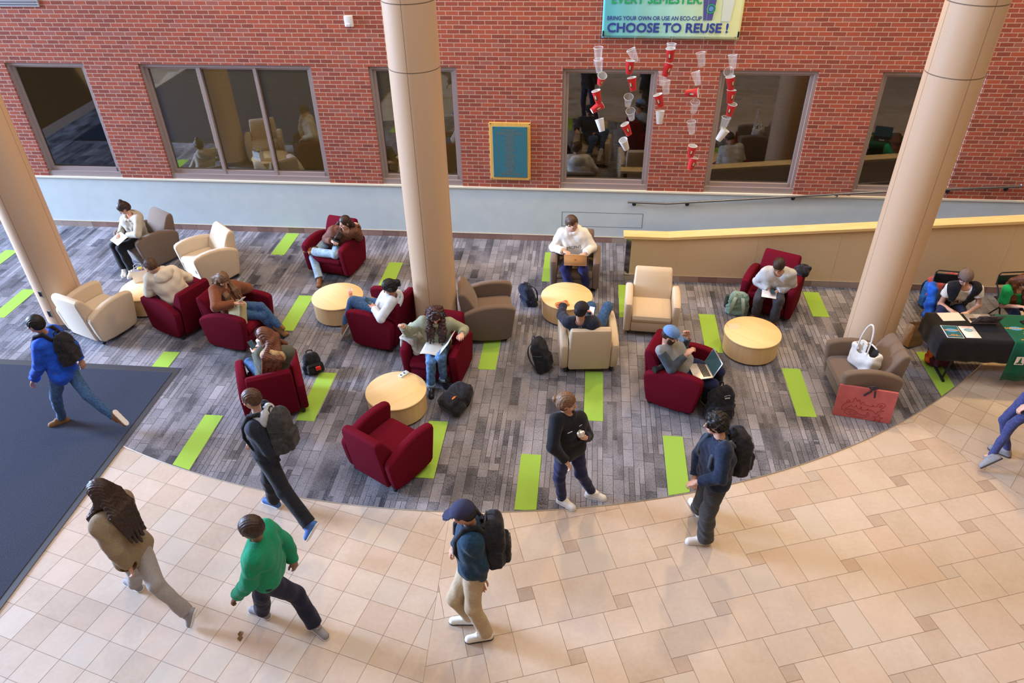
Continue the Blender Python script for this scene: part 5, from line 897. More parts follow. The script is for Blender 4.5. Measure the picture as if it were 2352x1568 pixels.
person('fleece', P['fleece'], -8, 14, 'standing person in a black zip fleece and navy joggers with white trainers', 'fair', hair=dict(m=HLB, style='bun', vol=0.001, bun=(0, -0.125, 0.0)),
       top=dict(m=cloth('black_fleece', (0.010, 0.011, 0.016), 0.4, 120), name='fleece', t=0.022, collar='high', hem=0.02, text=[('chest_print', '-----', 0.035, -0.075, 0.10, mat('white_print', (0.7, 0.7, 0.7), 0.6), dict()), ('chest_print', '----', 0.03, 0.07, 0.11, mat('white_print', (0.7, 0.7, 0.7), 0.6), dict())]), trousers=dict(m=cloth('navy_jersey', (0.012, 0.016, 0.070), 0.2, 80), name='joggers', t=0.012), shoes=shp(S_WHITE, S_SOLE, lace=WHITEC),
       hands=dict(L=dict(d=(0.1, -0.75, 0.35), pn=(0.15, 0.3, 1.0), curl=0.9)))
person('navy', P['navy'], 176, 12, 'standing person with glasses, navy jacket, charcoal trousers and a backpack', 'fair', sex='m', hair=dict(m=HBK, style='short', vol=0.016, wave=0.006),
       top=dict(m=cloth('navy_shell', (0.014, 0.024, 0.052), 0.3, 30), name='jacket', t=0.026, collar='high', fold=0.007, hem=0.0), trousers=dict(m=cloth('charcoal_cotton', (0.052, 0.054, 0.058), 0.2, 60), name='trousers', t=0.028, flare=0.020, fold=0.007, len=0.02), shoes=shp(S_WHITE, S_SOLE, lace=WHITEC))
person('w_blue', P['w_blue'], 184, 5, 'walking person in a bright blue jacket and jeans crossing the entrance mat', 'light', hair=dict(m=HBK, style='short', vol=0.006),
       top=dict(m=cloth('royal_blue_shell', (0.012, 0.075, 0.52), 0.2, 30), name='jacket', t=0.030, fold=0.008, hem=-0.06, cut=0.16), trousers=dict(m=DENIM, name='jeans'), shoes=shp(S_TAN, S_SOLE))
person('w_dark', P['w_dark'], 182, 14, 'walking person in dark clothes with a pale grey hood and blue shoes', 'light', hair=dict(m=HMB, style='short', vol=0.005),
       top=dict(m=cloth('midnight_cotton', (0.016, 0.020, 0.032), 0.3, 50), name='sweater', t=0.026, fold=0.007), trousers=dict(m=BLACKC, name='trousers', t=0.022, flare=0.012), shoes=shp(S_BLUE, S_SOLE, lace=WHITEC))
person('w_brown', P['w_brown'], 176, 14, 'walking person with long brown hair and beige cardigan at the lower left', 'fair', hair=dict(m=HB, style='long', len=0.46, vol=0.012, wave=0.004),
       top=dict(m=cloth('beige_knit', (0.25, 0.185, 0.115), 0.15, 90), name='cardigan', t=0.034, fold=0.007, hem=-0.06, cut=0.14), trousers=dict(m=cloth('stone_cotton', (0.30, 0.275, 0.26), 0.1, 60), name='trousers', t=0.018, flare=0.012), shoes=shp(S_GREY, S_SOLE))
person('w_green', P['w_green'], 184, 12, 'walking person in a green sweater and dark navy trousers', 'brown', hair=dict(m=HB, style='short', vol=0.012),
       top=dict(m=cloth('emerald_knit', (0.010, 0.25, 0.13), 0.15, 70), name='sweater', t=0.034, fold=0.007), trousers=dict(m=cloth('ink_navy_cotton', (0.012, 0.015, 0.040), 0.3, 60), name='trousers', t=0.024, flare=0.014), shoes=shp(S_GREY, S_SOLE, lace=WHITEC))
person('w_khaki', P['w_khaki'], 192, 16, 'walking person in a dark jacket and khaki trousers at the front centre', 'light', sex='m', hair=dict(m=HBK, style='short', vol=0.004),
       top=dict(m=cloth('teal_navy_shell', (0.012, 0.040, 0.075), 0.3, 40), name='jacket', t=0.026, fold=0.006), trousers=dict(m=cloth('khaki_twill', (0.44, 0.35, 0.23), 0.1, 60), name='trousers', t=0.020, flare=0.010), shoes=shp(S_WHITE, S_DSOLE, lace=NAVYC))
person('w_right', P['w_right'], 180, 5, 'walking person in navy ribbed leggings at the right edge', 'fair', hair=dict(m=HB, style='short'),
       top=dict(m=cloth('slate_blue_cotton', (0.22, 0.26, 0.42), 0.15, 60), name='hoodie', t=0.03, collar='hood'), trousers=dict(m=cloth('indigo_rib', (0.045, 0.055, 0.16), 0.3, 60), name='leggings', t=0.0, len=0.03), shoes=shp(S_GREY, S_DSOLE))
# ================================================================== extras worn by people
BLKP = mat('black_plastic', (0.015, 0.015, 0.018), 0.35); SCREEN = mat('phone_screen', (0.55, 0.66, 0.72), 0.2, emit=((0.6, 0.75, 0.85), 0.35)); SCREEN_D = mat('dark_screen', (0.02, 0.03, 0.04), 0.1, emit=((0.1, 0.3, 0.35), 0.15))
PP = PEOPLE
cap_hat(PP['cap'], mat('black_cap_cloth', (0.016, 0.015, 0.018), 0.9, noise=0.3, nscale=90)); cap_hat(PP['blue_cap'], mat('sky_blue_cap_cloth', (0.12, 0.24, 0.50), 0.9, noise=0.2, nscale=60))
cap_hat(PP['vest'], mat('grey_lace_knit', (0.16, 0.115, 0.10), 0.9, noise=0.6, nscale=140, bump=0.5), brim=False, name='headband', tilt=0.25, h=0.004)
cap_hat(PP['w_khaki'], mat('ink_blue_cap_cloth', (0.025, 0.028, 0.07), 0.9))
headphones(PP['headphones'], BLKP); headphones(PP['sweater'], mat('steel_blue_plastic', (0.10, 0.19, 0.33), 0.4)); headphones(PP['navy'], BLKP, neck=True)
def glasses(I, m, up_=0.0):
    q = MB(); hp, o = I['hp'], I['org']
    for sx in (-1, 1):
        q.tube([hp(sx * 0.032 + 0.019 * math.cos(t), 0.100, 0.008 + up_ + 0.016 * math.sin(t)) - o for t in np.linspace(0, 2 * PI, 16)[:-1]], 0.0017, 5, closed=True); q.tube([hp(sx * 0.052, 0.098, 0.012 + up_) - o, hp(sx * 0.080, 0.04, 0.012 + up_) - o, hp(sx * 0.083, -0.01, 0.004 + up_) - o], 0.0017, 5)
    q.tube([hp(-0.013, 0.101, 0.010 + up_) - o, hp(0.013, 0.101, 0.010 + up_) - o], 0.0017, 5); q.obj('glasses', m, I['root'])
glasses(PP['navy'], mat('wire_frame', (0.25, 0.07, 0.06), 0.3, metal=0.6)); glasses(PP['green_tee'], mat('silver_wire', (0.7, 0.7, 0.7), 0.3, metal=0.8))
I = PP['olive']; q = MB(); q.tube([I['hp'](0.085 * math.cos(t), 0.045 - 0.01 * math.sin(t), 0.06 + 0.072 * math.sin(t)) - I['org'] for t in np.linspace(0.1, PI - 0.1, 12)], 0.006, 6); q.obj('sunglasses', BLKP, I['root'])
def beard(I, m):
    g = SD(I['J']['H'] - 0.2, I['J']['H'] + 0.1, 0.006); hp = I['hp']; g.ell(hp(0, 0.030, -0.052), I['M3'], np.array((0.064, 0.066, 0.068)) * I['hs'], 0); g.ell(hp(0, 0.058, -0.096), I['M3'], (0.032, 0.030, 0.026), 0.02)
    g.ell(hp(0, 0.085, -0.012), I['M3'], (0.046, 0.070, 0.036), 0.008, 's'); g.ell(hp(0, 0.100, -0.055), I['M3'], (0.024, 0.030, 0.010), 0.004, 's'); g.folds(0.002, 160, 1.0); g.plane(hp(0, 0.005, 0), -I['f']); g.mesh('beard', m, I['root'], I['org'])
beard(PP['blue_cap'], HB)
def vest_(I, m, t=0.042):
    g = SD(I['lo'], I['hi'], 0.009); N, ch, P_, lat, up, fw, J = I['N'], I['ch'], I['P'], I['lat'], I['up'], I['fw'], I['J']
    g.cap(J['SL'] * .72 + N * .28, J['SR'] * .72 + N * .28, 0.064 + t, None, 0.03); g.cap(ch - lat * 0.085, ch + lat * 0.085, 0.104 + t, None, 0.05); g.cap(P_ + up * .10 - lat * 0.07, P_ + up * .10 + lat * 0.07, 0.106 + t, None, 0.08)
    g.cap(N - up * .1, P_ + up * .1, 0.10 + t, None, 0.05); g.box(ch + fw * 0.16 - up * .1, [lat, fw, up], (0.070, 0.17, 0.42), 0.01, 0.006, 's'); g.cap(N + up * .02, N + up * .2, 0.066, 0.08, 0.01, 's')
    for s in ('SL', 'SR'): g.cap(J[s] - up * 0.03 + lat * (0.05 if s == 'SR' else -0.05), J[s] - up * .06 + lat * (0.13 if s == 'SR' else -0.13), 0.062, 0.09, 0.01, 's')
    g.folds(0.002, 50, 2.0); g.planecap(P_ + up * 0.02, -up, 0.25); g.mesh('vest', m, I['root'], I['org'])
vest_(PP['vest'], cloth('black_pile_fleece', (0.012, 0.012, 0.018), 0.4, 90, 0.6))
I = PP['vest']; qv = MB()
pr_ = text_mesh('ABE', 0.05, 0.0, 0.004); bpy.data.meshes.remove(pr_)
def hood_down(I, m):
    g = SD(I['lo'], I['hi'], 0.009); N, lat, up, fw = I['N'], I['lat'], I['up'], I['fw']; g.ell(N - fw * 0.100 - up * 0.02, [lat, fw, up], (0.160, 0.075, 0.115), 0.0); g.ell(N + up * 0.06 - fw * 0.05, [lat, fw, up], (0.085, 0.065, 0.075), 0.015, 's'); g.cap(N + fw * 0.02, N + up * 0.2, 0.062, 0.08, 0.01, 's')
    for sx in (-1, 1): g.cap(N - fw * 0.05 + lat * sx * 0.095, N + fw * 0.07 + lat * sx * 0.06 - up * .02, 0.038, 0.024, 0.03)
    g.folds(0.005, 36, 3.0); g.mesh('hood', m, I['root'], I['org'])
hood_down(PP['w_dark'], cloth('pale_grey_fleece', (0.42, 0.44, 0.46), 0.1, 60)); hood_down(PP['olive'], cloth('tan_hood_lining', (0.42, 0.28, 0.14), 0.45, 14, 0.4)); 
for k_, m_ in (('bun', BEIGEC), ('hoodie', CREAMC), ('headphones', MATS['off_white_fleece']), ('mcphs', MATS['white_fleece'])): hood_down(PP[k_], m_)

# ================================================================== backpacks and bags
def cyl_between(q, a, b, r, seg=12): q.tube([a, b], r, seg)
def backpack(loc, rz, lean, roll, m, label, size=(0.30, 0.20, 0.46), strapm=None, bulge=1.0, cat='backpack', name='backpack', seed=0.0, pocket=None, root_m=None):
    w, d, h = size; o = empty(name, loc, 0, label=label, cat=cat); o.rotation_mode = 'XYZ'; o.matrix_world = Matrix.Translation(loc) @ Matrix.Rotation(rz, 4, 'Z') @ Matrix.Rotation(lean, 4, 'X') @ Matrix.Rotation(roll, 4, 'Y') if root_m is None else root_m
    strapm = strapm or m
    g = SD((-w * .75, -d * 1.2, -0.02), (w * .75, d * 1.0, h + 0.08), 0.008)
    g.box((0, 0, h * .42), I3, (w * .5, d * .42, h * .42), 0.055, 0.0); g.box((0, 0.0, h * .66), I3, (w * .43, d * .37, h * .33), 0.07, 0.04)
    g.box((0, -d * .40, h * .27), I3, (w * .38, d * .24 * bulge, h * .22), 0.035, 0.006)
    for sx in (-1, 1): g.box((sx * w * .49, 0, h * .25), I3, (0.03, d * .28, h * .20), 0.025, 0.02)
    g.folds(0.0038, 44, seed); g.plane((0, 0, 0.0), (0, 0, -1)); g.mesh('bag_body', m, o, (0, 0, 0))
    if pocket: g = SD((-w * .5, -d * 1.0, 0), (w * .5, 0, h), 0.008); g.box((0, -d * .50, h * .24), I3, (w * .30, d * .14, h * .17), 0.03, 0.0); g.folds(0.004, 30, seed + 1); g.mesh('front_pocket', pocket, o, (0, 0, 0))
    q = MB(); q.tube([(-0.045, d * .25, h * .95), (-0.04, d * .25, h * 1.04), (0, d * .25, h * 1.07), (0.04, d * .25, h * 1.04), (0.045, d * .25, h * .95)], 0.009, 8); autosmooth(q.obj('top_handle', strapm, o))
    for sx in (-1, 1):
        q = MB(); pts = [(sx * w * .18, d * .38, h * .90), (sx * w * .22, d * .60, h * .84), (sx * w * .30, d * .78, h * .60), (sx * w * .32, d * .66, h * .34), (sx * w * .36, d * .42, h * .12)]
        V = []; n = len(pts)
        for i, p in enumerate(pts):
            a = Vector(pts[max(0, i - 1)]); b = Vector(pts[min(n - 1, i + 1)]); dd = (b - a).normalized(); nx = Vector((1, 0, 0)); nn = dd.cross(nx).normalized(); hw = 0.030 if i < 3 else 0.016
            for sx2, sn in ((-1, -1), (1, -1), (1, 1), (-1, 1)): V.append(Vector(p) + nx * hw * sx2 + nn * 0.007 * sn)
        Fc = [(4 * i + k, 4 * i + (k + 1) % 4, 4 * i + 4 + (k + 1) % 4, 4 * i + 4 + k) for i in range(n - 1) for k in range(4)] + [(0, 1, 2, 3), (4 * n - 1, 4 * n - 2, 4 * n - 3, 4 * n - 4)]
        q.add(V, Fc); so = q.obj('shoulder_strap', strapm, o); so.modifiers.new('round', 'SUBSURF').levels = 2; so.modifiers['round'].render_levels = 2; autosmooth(so, 80)
    for sx in (-1, 1):
        q = MB(); q.tube([(sx * w * .505, d * .30, h * .62), (sx * w * .515, 0, h * .60), (sx * w * .46, -d * .40, h * .58)], 0.006, 6); q.obj('side_strap', strapm, o)
    q = MB(); q.tube([(-w * .30, -d * .655, h * .40), (0, -d * .67, h * .42), (w * .30, -d * .655, h * .40)], 0.004, 6); q.obj('pocket_zip', BLKP, o)
    q = MB(); q.tube([(-w * .44, -d * .16, h * .36), (-w * .40, -d * .20, h * .74), (-w * .2, -d * .22, h * .90), (0, -d * .22, h * .93), (w * .2, -d * .22, h * .90), (w * .40, -d * .20, h * .74), (w * .44, -d * .16, h * .36)], 0.004, 6); q.obj('zip', BLKP, o)
    return o
BP1 = cloth('black_nylon', (0.014, 0.014, 0.018), 0.4, 40); BPG = cloth('slate_webbing', (0.055, 0.075, 0.105), 0.2, 60)
backpack((-0.47, 8.30, 0.0065), math.radians(75), math.radians(-14), 0.02, BP1, 'tall black backpack with slate straps leaning on the cap wearer\'s cream armchair', (0.30, 0.20, 0.50), BPG, seed=1)
backpack((-0.80, 10.02, 0.0065), math.radians(-50), math.radians(22), 0.1, cloth('navy_nylon', (0.014, 0.020, 0.042), 0.4, 40), 'navy backpack slumped behind the drum table with the snack bag', (0.28, 0.18, 0.42), BP1, seed=2)
o = backpack((-1.69, 7.18, 0.10), math.radians(-28), math.radians(-68), 0.12, BP1, 'black backpack with an orange charm lying at the newspaper reader\'s boots', (0.32, 0.22, 0.46), BP1, seed=3)
q = MB(); q.tube([(0.06, -0.13, 0.20), (0.065, -0.15, 0.17), (0.06, -0.155, 0.13)], [0.006, 0.014, 0.010], 8); q.obj('charm', mat('orange_plastic', (0.75, 0.22, 0.03), 0.4), o)
o = backpack((-3.72, 7.93, 0.0065), math.radians(30), math.radians(-24), 0.0, BP1, 'small black bag with a red heart charm beside the olive jacket person\'s armchair', (0.24, 0.16, 0.32), BP1, seed=4)
q = MB(); q.rbox((0.02, -0.15, 0.06), (0.09, -0.125, 0.12), 0.012, 3); autosmooth(q.obj('charm', mat('red_plastic', (0.65, 0.02, 0.02), 0.3), o))
MINT = cloth('mint_canvas', (0.22, 0.34, 0.29), 0.12, 50)
o = backpack((2.44, 9.93, 0.0065), math.radians(168), math.radians(-10), 0.0, MINT, 'mint green backpack standing behind the rightmost drum table', (0.29, 0.20, 0.44), cloth('pale_mint_webbing', (0.36, 0.47, 0.40), 0.1, 50), seed=5)
q = MB(); q.lathe([(0.030, 0.10), (0.034, 0.105), (0.034, 0.27), (0.026, 0.29), (0.026, 0.33), (0.020, 0.335)], 16, T(0.175, 0.0, 0.02)); autosmooth(q.obj('water_bottle', mat('smoky_bottle', (0.05, 0.07, 0.06), 0.2), o))
o = backpack((1.86, 7.42, 0.0065), math.radians(20), math.radians(-12), 0.06, BP1, 'black backpack with an oval logo beside the blue-capped person\'s armchair', (0.33, 0.22, 0.47), BP1, seed=6)
M_LOGO = mat('white_print', (0.7, 0.7, 0.7), 0.6); q = MB(); q.tube([(0.02 + 0.045 * math.cos(t), -0.115 + 0.003 * math.cos(t), 0.37 + 0.016 * math.sin(t)) for t in np.linspace(0.3, 2.9, 12)], 0.002, 5); q.obj('logo_arc', M_LOGO, o)
lettering('logo_text', 'evoc', 0.036, frame((0.02, -0.118, 0.352), (1, 0, 0), (0, -0.25, 0.97), (0, -0.97, -0.25)), M_LOGO, o, 0.002, 0.001)
# worn backpacks (held by their wearers)
def worn(key, m, label, size, dz=-0.30, seed=0.0, strapm=None, pocket=None):
    I = PP[key]; up, fw, lat = Vector(I['up']), Vector(I['fw']), Vector(I['lat']); c = Vector(I['N']) + up * (dz) - fw * (0.115 + size[1] * 0.42) ; z = up; y = fw; x = y.cross(z)
    o = backpack(tuple(c), 0, 0, 0, m, label, size, strapm, seed=seed, pocket=pocket, root_m=frame(c - z * size[2] * 0.28, x, y, z)); N_ = Vector(I['N'])
    for s in (-1, 1):
        q = MB(); q.tube([N_ + lat * 0.095 * s - fw * 0.13 - up * 0.04, N_ + lat * 0.105 * s - fw * 0.06 + up * 0.052, N_ + lat * 0.11 * s + fw * 0.045 + up * 0.042, N_ + lat * 0.115 * s + fw * 0.135 - up * 0.08, N_ + lat * 0.125 * s + fw * 0.150 - up * 0.20, N_ + lat * 0.165 * s + fw * 0.07 - up * 0.33, N_ + lat * 0.15 * s - fw * 0.08 - up * 0.36], [0.020, 0.026, 0.026, 0.024, 0.020, 0.012, 0.012], 10)
        so = q.obj('shoulder_harness', BPG if key == 'navy' else BP1, o, True); so.matrix_parent_inverse = o.matrix_world.inverted()
    return o
o = worn('navy', BP1, 'full black backpack with small x marks on the back of the standing navy jacket wearer', (0.32, 0.24, 0.50), -0.27, 7, BP1)
for (lx, lz) in ((0.07, 0.15), (-0.06, 0.12)):
    for s in (-1, 1):
        q = MB(); q.tube([(lx - 0.018, -0.148, lz - 0.018 * s), (lx + 0.018, -0.148, lz + 0.018 * s)], 0.003, 5); q.obj('x_mark', M_LOGO, o)
q = MB(); q.tube([(0.03, -0.15, 0.10), (0.05, -0.152, 0.097), (0.07, -0.15, 0.102)], 0.005, 6); q.obj('yellow_tab', mat('yellow_tab', (0.8, 0.55, 0.04), 0.5), o)
worn('w_dark', cloth('graphite_nylon', (0.035, 0.035, 0.036), 0.3, 30), 'dark graphite backpack on the walker with the pale grey hood', (0.32, 0.22, 0.48), -0.30, 8)
worn('w_khaki', BP1, 'black backpack with a teal band on the walker in khaki trousers', (0.32, 0.22, 0.50), -0.28, 9, None, cloth('teal_band_nylon', (0.012, 0.07, 0.11), 0.2, 40))
worn('w_blue', BP1, 'black backpack on the walker in the bright blue jacket', (0.28, 0.16, 0.42), -0.30, 10)
o = backpack((5.50, 10.36, 0.0065), math.radians(12), math.radians(-8), 0.05, cloth('cobalt_nylon', (0.02, 0.13, 0.42), 0.3, 30), 'cobalt blue backpack standing by the ramp wall behind the folding table', (0.34, 0.24, 0.46), BPG, seed=11)
g = SD((5.2, 10.0, 0.2), (5.95, 10.75, 0.72), 0.009); g.cap((5.36, 10.20, 0.42), (5.70, 10.30, 0.52), 0.07, 0.09, 0.03); g.cap((5.40, 10.32, 0.50), (5.72, 10.42, 0.50), 0.08, 0.08, 0.05); g.cap((5.32, 10.16, 0.36), (5.40, 10.18, 0.30), 0.05, 0.03, 0.04); g.folds(0.012, 34, 1.2)
tag(g.mesh('crumpled_sweater', cloth('brick_red_cotton', (0.36, 0.065, 0.060), 0.2, 40), None, (0, 0, 0)), 'brick red sweater bundled on top of the cobalt blue backpack', 'sweater')
o = backpack((5.08, 8.82, 0.0065), math.radians(8), math.radians(-6), 0.0, cloth('burgundy_nylon', (0.065, 0.010, 0.016), 0.4, 30), 'burgundy backpack with round badges under the left end of the folding table', (0.32, 0.20, 0.46), BP1, seed=12)
for k, (bx, bz, bc) in enumerate(((0.10, 0.20, (0.35, 0.5, 0.35)), (0.105, 0.165, (0.6, 0.45, 0.25)), (0.10, 0.13, (0.65, 0.5, 0.3)), (0.095, 0.095, (0.6, 0.2, 0.2)))):
    q = MB(); q.lathe([(0.014, 0), (0.014, 0.003), (0.010, 0.005)], 14, frame((bx, -0.115, bz), (1, 0, 0), (0, 0, 1), (0, -1, 0))); q.obj('badge', mat('badge_%d' % k, bc, 0.4), o)
g = SD((4.75, 8.7, 0.0), (5.4, 9.2, 0.62), 0.008); g.cap((4.98, 8.84, 0.47), (5.12, 8.90, 0.50), 0.045, 0.05, 0.03); g.cap((4.95, 8.82, 0.44), (4.90, 8.80, 0.10), 0.035, 0.05, 0.04); g.folds(0.009, 40, 0.4)
tag(g.mesh('scarf', mat('orange_scarf', (0.75, 0.20, 0.02), 0.8, noise=0.6, nscale=14, c2=(0.45, 0.02, 0.01)), None, (0, 0, 0)), 'orange and red scarf spilling over the burgundy backpack', 'scarf')
# brown paper bag on the floor
def open_bag(name, w, d, h, m, parent=None, taper=0.03, th=0.002, skew=0.0, parent_loc=None, crease=True):
    q = MB(); V = []
    ring = [(-w / 2, -d / 2), (w / 2, -d / 2), (w / 2, 0.0), (w / 2, d / 2), (-w / 2, d / 2), (-w / 2, 0.0)]
    for j in range(5):
        t = j / 4
        for i, (x, y) in enumerate(ring):
            k = 1 + taper * t; ins = (-0.10 * w * t * t if i == 2 else 0.10 * w * t * t if i == 5 else 0) if crease else 0
            V.append((x * k + ins + skew * t, y * k + 0.004 * math.sin(9 * t + i), h * t + 0.004 * math.sin(5 * i + 3 * t) * t))
    Fc = [(j * 6 + i, j * 6 + (i + 1) % 6, (j + 1) * 6 + (i + 1) % 6, (j + 1) * 6 + i) for j in range(4) for i in range(6)] + [(5, 4, 3, 2, 1, 0)]
    o = build(name, V, Fc, m, parent); s = o.modifiers.new('paper', 'SOLIDIFY'); s.thickness = th; return o
KRAFT = mat('kraft_paper', (0.33, 0.195, 0.095), 0.8, noise=0.12, nscale=25)
o = open_bag('paper_bag', 0.26, 0.14, 0.34, KRAFT); o.matrix_world = T(4.86, 9.28, 0.0066, math.radians(25), math.radians(-6), math.radians(8)); tag(o, 'brown kraft paper bag on the carpet left of the folding table', 'bag')
# large pink-red shopping bag leaning at the right taupe armchair
RED = mat('rose_red_paper', (0.50, 0.115, 0.115), 0.55, noise=0.10, nscale=9); RIB = mat('black_ribbon', (0.02, 0.02, 0.04), 0.4); INKR = mat('dark_red_ink', (0.26, 0.012, 0.018), 0.6)
rb = empty('shopping_bag', (0, 0, 0), label='large rose red shopping bag with a scribbled drawing and black ribbon on the carpet', cat='bag')
A_, B_ = Vector((3.335, 7.610, 0.0066)), Vector((4.015, 7.480, 0.0066)); xx = (B_ - A_).normalized(); upv = (Vector((3.365, 7.672, 0.455)) - A_).normalized(); upv = (upv - xx * upv.dot(xx)).normalized(); nn = xx.cross(upv)
rb.matrix_world = frame(A_, xx, upv, nn); Wd, Hd = (B_ - A_).length, 0.46
q = MB(); q.rbox((0, 0, -0.03), (Wd, Hd, 0.0), 0.004, 1); q.obj('bag_panel', RED, rb)
def scr(pts, r=0.0022, closed=False, nm='drawn_line'):
    P2 = []; n = len(pts); pts = [Vector((p[0], p[1], 0.0015)) for p in pts]
    for i in range(n if closed else n - 1):
        p0, p1, p2, p3 = pts[(i - 1) % n if closed else max(0, i - 1)], pts[i], pts[(i + 1) % n], pts[(i + 2) % n if closed else min(n - 1, i + 2)]
        for k in range(5): t = k / 5; P2.append(0.5 * ((2 * p1) + (p2 - p0) * t + (2 * p0 - 5 * p1 + 4 * p2 - p3) * t * t + (3 * p1 - p0 - 3 * p2 + p3) * t ** 3))
    if not closed: P2.append(pts[-1])
    q = MB(); q.tube(P2, r, 5, closed=closed); return q.obj(nm, INKR, rb)
def rp(x, y):  # zoomed view coordinates of the drawing -> panel metres
    return ((x - 270) / 870 * 0.685 + (y - 1380) * 0.00018, (1400 - y) / 480 * 0.44 + (x - 270) * -0.00005 + 0.0)
K = lambda L: [(0.08 + a * 0.52, 0.05 + b * 0.30) for a, b in L]
scr(K([(0.22, 0.62), (0.10, 0.55), (0.02, 0.35), (0.03, 0.18), (0.08, 0.20), (0.16, 0.36), (0.22, 0.46), (0.25, 0.38), (0.31, 0.42), (0.33, 0.50), (0.36, 0.36), (0.42, 0.36), (0.46, 0.45), (0.46, 0.32), (0.55, 0.32), (0.62, 0.42), (0.60, 0.34), (0.68, 0.36), (0.76, 0.30), (0.82, 0.20), (0.84, 0.34), (0.97, 0.42), (0.88, 0.46), (0.97, 0.66), (0.90, 0.78), (0.80, 0.70), (0.78, 0.56), (0.68, 0.62), (0.70, 0.54), (0.52, 0.58), (0.46, 0.70), (0.42, 0.58), (0.36, 0.78), (0.33, 0.68), (0.27, 0.84), (0.24, 0.76)]), closed=True)
scr(K([(0.12, 0.56), (0.16, 0.66), (0.13, 0.70), (0.09, 0.62)]), closed=True); scr(K([(0.86, 0.56), (0.90, 0.64), (0.87, 0.68), (0.84, 0.60)]), closed=True)
scr(K([(0.10, 0.10), (0.16, 0.24), (0.32, 0.22), (0.46, 0.06), (0.60, 0.08), (0.62, 0.24), (0.66, 0.10), (0.54, -0.06), (0.30, -0.06), (0.14, 0.02)]), closed=True); scr(K([(0.20, 0.12), (0.28, 0.16), (0.38, 0.06), (0.26, 0.02)]), closed=True)
scr([(0.08 + 0.52 * (0.88 + 0.12 * (1 if k % 2 == 0 else 0.42) * math.cos(0.3 + k * PI / 5)), 0.05 + 0.30 * (0.02 + 0.20 * (1 if k % 2 == 0 else 0.42) * math.sin(0.3 + k * PI / 5))) for k in range(10)], closed=True)
q = MB()
for a, b, w in (((0.38, 0.44, 0.010), (0.30, 0.36, 0.014), 0.012), ((0.42, 0.44, 0.010), (0.43, 0.35, 0.012), 0.010), ((0.36, 0.455, 0.012), (0.44, 0.50, 0.02), 0.016)):
    a, b = Vector(a), Vector(b); d = (b - a).normalized(); s = Vector((-d.y, d.x, 0)) * w; q.add([a - s, a + s, b + s, b - s, a - s + Vector((0, 0, .003)), a + s + Vector((0, 0, .003)), b + s + Vector((0, 0, .003)), b - s + Vector((0, 0, .003))], [(0, 1, 2, 3), (7, 6, 5, 4), (0, 4, 5, 1), (2, 6, 7, 3), (1, 5, 6, 2), (0, 3, 7, 4)])
q.tube([(0.37, 0.46, 0.006), (0.33, 0.49, 0.01), (0.40, 0.51, 0.012), (0.43, 0.48, 0.01), (0.39, 0.455, 0.008)], 0.009, 8); q.obj('ribbon', RIB, rb)
# white tote on the right taupe armchair
CANV = cloth('white_canvas', (0.74, 0.74, 0.72), 0.06, 40, 0.3)
tt = empty('tote_bag', (0, 0, 0), label='white canvas tote with upright handles on the right taupe armchair', cat='bag'); tt.matrix_world = chairM('P', 0.015, 0.02, 0.418, 0.35) @ Matrix.Scale(1.2, 4)
g = SD((-0.24, -0.2, -0.02), (0.24, 0.2, 0.36), 0.007); g.box((0, 0, 0.13), I3, (0.175, 0.085, 0.145), 0.05, 0.0); g.box((0.0, 0.0, 0.26), I3, (0.140, 0.055, 0.16), 0.035, 0.02, 's'); g.folds(0.007, 30, 2.2); g.plane((0, 0, 0), (0, 0, -1)); g.mesh('bag_body', CANV, tt, (0, 0, 0))
for sy in (-1, 1):
    q = MB(); hh = 0.30 if sy > 0 else 0.02; pts = [(0.078 * math.cos(a_) * (1 if 0.2 < a_ < 2.94 else 0.97), sy * (0.075 - 0.03 * math.sin(a_)), 0.23 + (0.045 + hh) * math.sin(a_) ** 0.8) for a_ in np.linspace(0.0, PI, 19)]; q.tube(pts, 0.0085, 8); autosmooth(q.obj('handle', CANV, tt))
q = MB(); q.rbox((-0.10, -0.02, 0.12), (0.05, -0.008, 0.285), 0.006, 2, Matrix.Rotation(0.15, 4, 'X')); q.obj('tablet_in_bag', BLKP, tt)
q = MB(); q.box((0.0, 0.015, 0.14), (0.11, 0.025, 0.30)); q.box((0.015, 0.012, 0.24), (0.10, 0.0145, 0.28), None, 1); q.obj('packet_in_bag', [CANV, mat('blue_label', (0.02, 0.09, 0.5), 0.4)], tt)
# canvas tote beside the rust jacket person
tn = empty('tote_bag', (0, 0, 0), label='natural canvas tote with brown leather handles beside the rust jacket wearer', cat='bag'); tn.matrix_world = chairM('E', 0.215, 0.165, 0.425, 0.0) @ T(0, 0, 0, math.radians(80), math.radians(-12)) @ Matrix.Scale(1.22, 4)
NAT = cloth('natural_canvas', (0.53, 0.47, 0.25), 0.08, 40, 0.3); g = SD((-0.2, -0.12, -0.02), (0.2, 0.12, 0.34), 0.007); g.box((0, 0, 0.14), I3, (0.135, 0.055, 0.15), 0.04, 0.0); g.box((0, 0, 0.28), I3, (0.11, 0.032, 0.08), 0.02, 0.015, 's'); g.folds(0.006, 26, 4); g.plane((0, 0, 0), (0, 0, -1)); g.mesh('bag_body', NAT, tn, (0, 0, 0))
for sy in (-1, 1): q = MB(); q.tube([(-0.05, sy * 0.052, 0.25), (-0.045, sy * 0.06, 0.31), (0, sy * 0.062, 0.345), (0.045, sy * 0.06, 0.31), (0.05, sy * 0.052, 0.25)], 0.006, 7); q.obj('leather_handle', S_BRN, tn)
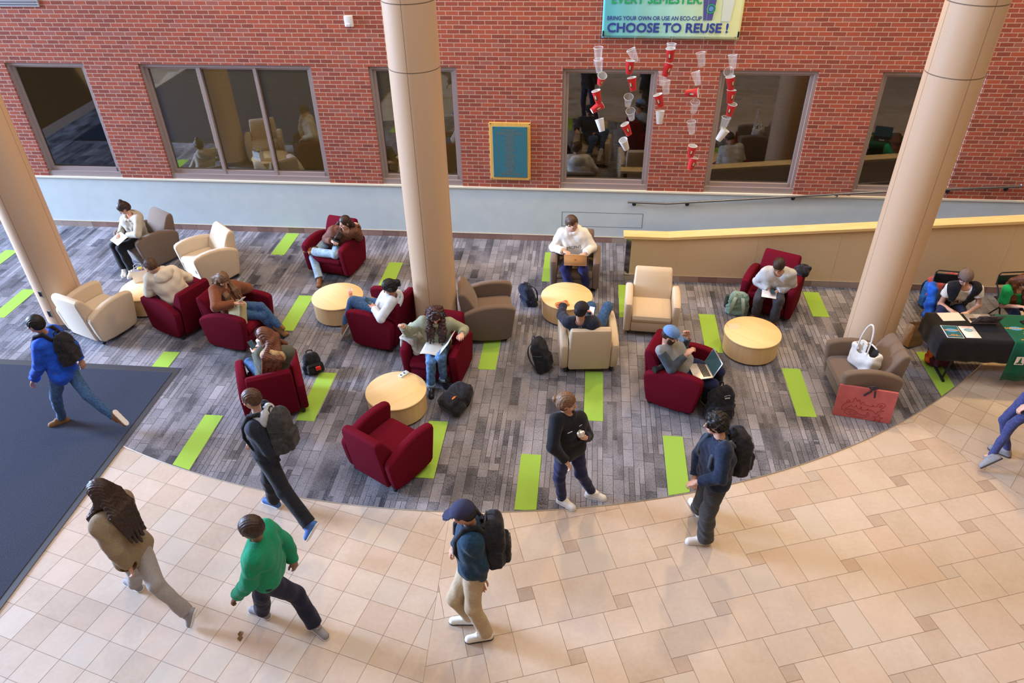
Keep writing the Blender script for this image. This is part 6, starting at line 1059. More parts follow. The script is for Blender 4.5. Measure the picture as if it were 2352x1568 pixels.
# black bag on the armrest of the ramp wall armchair
M = chairM('N', -0.35, -0.22, 0.60); c = M.translation; g = SD((c.x - .25, c.y - .25, c.z - .12), (c.x + .25, c.y + .25, c.z + .22), 0.008); g.ell((c.x, c.y, c.z + 0.06), I3, (0.11, 0.13, 0.08), 0.0); g.cap((c.x, c.y + .03, c.z + .08), (c.x + .09, c.y - .04, c.z + .12), 0.04, 0.02, 0.03); g.cap((c.x - .05, c.y, c.z + .06), (c.x + 0.06, c.y + 0.05, c.z - .05), 0.06, 0.05, 0.04); g.folds(0.012, 46, 1.0)
tag(g.mesh('pouch', BP1, None, (0, 0, 0)), 'crumpled black pouch on the armrest of the armchair by the ramp wall', 'pouch')
# coat hanging over the newspaper reader's armrest
M = chairM('I', 0.345, 0.08, 0.645); c = np.array(M.translation); X = np.array(M.to_3x3() @ Vector((1, 0, 0))); Yv = np.array(M.to_3x3() @ Vector((0, 1, 0))); Zv = np.array((0, 0, 1.0))
g = SD(c - 0.42, c + 0.35, 0.009)
R3 = np.array([X, Yv, Zv]); wl = lambda x, y, z: c + X * x + Yv * y + Zv * z
g.box(wl(0.0, 0.0, 0.022), R3, (0.085, 0.19, 0.020), 0.018, 0.0); g.box(wl(0.088, -0.01, -0.11), R3, (0.026, 0.17, 0.14), 0.024, 0.03); g.box(wl(-0.085, 0.01, -0.10), [nrm(X - 0.25 * Zv), Yv, nrm(Zv + 0.25 * X)], (0.028, 0.18, 0.13), 0.026, 0.03)
g.box(wl(-0.13, 0.06, -0.19), R3, (0.06, 0.11, 0.022), 0.02, 0.03); g.cap(wl(0.06, -0.17, 0.02), wl(0.11, -0.24, -0.13), 0.045, 0.035, 0.03); g.cap(wl(-0.06, -0.12, 0.02), wl(-0.12, -0.2, -0.05), 0.04, 0.05, 0.03)
g.folds(0.009, 44, 5.0); tag(g.mesh('folded_coat', cloth('pale_grey_wool', (0.50, 0.49, 0.45), 0.10, 40), None, (0, 0, 0)), 'pale grey coat draped over the left armrest beside the newspaper reader', 'coat')
# ================================================================== small things people use
def slab(name, M, w, h, t, m, face=None, label=None, cat=None, r=0.008, face_name='screen'):
    o = empty(name, (0, 0, 0), label=label, cat=cat); o.matrix_world = M; q = MB(); q.rbox((-w / 2, -h / 2, 0), (w / 2, h / 2, t), r if r < t * .49 else t * .45, 2); autosmooth(q.obj('case', m, o))
    if face: q = MB(); q.box((-w / 2 * .92, -h / 2 * .95, t), (w / 2 * .92, h / 2 * .95, t + 0.0006)); q.obj(face_name, face, o)
    return o
def held(key, hnd, off=(0, 0, 0), up_=None, tilt=None):
    I = PP[key]; J = I['J']; d = nrm(J['W' + hnd] - J['E' + hnd]); return J['W' + hnd] + d * 0.095 + np.array(off)
def facing(p, n, yv):
    n = Vector(n).normalized(); yv = Vector(yv); yv = (yv - n * yv.dot(n)).normalized(); x = yv.cross(n); return frame(p, x, yv, n)
hd = lambda k: PP[k]['J']['H']
p = held('olive', 'L', (0, 0, 0.03)); slab('phone', facing(p, hd('olive') - p, (0, 0, 1)), 0.075, 0.155, 0.009, BLKP, SCREEN_D, 'black phone held by the person in the olive jacket', 'phone')
p = held('cap', 'R', (0, 0, 0.06)); slab('phone', facing(p, hd('cap') - p, (0, 0, 1)), 0.078, 0.160, 0.009, mat('blue_case', (0.04, 0.10, 0.45), 0.4), mat('bright_screen', (0.7, 0.72, 0.75), 0.2, emit=((0.85, 0.88, 0.95), 0.6)), 'phone with a bright white screen held by the person in the black cap', 'phone')
p = (held('grey', 'L') + held('grey', 'R')) / 2 + np.array((0, 0, 0.03)); slab('phone', facing(p, hd('grey') - p, (0, 1, 1)), 0.075, 0.155, 0.009, mat('rose_case', (0.40, 0.20, 0.16), 0.4), SCREEN_D, 'phone in the hands of the person in the grey sweatshirt', 'phone')
p2 = p - np.array((0.05, 0.03, 0.020)); slab('paper_sheet', facing(p2, (0, -0.15, 1), (0.2, 1, 0)), 0.21, 0.16, 0.0015, M_WHITE, None, 'white sheet on the lap of the person in the grey sweatshirt', 'paper')
p = held('headphones', 'L', (-0.02, 0.0, 0.03)); slab('phone', facing(p, hd('headphones') - p, (0, 0, 1)), 0.075, 0.155, 0.009, BLKP, SCREEN_D, 'dark phone held by the person with black headphones', 'phone')
p = held('jacket', 'R', (0, 0, 0.03)); slab('phone', facing(p, hd('jacket') - p, (1, 0, 0.4)), 0.075, 0.155, 0.009, M_WHITE, SCREEN_D, 'white phone held by the person in the rust brown jacket', 'phone')
p = held('puffer', 'R', (0, 0, 0.03)); slab('phone', facing(p, hd('puffer') - p, (0, 0, 1)), 0.075, 0.155, 0.009, BLKP, SCREEN_D, 'black phone held by the person in the brown puffer coat', 'phone')
q = MB(); c = chairM('K', 0.347, 0.10, 0.6445); slab('phone', c @ Matrix.Rotation(-0.1, 4, 'Z'), 0.078, 0.160, 0.009, BLKP, mat('white_screen', (0.75, 0.8, 0.82), 0.2, emit=((0.8, 0.9, 0.95), 0.5)), 'phone with a white screen lying on the taupe armrest by the wall', 'phone')
J = PP['bun']['J']; p = (J['WL'] + J['WR']) / 2 + np.array((-0.03, -0.09, -0.02)); slab('paper_sheet', facing(p, (-0.25, -0.35, 1), (-0.6, -0.8, 0)), 0.30, 0.22, 0.004, M_WHITE, None, 'white sheet on the lap of the person with the hair bun', 'paper')
# newspaper
J = PP['sweater']['J']; pl_, pr = np.array((-1.985, 7.80, 0.60)), J['WL'] + np.array((0.0, -0.05, -0.02)); nw = empty('newspaper', (0, 0, 0), label='open newspaper held by the person in the sage knit sweater', cat='newspaper'); NEWS = mat('newsprint', (0.66, 0.64, 0.58), 0.85)
spn0, spn1 = np.array((-1.845, 7.69, 0.60)), np.array((-1.80, 7.96, 0.645)); lf0, lf1 = np.array((-2.10, 7.72, 0.61)), np.array((-2.04, 8.00, 0.66)); rt0, rt1 = np.array((-1.70, 7.66, 0.82)), np.array((-1.64, 7.93, 0.86))
def sheet(a, b, c, d, nm, m, n=8, bend=0.015):
    V = []; 
    for i in range(n + 1):
        t = i / n
        for s in range(n + 1): u2 = s / n; pnt = (a * (1 - t) + b * t) * (1 - u2) + (d * (1 - t) + c * t) * u2; V.append(pnt + np.array((0, 0, bend * math.sin(PI * t))))
    Fc = [(i * (n + 1) + s, i * (n + 1) + s + 1, (i + 1) * (n + 1) + s + 1, (i + 1) * (n + 1) + s) for i in range(n) for s in range(n)]
    o = build(nm, V, Fc, m, nw, True); so = o.modifiers.new('leaves', 'SOLIDIFY'); so.thickness = 0.005; return o
sheet(spn0, lf0, lf1, spn1, 'left_page', NEWS); sheet(spn0, rt0, rt1, spn1, 'right_page', NEWS, bend=0.0)
ex_ = nrm(rt0 - spn0); ey_ = nrm(spn1 - spn0); en_ = nrm(np.cross(ex_, ey_)); q = MB(); F_ = frame(spn0 + en_ * 0.004, ex_, ey_, en_)
q.box((0.10, 0.12, 0), (0.20, 0.22, 0.0008), F_)
for k in range(10): q.box((0.03, 0.03 + 0.023 * k, 0), (0.09, 0.036 + 0.023 * k, 0.0008), F_)
q.obj('printed_columns', mat('newspaper_ink', (0.08, 0.08, 0.09), 0.8), nw)
# laptops
def laptop(M, label, w=0.33, d=0.225, ang=110, body=None, lidm=None, keym=None, screen=None, logo=None):
    o = empty('laptop', (0, 0, 0), label=label, cat='laptop'); o.matrix_world = M; body = body or mat('aluminium', (0.55, 0.55, 0.55), 0.35, metal=0.6); lidm = lidm or body
    q = MB(); q.rbox((-w / 2, -d / 2, 0), (w / 2, d / 2, 0.015), 0.006, 2); autosmooth(q.obj('base', body, o)); q = MB()
    for r_ in range(5):
        n = 12 if r_ < 4 else 6
        for c_ in range(n): x0 = -w * .42 + w * .84 * c_ / n; q.box((x0 + 0.0012, d * .40 - 0.019 * (r_ + 1), 0.015), (x0 + w * .84 / n - 0.0012, d * .40 - 0.019 * r_ - 0.003, 0.0165))
    q.obj('keyboard', keym or BLKP, o); q = MB(); q.box((-0.05, -d * .44, 0.015), (0.05, -d * .14, 0.0155)); q.obj('touchpad', mat('pad_grey', (0.42, 0.42, 0.42), 0.4), o)
    L = Matrix.Translation((0, d / 2 - 0.004, 0.013)) @ Matrix.Rotation(math.radians(ang), 4, 'X')  # lid: local +y runs to its top edge after opening
    L = Matrix.Translation((0, d / 2 - 0.004, 0.013)) @ Matrix.Rotation(math.radians(180 - ang), 4, 'X')
    q = MB(); q.rbox((-w / 2, 0, -0.004), (w / 2, d * .98, 0.004), 0.0038, 2, L); lid = autosmooth(q.obj('lid', lidm, o)); q = MB(); q.box((-w * .47, d * .05, 0.0042), (w * .47, d * .92, 0.0048), L); q.obj('screen', screen or SCREEN_D, lid)
    if logo: logo(lid, L, w, d)
    return o
# the lid opens away from the user: +y is the user's forward direction
def hp_logo(lid, L, w, d):
    Lm = L @ frame((0, d * .5, -0.0046), (-1, 0, 0), (0, 1, 0), (0, 0, -1)); q = MB(); m = mat('logo_grey', (0.10, 0.07, 0.05), 0.3, metal=0.5); n = 28; V = []
    for k in range(n): a = 2 * PI * k / n; V += [(0.016 * math.cos(a), 0.016 * math.sin(a), 0), (0.019 * math.cos(a), 0.019 * math.sin(a), 0)]
    q.add(V, [(2 * k, 2 * k + 1, (2 * k + 3) % (2 * n), (2 * k + 2) % (2 * n)) for k in range(n)], Lm); q.obj('round_logo', m, lid); lettering('logo_text', 'hp', 0.027, Lm, m, lid, 0.0004, 0.0008, shear=0.25)
x, y, th = CH['K']; ROSE = mat('rose_gold', (0.62, 0.42, 0.27), 0.35, metal=0.5)
J = PP['mcphs']['J']; laptop(Matrix.Translation((-0.105, 10.335, 0.585)) @ Matrix.Rotation(math.radians(180), 4, 'Z') @ Matrix.Rotation(0.10, 4, 'X'), 'rose gold laptop open on the lap of the white-hoodie person', 0.36, 0.235, 112, ROSE, ROSE, logo=hp_logo)
laptop(Matrix.Translation((1.575, 7.665, 0.575)) @ Matrix.Rotation(math.radians(-78), 4, 'Z') @ Matrix.Rotation(0.06, 4, 'X'), 'silver laptop open on the lap of the blue-capped person', 0.34, 0.235, 118)
# lens on the armrest
ln = empty('camera_lens', (0, 0, 0), label='black camera lens lying on the armrest beside the blue-capped person', cat='lens'); ln.matrix_world = chairM('O', 0.345, -0.18, 0.60 + 0.028) @ Matrix.Rotation(math.radians(-35), 4, 'Z') @ Matrix.Rotation(PI / 2, 4, 'Y')
q = MB(); q.lathe([(0.034, -0.07), (0.040, -0.06), (0.040, -0.02), (0.036, -0.015), (0.036, 0.03), (0.042, 0.035), (0.044, 0.075), (0.038, 0.075)], 28); autosmooth(q.obj('barrel', BLKP, ln)); q = MB(); q.lathe([(0.037, 0.07), (0.0, 0.074)], 24, None, 0, False); q.obj('front_glass', mat('lens_glass', (0.02, 0.03, 0.05), 0.05), ln)
# food and drinks
def cup_mesh(r0, r1, h, th=0.0015): return [(r0 - 0.002, 0.0), (r0, 0.003), (r1, h), (r1 + 0.0025, h + 0.001), (r1 + 0.001, h + 0.004), (r1 - th, h), (r0 - th, 0.005), (0.0005, 0.005)]
PET = mat('clear_plastic', (0.9, 0.92, 0.94), 0.12, alpha=0.22, spec=0.6)
cp_ = empty('iced_drink', (-3.575, 9.46, 0.352), label='clear cup of iced orange drink on the drum table by the puffer coat person', cat='drink'); q = MB(); q.lathe(cup_mesh(0.030, 0.042, 0.115), 24, None, 0, False); autosmooth(q.obj('cup', PET, cp_)); q = MB(); q.lathe([(0.0275, 0.006), (0.034, 0.07)], 24); autosmooth(q.obj('orange_tea', mat('orange_tea', (0.80, 0.20, 0.02), 0.15), cp_)); q = MB(); q.tube([(0.0, 0, 0.03), (0.015, 0.01, 0.16)], 0.0035, 8); q.obj('straw', M_WHITE, cp_)
p = held('olive', 'R', (0, 0, 0.0)); p = np.array((p[0], p[1], p[2] - 0.02)); cp_ = empty('coffee_cup', tuple(p), label='white lidded coffee cup held by the person in the olive jacket', cat='cup'); q = MB(); q.lathe(cup_mesh(0.029, 0.041, 0.11), 24, None, 0, False); autosmooth(q.obj('cup', M_WHITE, cp_)); q = MB(); q.lathe([(0.043, 0.108), (0.044, 0.114), (0.038, 0.122), (0.0005, 0.123)], 24, None, 0, False); q.obj('lid', M_WHITE, cp_)
sb = empty('snack_bag', (-0.27, 9.43, 0.352), label='open red and yellow snack bag on the drum table by the white-hoodie person', cat='snack bag'); g = SD((-.16, -.12, -.01), (.16, .12, .08), 0.005); g.box((0.0, 0, 0.02), I3, (0.10, 0.065, 0.022), 0.018, 0); g.cap((-0.1, -0.05, 0.02), (-0.12, 0.0, 0.05), 0.010, 0.006, 0.02); g.folds(0.006, 60, 1.0); g.plane((0, 0, 0), (0, 0, -1)); g.mesh('bag_foil', mat('red_yellow_print', (0.75, 0.38, 0.05), 0.35, noise=0.5, nscale=9, c2=(0.55, 0.02, 0.02)), sb, (0, 0, 0)); sb.rotation_euler = (0, 0, 0.5)
q = MB()
for k in range(5): q.tube([(-0.10 + 0.012 * k, -0.01 + 0.02 * math.sin(k * 3), 0.045), (-0.09 + 0.012 * k, 0.012 * math.cos(k), 0.056)], 0.006, 6)
q.obj('crisps', mat('crisp_yellow', (0.70, 0.42, 0.08), 0.7), sb)
p = held('headphones', 'R', (-0.05, 0.03, 0.03)); g = SD(p - 0.12, p + 0.12, 0.006); g.box(p, I3, (0.06, 0.05, 0.03), 0.02, 0); g.folds(0.006, 60, 2.0); tag(g.mesh('snack_bag', mat('gold_print', (0.55, 0.40, 0.12), 0.4, noise=0.5, nscale=18, c2=(0.12, 0.05, 0.03)), None, (0, 0, 0)), 'small gold snack bag by the hands of the headphone wearer', 'snack bag')
gd = slab('gadget', T(-2.315, 7.575, 0.3520, -0.62), 0.075, 0.15, 0.022, mat('mint_white_plastic', (0.66, 0.74, 0.70), 0.4), None, 'small white gadget with dark buttons on the front drum table', 'gadget', 0.01)
for bx, by, bw_ in ((0.0, 0.012, 0.016), (0.0, -0.045, 0.014)): q = MB(); q.box((bx - bw_, by - 0.008, 0.022), (bx + bw_, by + 0.008, 0.0235)); q.obj('button', BLKP, gd)
nt_ = build('folded_note', [(-0.11, -0.07, 0.001), (0.05, -0.065, 0.001), (0.055, 0.06, 0.001), (-0.06, 0.065, 0.002), (-0.115, 0.05, 0.012)], [(0, 1, 2, 3, 4)], mat('cream_paper', (0.72, 0.60, 0.44), 0.8)); nt_.location = (2.255, 9.065, 0.3525); nt_.rotation_euler = (0, 0, 0.15); nt_.modifiers.new('sheet', 'SOLIDIFY').thickness = 0.002; tag(nt_, 'cream folded note on the edge of the rightmost drum table', 'paper')
fb = held('fleece', 'L', (0, 0, 0.045)); g = SD(fb - 0.08, fb + 0.08, 0.005); g.ell(fb, I3, (0.040, 0.038, 0.036), 0); g.folds(0.006, 95, 3.0); tag(g.mesh('foil_wrap', mat('crumpled_foil', (0.75, 0.73, 0.68), 0.25, metal=0.6), None, (0, 0, 0)), 'food wrapped in crumpled silver foil in the hand of the black fleece wearer', 'food')
# paper bag with a printed cup on the leftmost drum table
pbx = open_bag('paper_bag', 0.22, 0.11, 0.20, M_WHITE); pbx.location = (-7.13, 9.68, 0.3525); pbx.rotation_euler = (0, 0, 0.5); tag(pbx, 'open white paper carrier bag on the leftmost drum table', 'bag')
for sy in (-1, 1): q = MB(); q.tube([(-0.06, sy * 0.055, 0.19), (-0.055, sy * 0.058, 0.26), (0, sy * 0.06, 0.29), (0.055, sy * 0.058, 0.26), (0.06, sy * 0.055, 0.19)], 0.004, 6); q.obj('handle', M_WHITE, pbx)
cc = empty('paper_cup', (-7.10, 9.695, 0.364), label='purple and orange patterned cup standing in the white carrier bag', cat='cup'); q = MB(); q.lathe([(0.028, 0), (0.042, 0.20)], 24); autosmooth(q.obj('cup', mat('violet_print', (0.22, 0.14, 0.50), 0.4), cc)); q = MB(); q.lathe([(0.043, 0.198), (0.044, 0.215), (0.034, 0.225), (0.0005, 0.226)], 24, None, 0, False); q.obj('lid', mat('orange_print', (0.80, 0.32, 0.04), 0.4, noise=0.9, nscale=12, c2=(0.25, 0.5, 0.05)), cc)
lf = build('dry_leaf', [(0, -0.06, 0.003), (0.025, -0.02, 0.012), (0.012, 0.0, 0.006), (0.032, 0.03, 0.016), (0.0, 0.055, 0.008), (-0.022, 0.02, 0.018), (-0.010, 0.0, 0.008), (-0.028, -0.025, 0.014)], [(0, 1, 2, 3, 4, 5, 6, 7)], mat('dry_leaf_brown', (0.16, 0.085, 0.025), 0.8)); lf.location = (-3.149, 3.85, 0.001); lf.rotation_euler = (0, 0, 0.4); lf.modifiers.new('blade', 'SOLIDIFY').thickness = 0.0015; tag(lf, 'single dry brown leaf on the square floor tiles', 'leaf')

I = PP['cap']; q = MB(); q.tube([I['N'] + I['up'] * 0.035 + I['lat'] * 0.074 * math.cos(t_) + I['fw'] * 0.070 * math.sin(t_) - I['org'] for t_ in np.linspace(0, 2 * PI, 20)[:-1]], 0.016, 8, closed=True); q.obj('collar', cloth('grey_beige_fleece', (0.28, 0.25, 0.20), 0.2, 60), I['root'], True)

I = PP['blue_cap']; J = I['J']
for nm, a, b, c in (('L', 'SL', 'EL', 'WL'), ('R', 'SR', 'ER', 'WR')):
    g = SD(I['lo'], I['hi'], 0.0085); g.cap(J[a] * .93 + J[b] * .07, J[b], 0.069, 0.061, 0.0); g.cap(J[b], J[b] * .08 + J[c] * .92, 0.061, 0.047, 0.02); g.folds(0.0035, 40, 3.0); g.planecap(J[b] * .07 + J[c] * .93, J[c] - J[b], 0.08); g.planecap(J[a] * .90 + J[b] * .10, J[a] - J[b], 0.12)
    g.mesh('raglan_sleeve', cloth('slate_blue_grey', (0.060, 0.075, 0.100), 0.2, 90), I['root'], I['org'])
# ================================================================== information table
TZ = 0.735; X0, X1, Y0, Y1 = 4.775, 6.62, 8.40, 9.02
ft = empty('folding_table', (5.7, 8.71, 0.0065), label='long folding table at the right edge with black legs under a black cloth', cat='table')
q = MB(); q.rbox((X0 - 5.7, Y0 - 8.71, TZ - 0.035), (X1 - 5.7, Y1 - 8.71, TZ - 0.008), 0.008, 2); q.obj('tabletop', mat('grey_laminate', (0.35, 0.35, 0.36), 0.5), ft)
for sx in (-1, 1):
    for sy in (-1, 1): q = MB(); q.tube([(sx * 0.62, sy * 0.24, TZ - 0.035), (sx * 0.70, sy * 0.24, 0.03), (sx * 0.70, sy * 0.24, 0.0)], 0.014, 10); autosmooth(q.obj('leg', M_BLK, ft))
    q = MB(); q.tube([(sx * 0.70, -0.30, 0.02), (sx * 0.70, 0.30, 0.02)], 0.018, 10); autosmooth(q.obj('foot_bar', M_BLK, ft))
def draped(x0, x1, y0, y1, z, drops, m, lab, th=0.006, wav=0.010):
    """cloth with front/left/right/back drops; fine grid so that the hanging parts ripple"""
    nx, ny = 40, 16; V = []; Fc = []
    fr, lf, bk = drops; ys = [('f', t) for t in (1.0, 0.75, 0.5, 0.25)] + [('t', i / ny) for i in range(ny + 1)] + [('b', t) for t in (0.5, 1.0)]
    xs = ([('l', t) for t in (1.0, 0.66, 0.33)] if lf else []) + [('t', i / nx) for i in range(nx + 1)]
    for ky, ty in ys:
        for kx, tx in xs:
            x = x0 if kx == 'l' else x0 + (x1 - x0) * tx; y = {'f': y0, 'b': y1}.get(ky, y0 + (y1 - y0) * ty); zz = z; dr = 0
            if ky == 'f' and fr: dr = fr * ty; y -= 0.010 + wav * math.sin(x * 26) * ty + 0.02 * ty
            if ky == 'b': dr = bk * ty; y += 0.01
            if kx == 'l': d2 = lf * tx; x -= 0.010 + wav * math.sin(y * 23) * tx; dr = max(dr, d2)
            V.append((x, y, zz - dr))
    n = len(xs)
    for j in range(len(ys) - 1):
        for i in range(n - 1): Fc.append((j * n + i, j * n + i + 1, (j + 1) * n + i + 1, (j + 1) * n + i))
    o = build('tablecloth', V, Fc, m, None, True); o.modifiers.new('cloth', 'SOLIDIFY').thickness = th; o.modifiers['cloth'].offset = 1; tag(o, lab, 'tablecloth'); return o
draped(X0 - 0.008, X1 + 0.01, Y0 - 0.008, Y1 + 0.008, TZ - 0.004, (0.32, 0.30, 0.15), cloth('black_stretch_cloth', (0.012, 0.011, 0.012), 0.4, 70), 'black stretch cloth covering the folding table')
gc = draped(5.66, 6.62, Y0 - 0.022, Y1 + 0.02, TZ + 0.004, (0.60, 0, 0.12), cloth('bottle_green_cloth', (0.006, 0.105, 0.060), 0.12, 60), 'bottle green banner cloth with printed emblem hanging over the black table', 0.004, 0.014)
M_YEL = mat('yellow_leaf_print', (0.80, 0.52, 0.03), 0.6); M_SKY = mat('sky_blue_print', (0.08, 0.33, 0.62), 0.5); M_ORG = mat('orange_lettering', (0.80, 0.36, 0.04), 0.6)
def flat(pts, M, m, parent, nm, t=0.0008): return build(nm, [tuple(M @ Vector((x, y, t))) for x, y in pts], [tuple(range(len(pts)))], m, parent)
def oval(rx, ry, n=28): return [(rx * math.cos(2 * PI * k / n), ry * math.sin(2 * PI * k / n)) for k in range(n)]
gm = T(5.80, 8.70, TZ + 0.0092); flat(oval(0.085, 0.045), gm, M_SKY, gc, 'printed_oval'); lettering('printed_title', 'EARTH WEEK', 0.045, gm @ Matrix.Translation((0, 0, 0.0015)), M_ORG, gc, 0.0004, 0.001)
lp = [((0.11 if k % 2 == 0 else 0.06) * math.cos(2 * PI * k / 22) * (1 + .2 * math.sin(3 * k)), (0.11 if k % 2 == 0 else 0.06) * math.sin(2 * PI * k / 22)) for k in range(22)]; flat(lp, T(5.93, 8.555, TZ + 0.0092), M_YEL, gc, 'printed_leaf')
lettering('printed_caption', 'APRIL 2025', 0.03, T(5.83, 8.44, TZ + 0.0095), M_ORG, gc, 0.0004, 0.0008)
fm = frame((5.80, Y0 - 0.060, 0.475), (1, 0, 0), (0, 0, 1), (0, -1, 0)); flat([(-0.06, -0.065), (0.06, -0.065), (0.06, 0.065), (-0.06, 0.065)], fm, M_WHITE, gc, 'printed_square'); flat([(-0.045, -0.05), (0.045, -0.05), (0.03, -0.03), (0.018, -0.028), (0.012, 0.02), (0.0, 0.058), (-0.012, 0.02), (-0.018, -0.028), (-0.03, -0.03)], fm, mat('emblem_green', (0.01, 0.10, 0.06), 0.6), gc, 'printed_tower', 0.002)
lettering('printed_words', 'THE', 0.045, fm @ Matrix.Translation((0.13, 0.025, 0.001)), M_WHITE, gc, 0.0004); lettering('printed_words', 'OFFICE', 0.075, fm @ Matrix.Translation((0.22, -0.035, 0.001)), M_WHITE, gc, 0.0004, 0.003)
# flyers
TEAL = mat('teal_flyer_print', (0.015, 0.13, 0.18), 0.5)
f1 = slab('flyer_stack', T(4.945, 8.565, TZ + 0.0035, -0.02), 0.215, 0.285, 0.006, M_WHITE, TEAL, 'stack of teal flyers with a blue oval on the black cloth', 'flyer', 0.002, 'printed_face'); flat(oval(0.075, 0.042), T(0, 0.03, 0.0068), M_SKY, f1, 'printed_oval'); lettering('printed_title', 'EARTH WEEK', 0.034, T(0, 0.03, 0.0084), M_ORG, f1, 0.0003, 0.001); lettering('printed_caption', 'SUSTAINABILITY', 0.022, T(0, -0.095, 0.0072), M_ORG, f1, 0.0003, 0.0006); lettering('printed_caption', 'APRIL 22', 0.022, T(0, -0.070, 0.0072), M_ORG, f1, 0.0003, 0.0006)
f2 = slab('flyer_stack', T(5.170, 8.575, TZ + 0.0035, 0.03), 0.195, 0.27, 0.004, M_WHITE, None, 'white flyers with a pale blue globe beside the teal flyers', 'flyer', 0.002); flat(oval(0.058, 0.042), T(0.0, 0.045, 0.0046), mat('pale_globe_print', (0.25, 0.45, 0.55), 0.5, noise=0.4, nscale=30), f2, 'printed_globe'); lettering('printed_title', 'POSTCARDS', 0.022, T(0, 0.112, 0.0048), mat('red_lettering', (0.7, 0.05, 0.06), 0.6), f2, 0.0003, 0.0005)
# laptops, notebook and pencil case on the table
STK = mat('sticker_collage', (0.30, 0.24, 0.30), 0.4, noise=0.9, nscale=26, c2=(0.02, 0.03, 0.05))
laptop(T(5.42, 8.90, TZ + 0.004, math.radians(183)), 'silver laptop with a sticker-covered lid on the information table', 0.34, 0.23, 122, None, STK)
laptop(T(6.12, 8.82, TZ + 0.011, math.radians(200)), 'dark laptop on the green cloth at the right edge', 0.34, 0.23, 118, BLKP)
nb = slab('notebook', T(5.06, 9.03 - 0.10, TZ + 0.0035, 0.10), 0.30, 0.20, 0.008, M_WHITE, mat('page_white', (0.80, 0.79, 0.76), 0.8), 'open white notebook under the hands of the black vest person', 'notebook', 0.003, 'pages')
# folding chairs behind the table
def fold_chair(x, y, rz, lab):
    o = empty('folding_chair', (x, y, 0.0065), rz, label=lab, cat='chair', group='black folding chairs'); q = MB(); q.rbox((-0.21, -0.20, 0.43), (0.21, 0.20, 0.455), 0.012, 3); autosmooth(q.obj('seat', BLKP, o))
    q = MB(); q.rbox((-0.20, -0.285, 0.60), (0.20, -0.262, 0.76), 0.010, 3); autosmooth(q.obj('backrest', BLKP, o))
    for sx in (-1, 1):
        q = MB(); q.tube([(sx * 0.215, 0.22, 0.0), (sx * 0.215, 0.0, 0.40), (sx * 0.212, -0.25, 0.66), (sx * 0.20, -0.275, 0.77)], 0.011, 10); autosmooth(q.obj('leg', M_BLK, o)); q = MB(); q.tube([(sx * 0.19, -0.28, 0.0), (sx * 0.19, 0.02, 0.43)], 0.011, 10); autosmooth(q.obj('leg', M_BLK, o))
    q = MB(); q.tube([(-0.20, -0.275, 0.77), (-0.17, -0.285, 0.80), (0.17, -0.285, 0.80), (0.20, -0.275, 0.77)], 0.011, 10); autosmooth(q.obj('top_rail', M_BLK, o)); return o
fold_chair(PP['vest']['P'][0] + 0.0, PP['vest']['P'][1] + 0.03, math.radians(173), 'black folding chair under the person in the black vest'); fold_chair(PP['green_tee']['P'][0] + 0.02, PP['green_tee']['P'][1] + 0.03, math.radians(188), 'black folding chair under the person in the green t-shirt')
g = SD((4.85, 9.0, 0.1), (5.6, 10.0, 0.95), 0.009); c = PP['vest']['P']; bx, by = c[0] - 0.24, c[1] + 0.10
for a, b, ra, rb_ in (((0.0, 0.0, 0.62), (-0.02, -0.14, 0.44), 0.06, 0.07), ((-0.03, -0.12, 0.46), (-0.06, -0.26, 0.28), 0.075, 0.06), ((0.02, 0.10, 0.62), (0.0, -0.02, 0.58), 0.06, 0.06), ((-0.06, -0.24, 0.30), (-0.02, -0.34, 0.17), 0.06, 0.04)): g.cap((bx + a[0], by + a[1], a[2]), (bx + b[0], by + b[1], b[2]), ra, rb_, 0.05)
g.folds(0.010, 34, 7); tag(g.mesh('draped_jacket', cloth('electric_blue_shell', (0.012, 0.10, 0.62), 0.25, 20), None, (0, 0, 0)), 'electric blue jacket hanging off the chair of the black vest wearer', 'jacket')

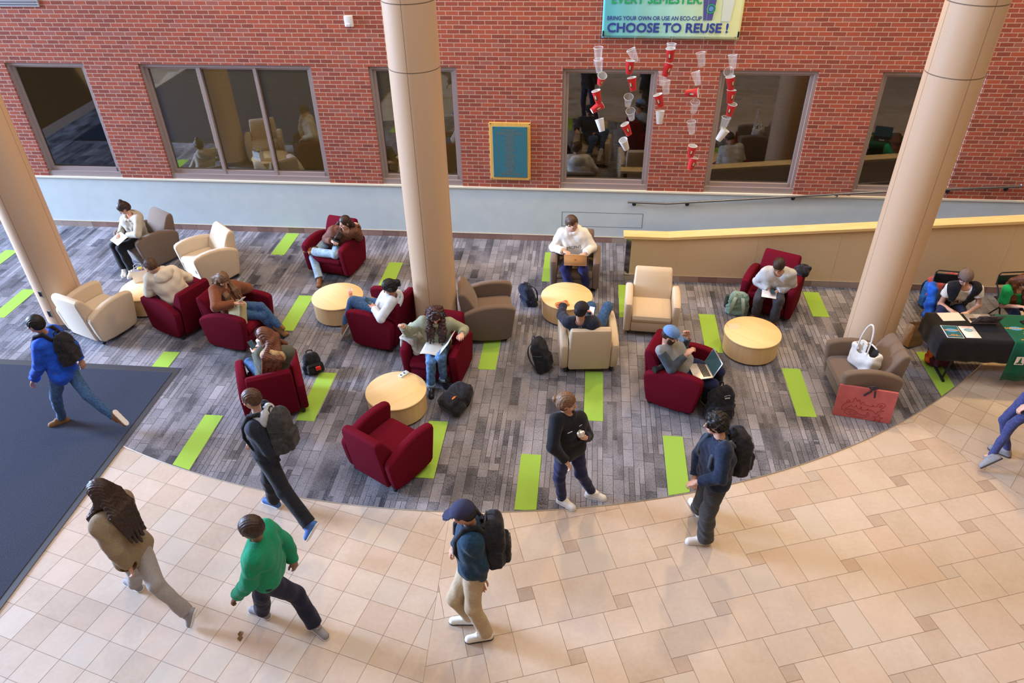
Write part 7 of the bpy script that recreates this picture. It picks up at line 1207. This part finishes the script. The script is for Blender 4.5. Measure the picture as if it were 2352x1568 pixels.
# ================================================================== hanging cups
RC = mat('red_paper_cup', (0.66, 0.022, 0.025), 0.45); WC = mat('white_paper_cup', (0.78, 0.78, 0.76), 0.5); M_BLAZE = mat('cream_emblem', (0.72, 0.62, 0.40), 0.5); M_EMB = mat('dark_emblem', (0.05, 0.04, 0.03), 0.5)
def mk_cup(kind):
    o = empty('paper_cup' if kind != 'c' else 'plastic_cup', (0, 0, 0)); q = MB(); h = 0.125; r0, r1 = 0.030, 0.045; q.lathe([(r0 - 0.002, -h / 2), (r0, -h / 2 + 0.003), (r1, h / 2)], 28, None, 0, False)
    if kind == 'c':
        q.lathe([(r0 - 0.002, -h / 2 + 0.001), (0.0005, -h / 2 + 0.004)], 28, None, 0, False); q.lathe([(r1, h / 2), (r1 + 0.003, h / 2), (r1 + 0.002, h / 2 + 0.004)], 28, None, 0, False); autosmooth(q.obj('wall', PET, o)); q = MB(); q.lathe([(r1 + 0.0035, h / 2 + 0.002), (r1 + 0.001, h / 2 + 0.005), (r1 - 0.001, h / 2 + 0.001)], 28, None, 0, False); q.obj('rim', mat('rim_plastic', (0.85, 0.87, 0.9), 0.15, alpha=0.7), o); return o
    autosmooth(q.obj('wall', RC if kind == 'r' else WC, o)); q = MB(); q.lathe([(r1 - 0.0008, h / 2), (r0 - 0.0008, -h / 2 + 0.006), (0.0005, -h / 2 + 0.006)], 28, None, 0, False); q.obj('inside', WC, o); q = MB(); q.lathe([(r0 - 0.0005, -h / 2 + 0.0005), (0.0005, -h / 2 + 0.0005)], 28, None, 0, False); q.obj('bottom', WC, o)
    q = MB(); q.tube([(r1 * math.cos(t), r1 * math.sin(t), h / 2) for t in np.linspace(0, 2 * PI, 29)[:-1]], 0.0022, 6, closed=True); q.obj('rim', WC, o)
    if kind == 'r':   # round crest printed on the front: dark shield, cream burst
        for nm, m, a0, z0, z1, off in (('crest_ground', M_EMB, 0.42, -0.028, 0.022, 0.0006), ('crest_burst', M_BLAZE, 0.26, -0.016, 0.026, 0.0012)):
            V = []; n = 14
            for k in range(n): t = 2 * PI * k / n; aa = -PI / 2 + a0 * math.cos(t) * (1 if k % 2 or nm == 'crest_ground' else 0.6); zz = (z0 + z1) / 2 + (z1 - z0) / 2 * math.sin(t); rr_ = r0 + (r1 - r0) * (zz + h / 2) / h + off; V.append((rr_ * math.cos(aa), rr_ * math.sin(aa), zz))
            build(nm, V, [tuple(range(n))], m, o)
    return o
STR = [[(0.07, 4.53, 'c', 4), (0.08, 4.42, 'c', -5), (0.11, 4.29, 'o', 0), (0.08, 4.12, 'r', -14), (0.08, 4.01, 'r', 62), (0.13, 3.83, 'w', -22)], [(0.41, 4.52, 'c', 28), (0.38, 4.41, 'r', 3), (0.42, 4.25, 'r', -12), (0.39, 4.08, 'c', -32), (0.43, 3.94, 'c', 34), (0.40, 3.79, 'r', -26), (0.39, 3.63, 'w', 28)],
       [(0.76, 4.57, 'c', 2), (0.76, 4.53, 'r', -2), (0.74, 4.39, 'r', 22), (0.71, 4.30, 'c', 22), (0.75, 4.22, 'c', 6), (0.70, 4.09, 'r', -20), (0.72, 3.92, 'w', -8)], [(1.06, 4.49, 'c', -12), (1.04, 4.31, 'c', 28), (1.01, 4.17, 'r', 82), (1.05, 4.03, 'c', -22), (1.05, 3.82, 'c', -10), (1.08, 3.57, 'r', 5), (1.10, 3.44, 'r', 12)],
       [(1.36, 4.47, 'c', 22), (1.35, 4.36, 'c', 58), (1.37, 4.27, 'r', -10), (1.39, 4.14, 'r', 2), (1.41, 4.01, 'r', 10), (1.37, 3.87, 'c', -8), (1.36, 3.75, 'w', 28)]]
rod = empty('suspension_wire', (0.72, 7.5, 7.2), label='thin steel wire above the hall from which the strings of cups hang', cat='wire'); q = MB(); q.tube([(-14.7, 0, 0.0), (9.2, 0, 0.0)], 0.003, 6); q.obj('wire', M_BLK, rod)
NYL = mat('nylon_line', (0.7, 0.7, 0.72), 0.3, alpha=0.5); protoC = {}; sname = ['leftmost', 'second from left', 'middle', 'second from right', 'rightmost']; ordn = ['topmost', 'second', 'third', 'fourth', 'fifth', 'sixth', 'seventh']; random.seed(5)
for si, s in enumerate(STR):
    so = build('nylon_string', [], [], NYL) if False else None; q = MB(); xm = sum(c[0] for c in s) / len(s); q.tube([(xm, 7.5, 7.2)] + [(c[0], 7.5, c[1]) for c in s], 0.0010, 5); so = q.obj('nylon_string', NYL); tag(so, '%s nylon string of hanging cups below the banner' % sname[si], 'string', 'strings of hanging cups')
    for ci, (x, z, k, t) in enumerate(s):
        kk = 'r' if k == 'o' else k
        if kk not in protoC: o = protoC[kk] = mk_cup(kk)
        else: o = copy_tree(protoC[kk])
        pitch = -32 if k == 'o' else random.uniform(-6, 8); o.location = (x, 7.5, z)
        o.rotation_mode = 'XYZ'; o.rotation_euler = (math.radians(38 if k == 'o' else pitch), math.radians(t), random.uniform(-0.5, 0.5) if kk == 'r' else random.uniform(0, 6))
        what = {'r': 'red paper cup with a crest', 'c': 'clear plastic cup', 'w': 'white paper cup', 'o': 'red paper cup showing its white inside'}[k]
        tag(o, '%s hanging %s on the %s string' % (what, ordn[ci], sname[si]), 'cup', 'cups hanging on strings')
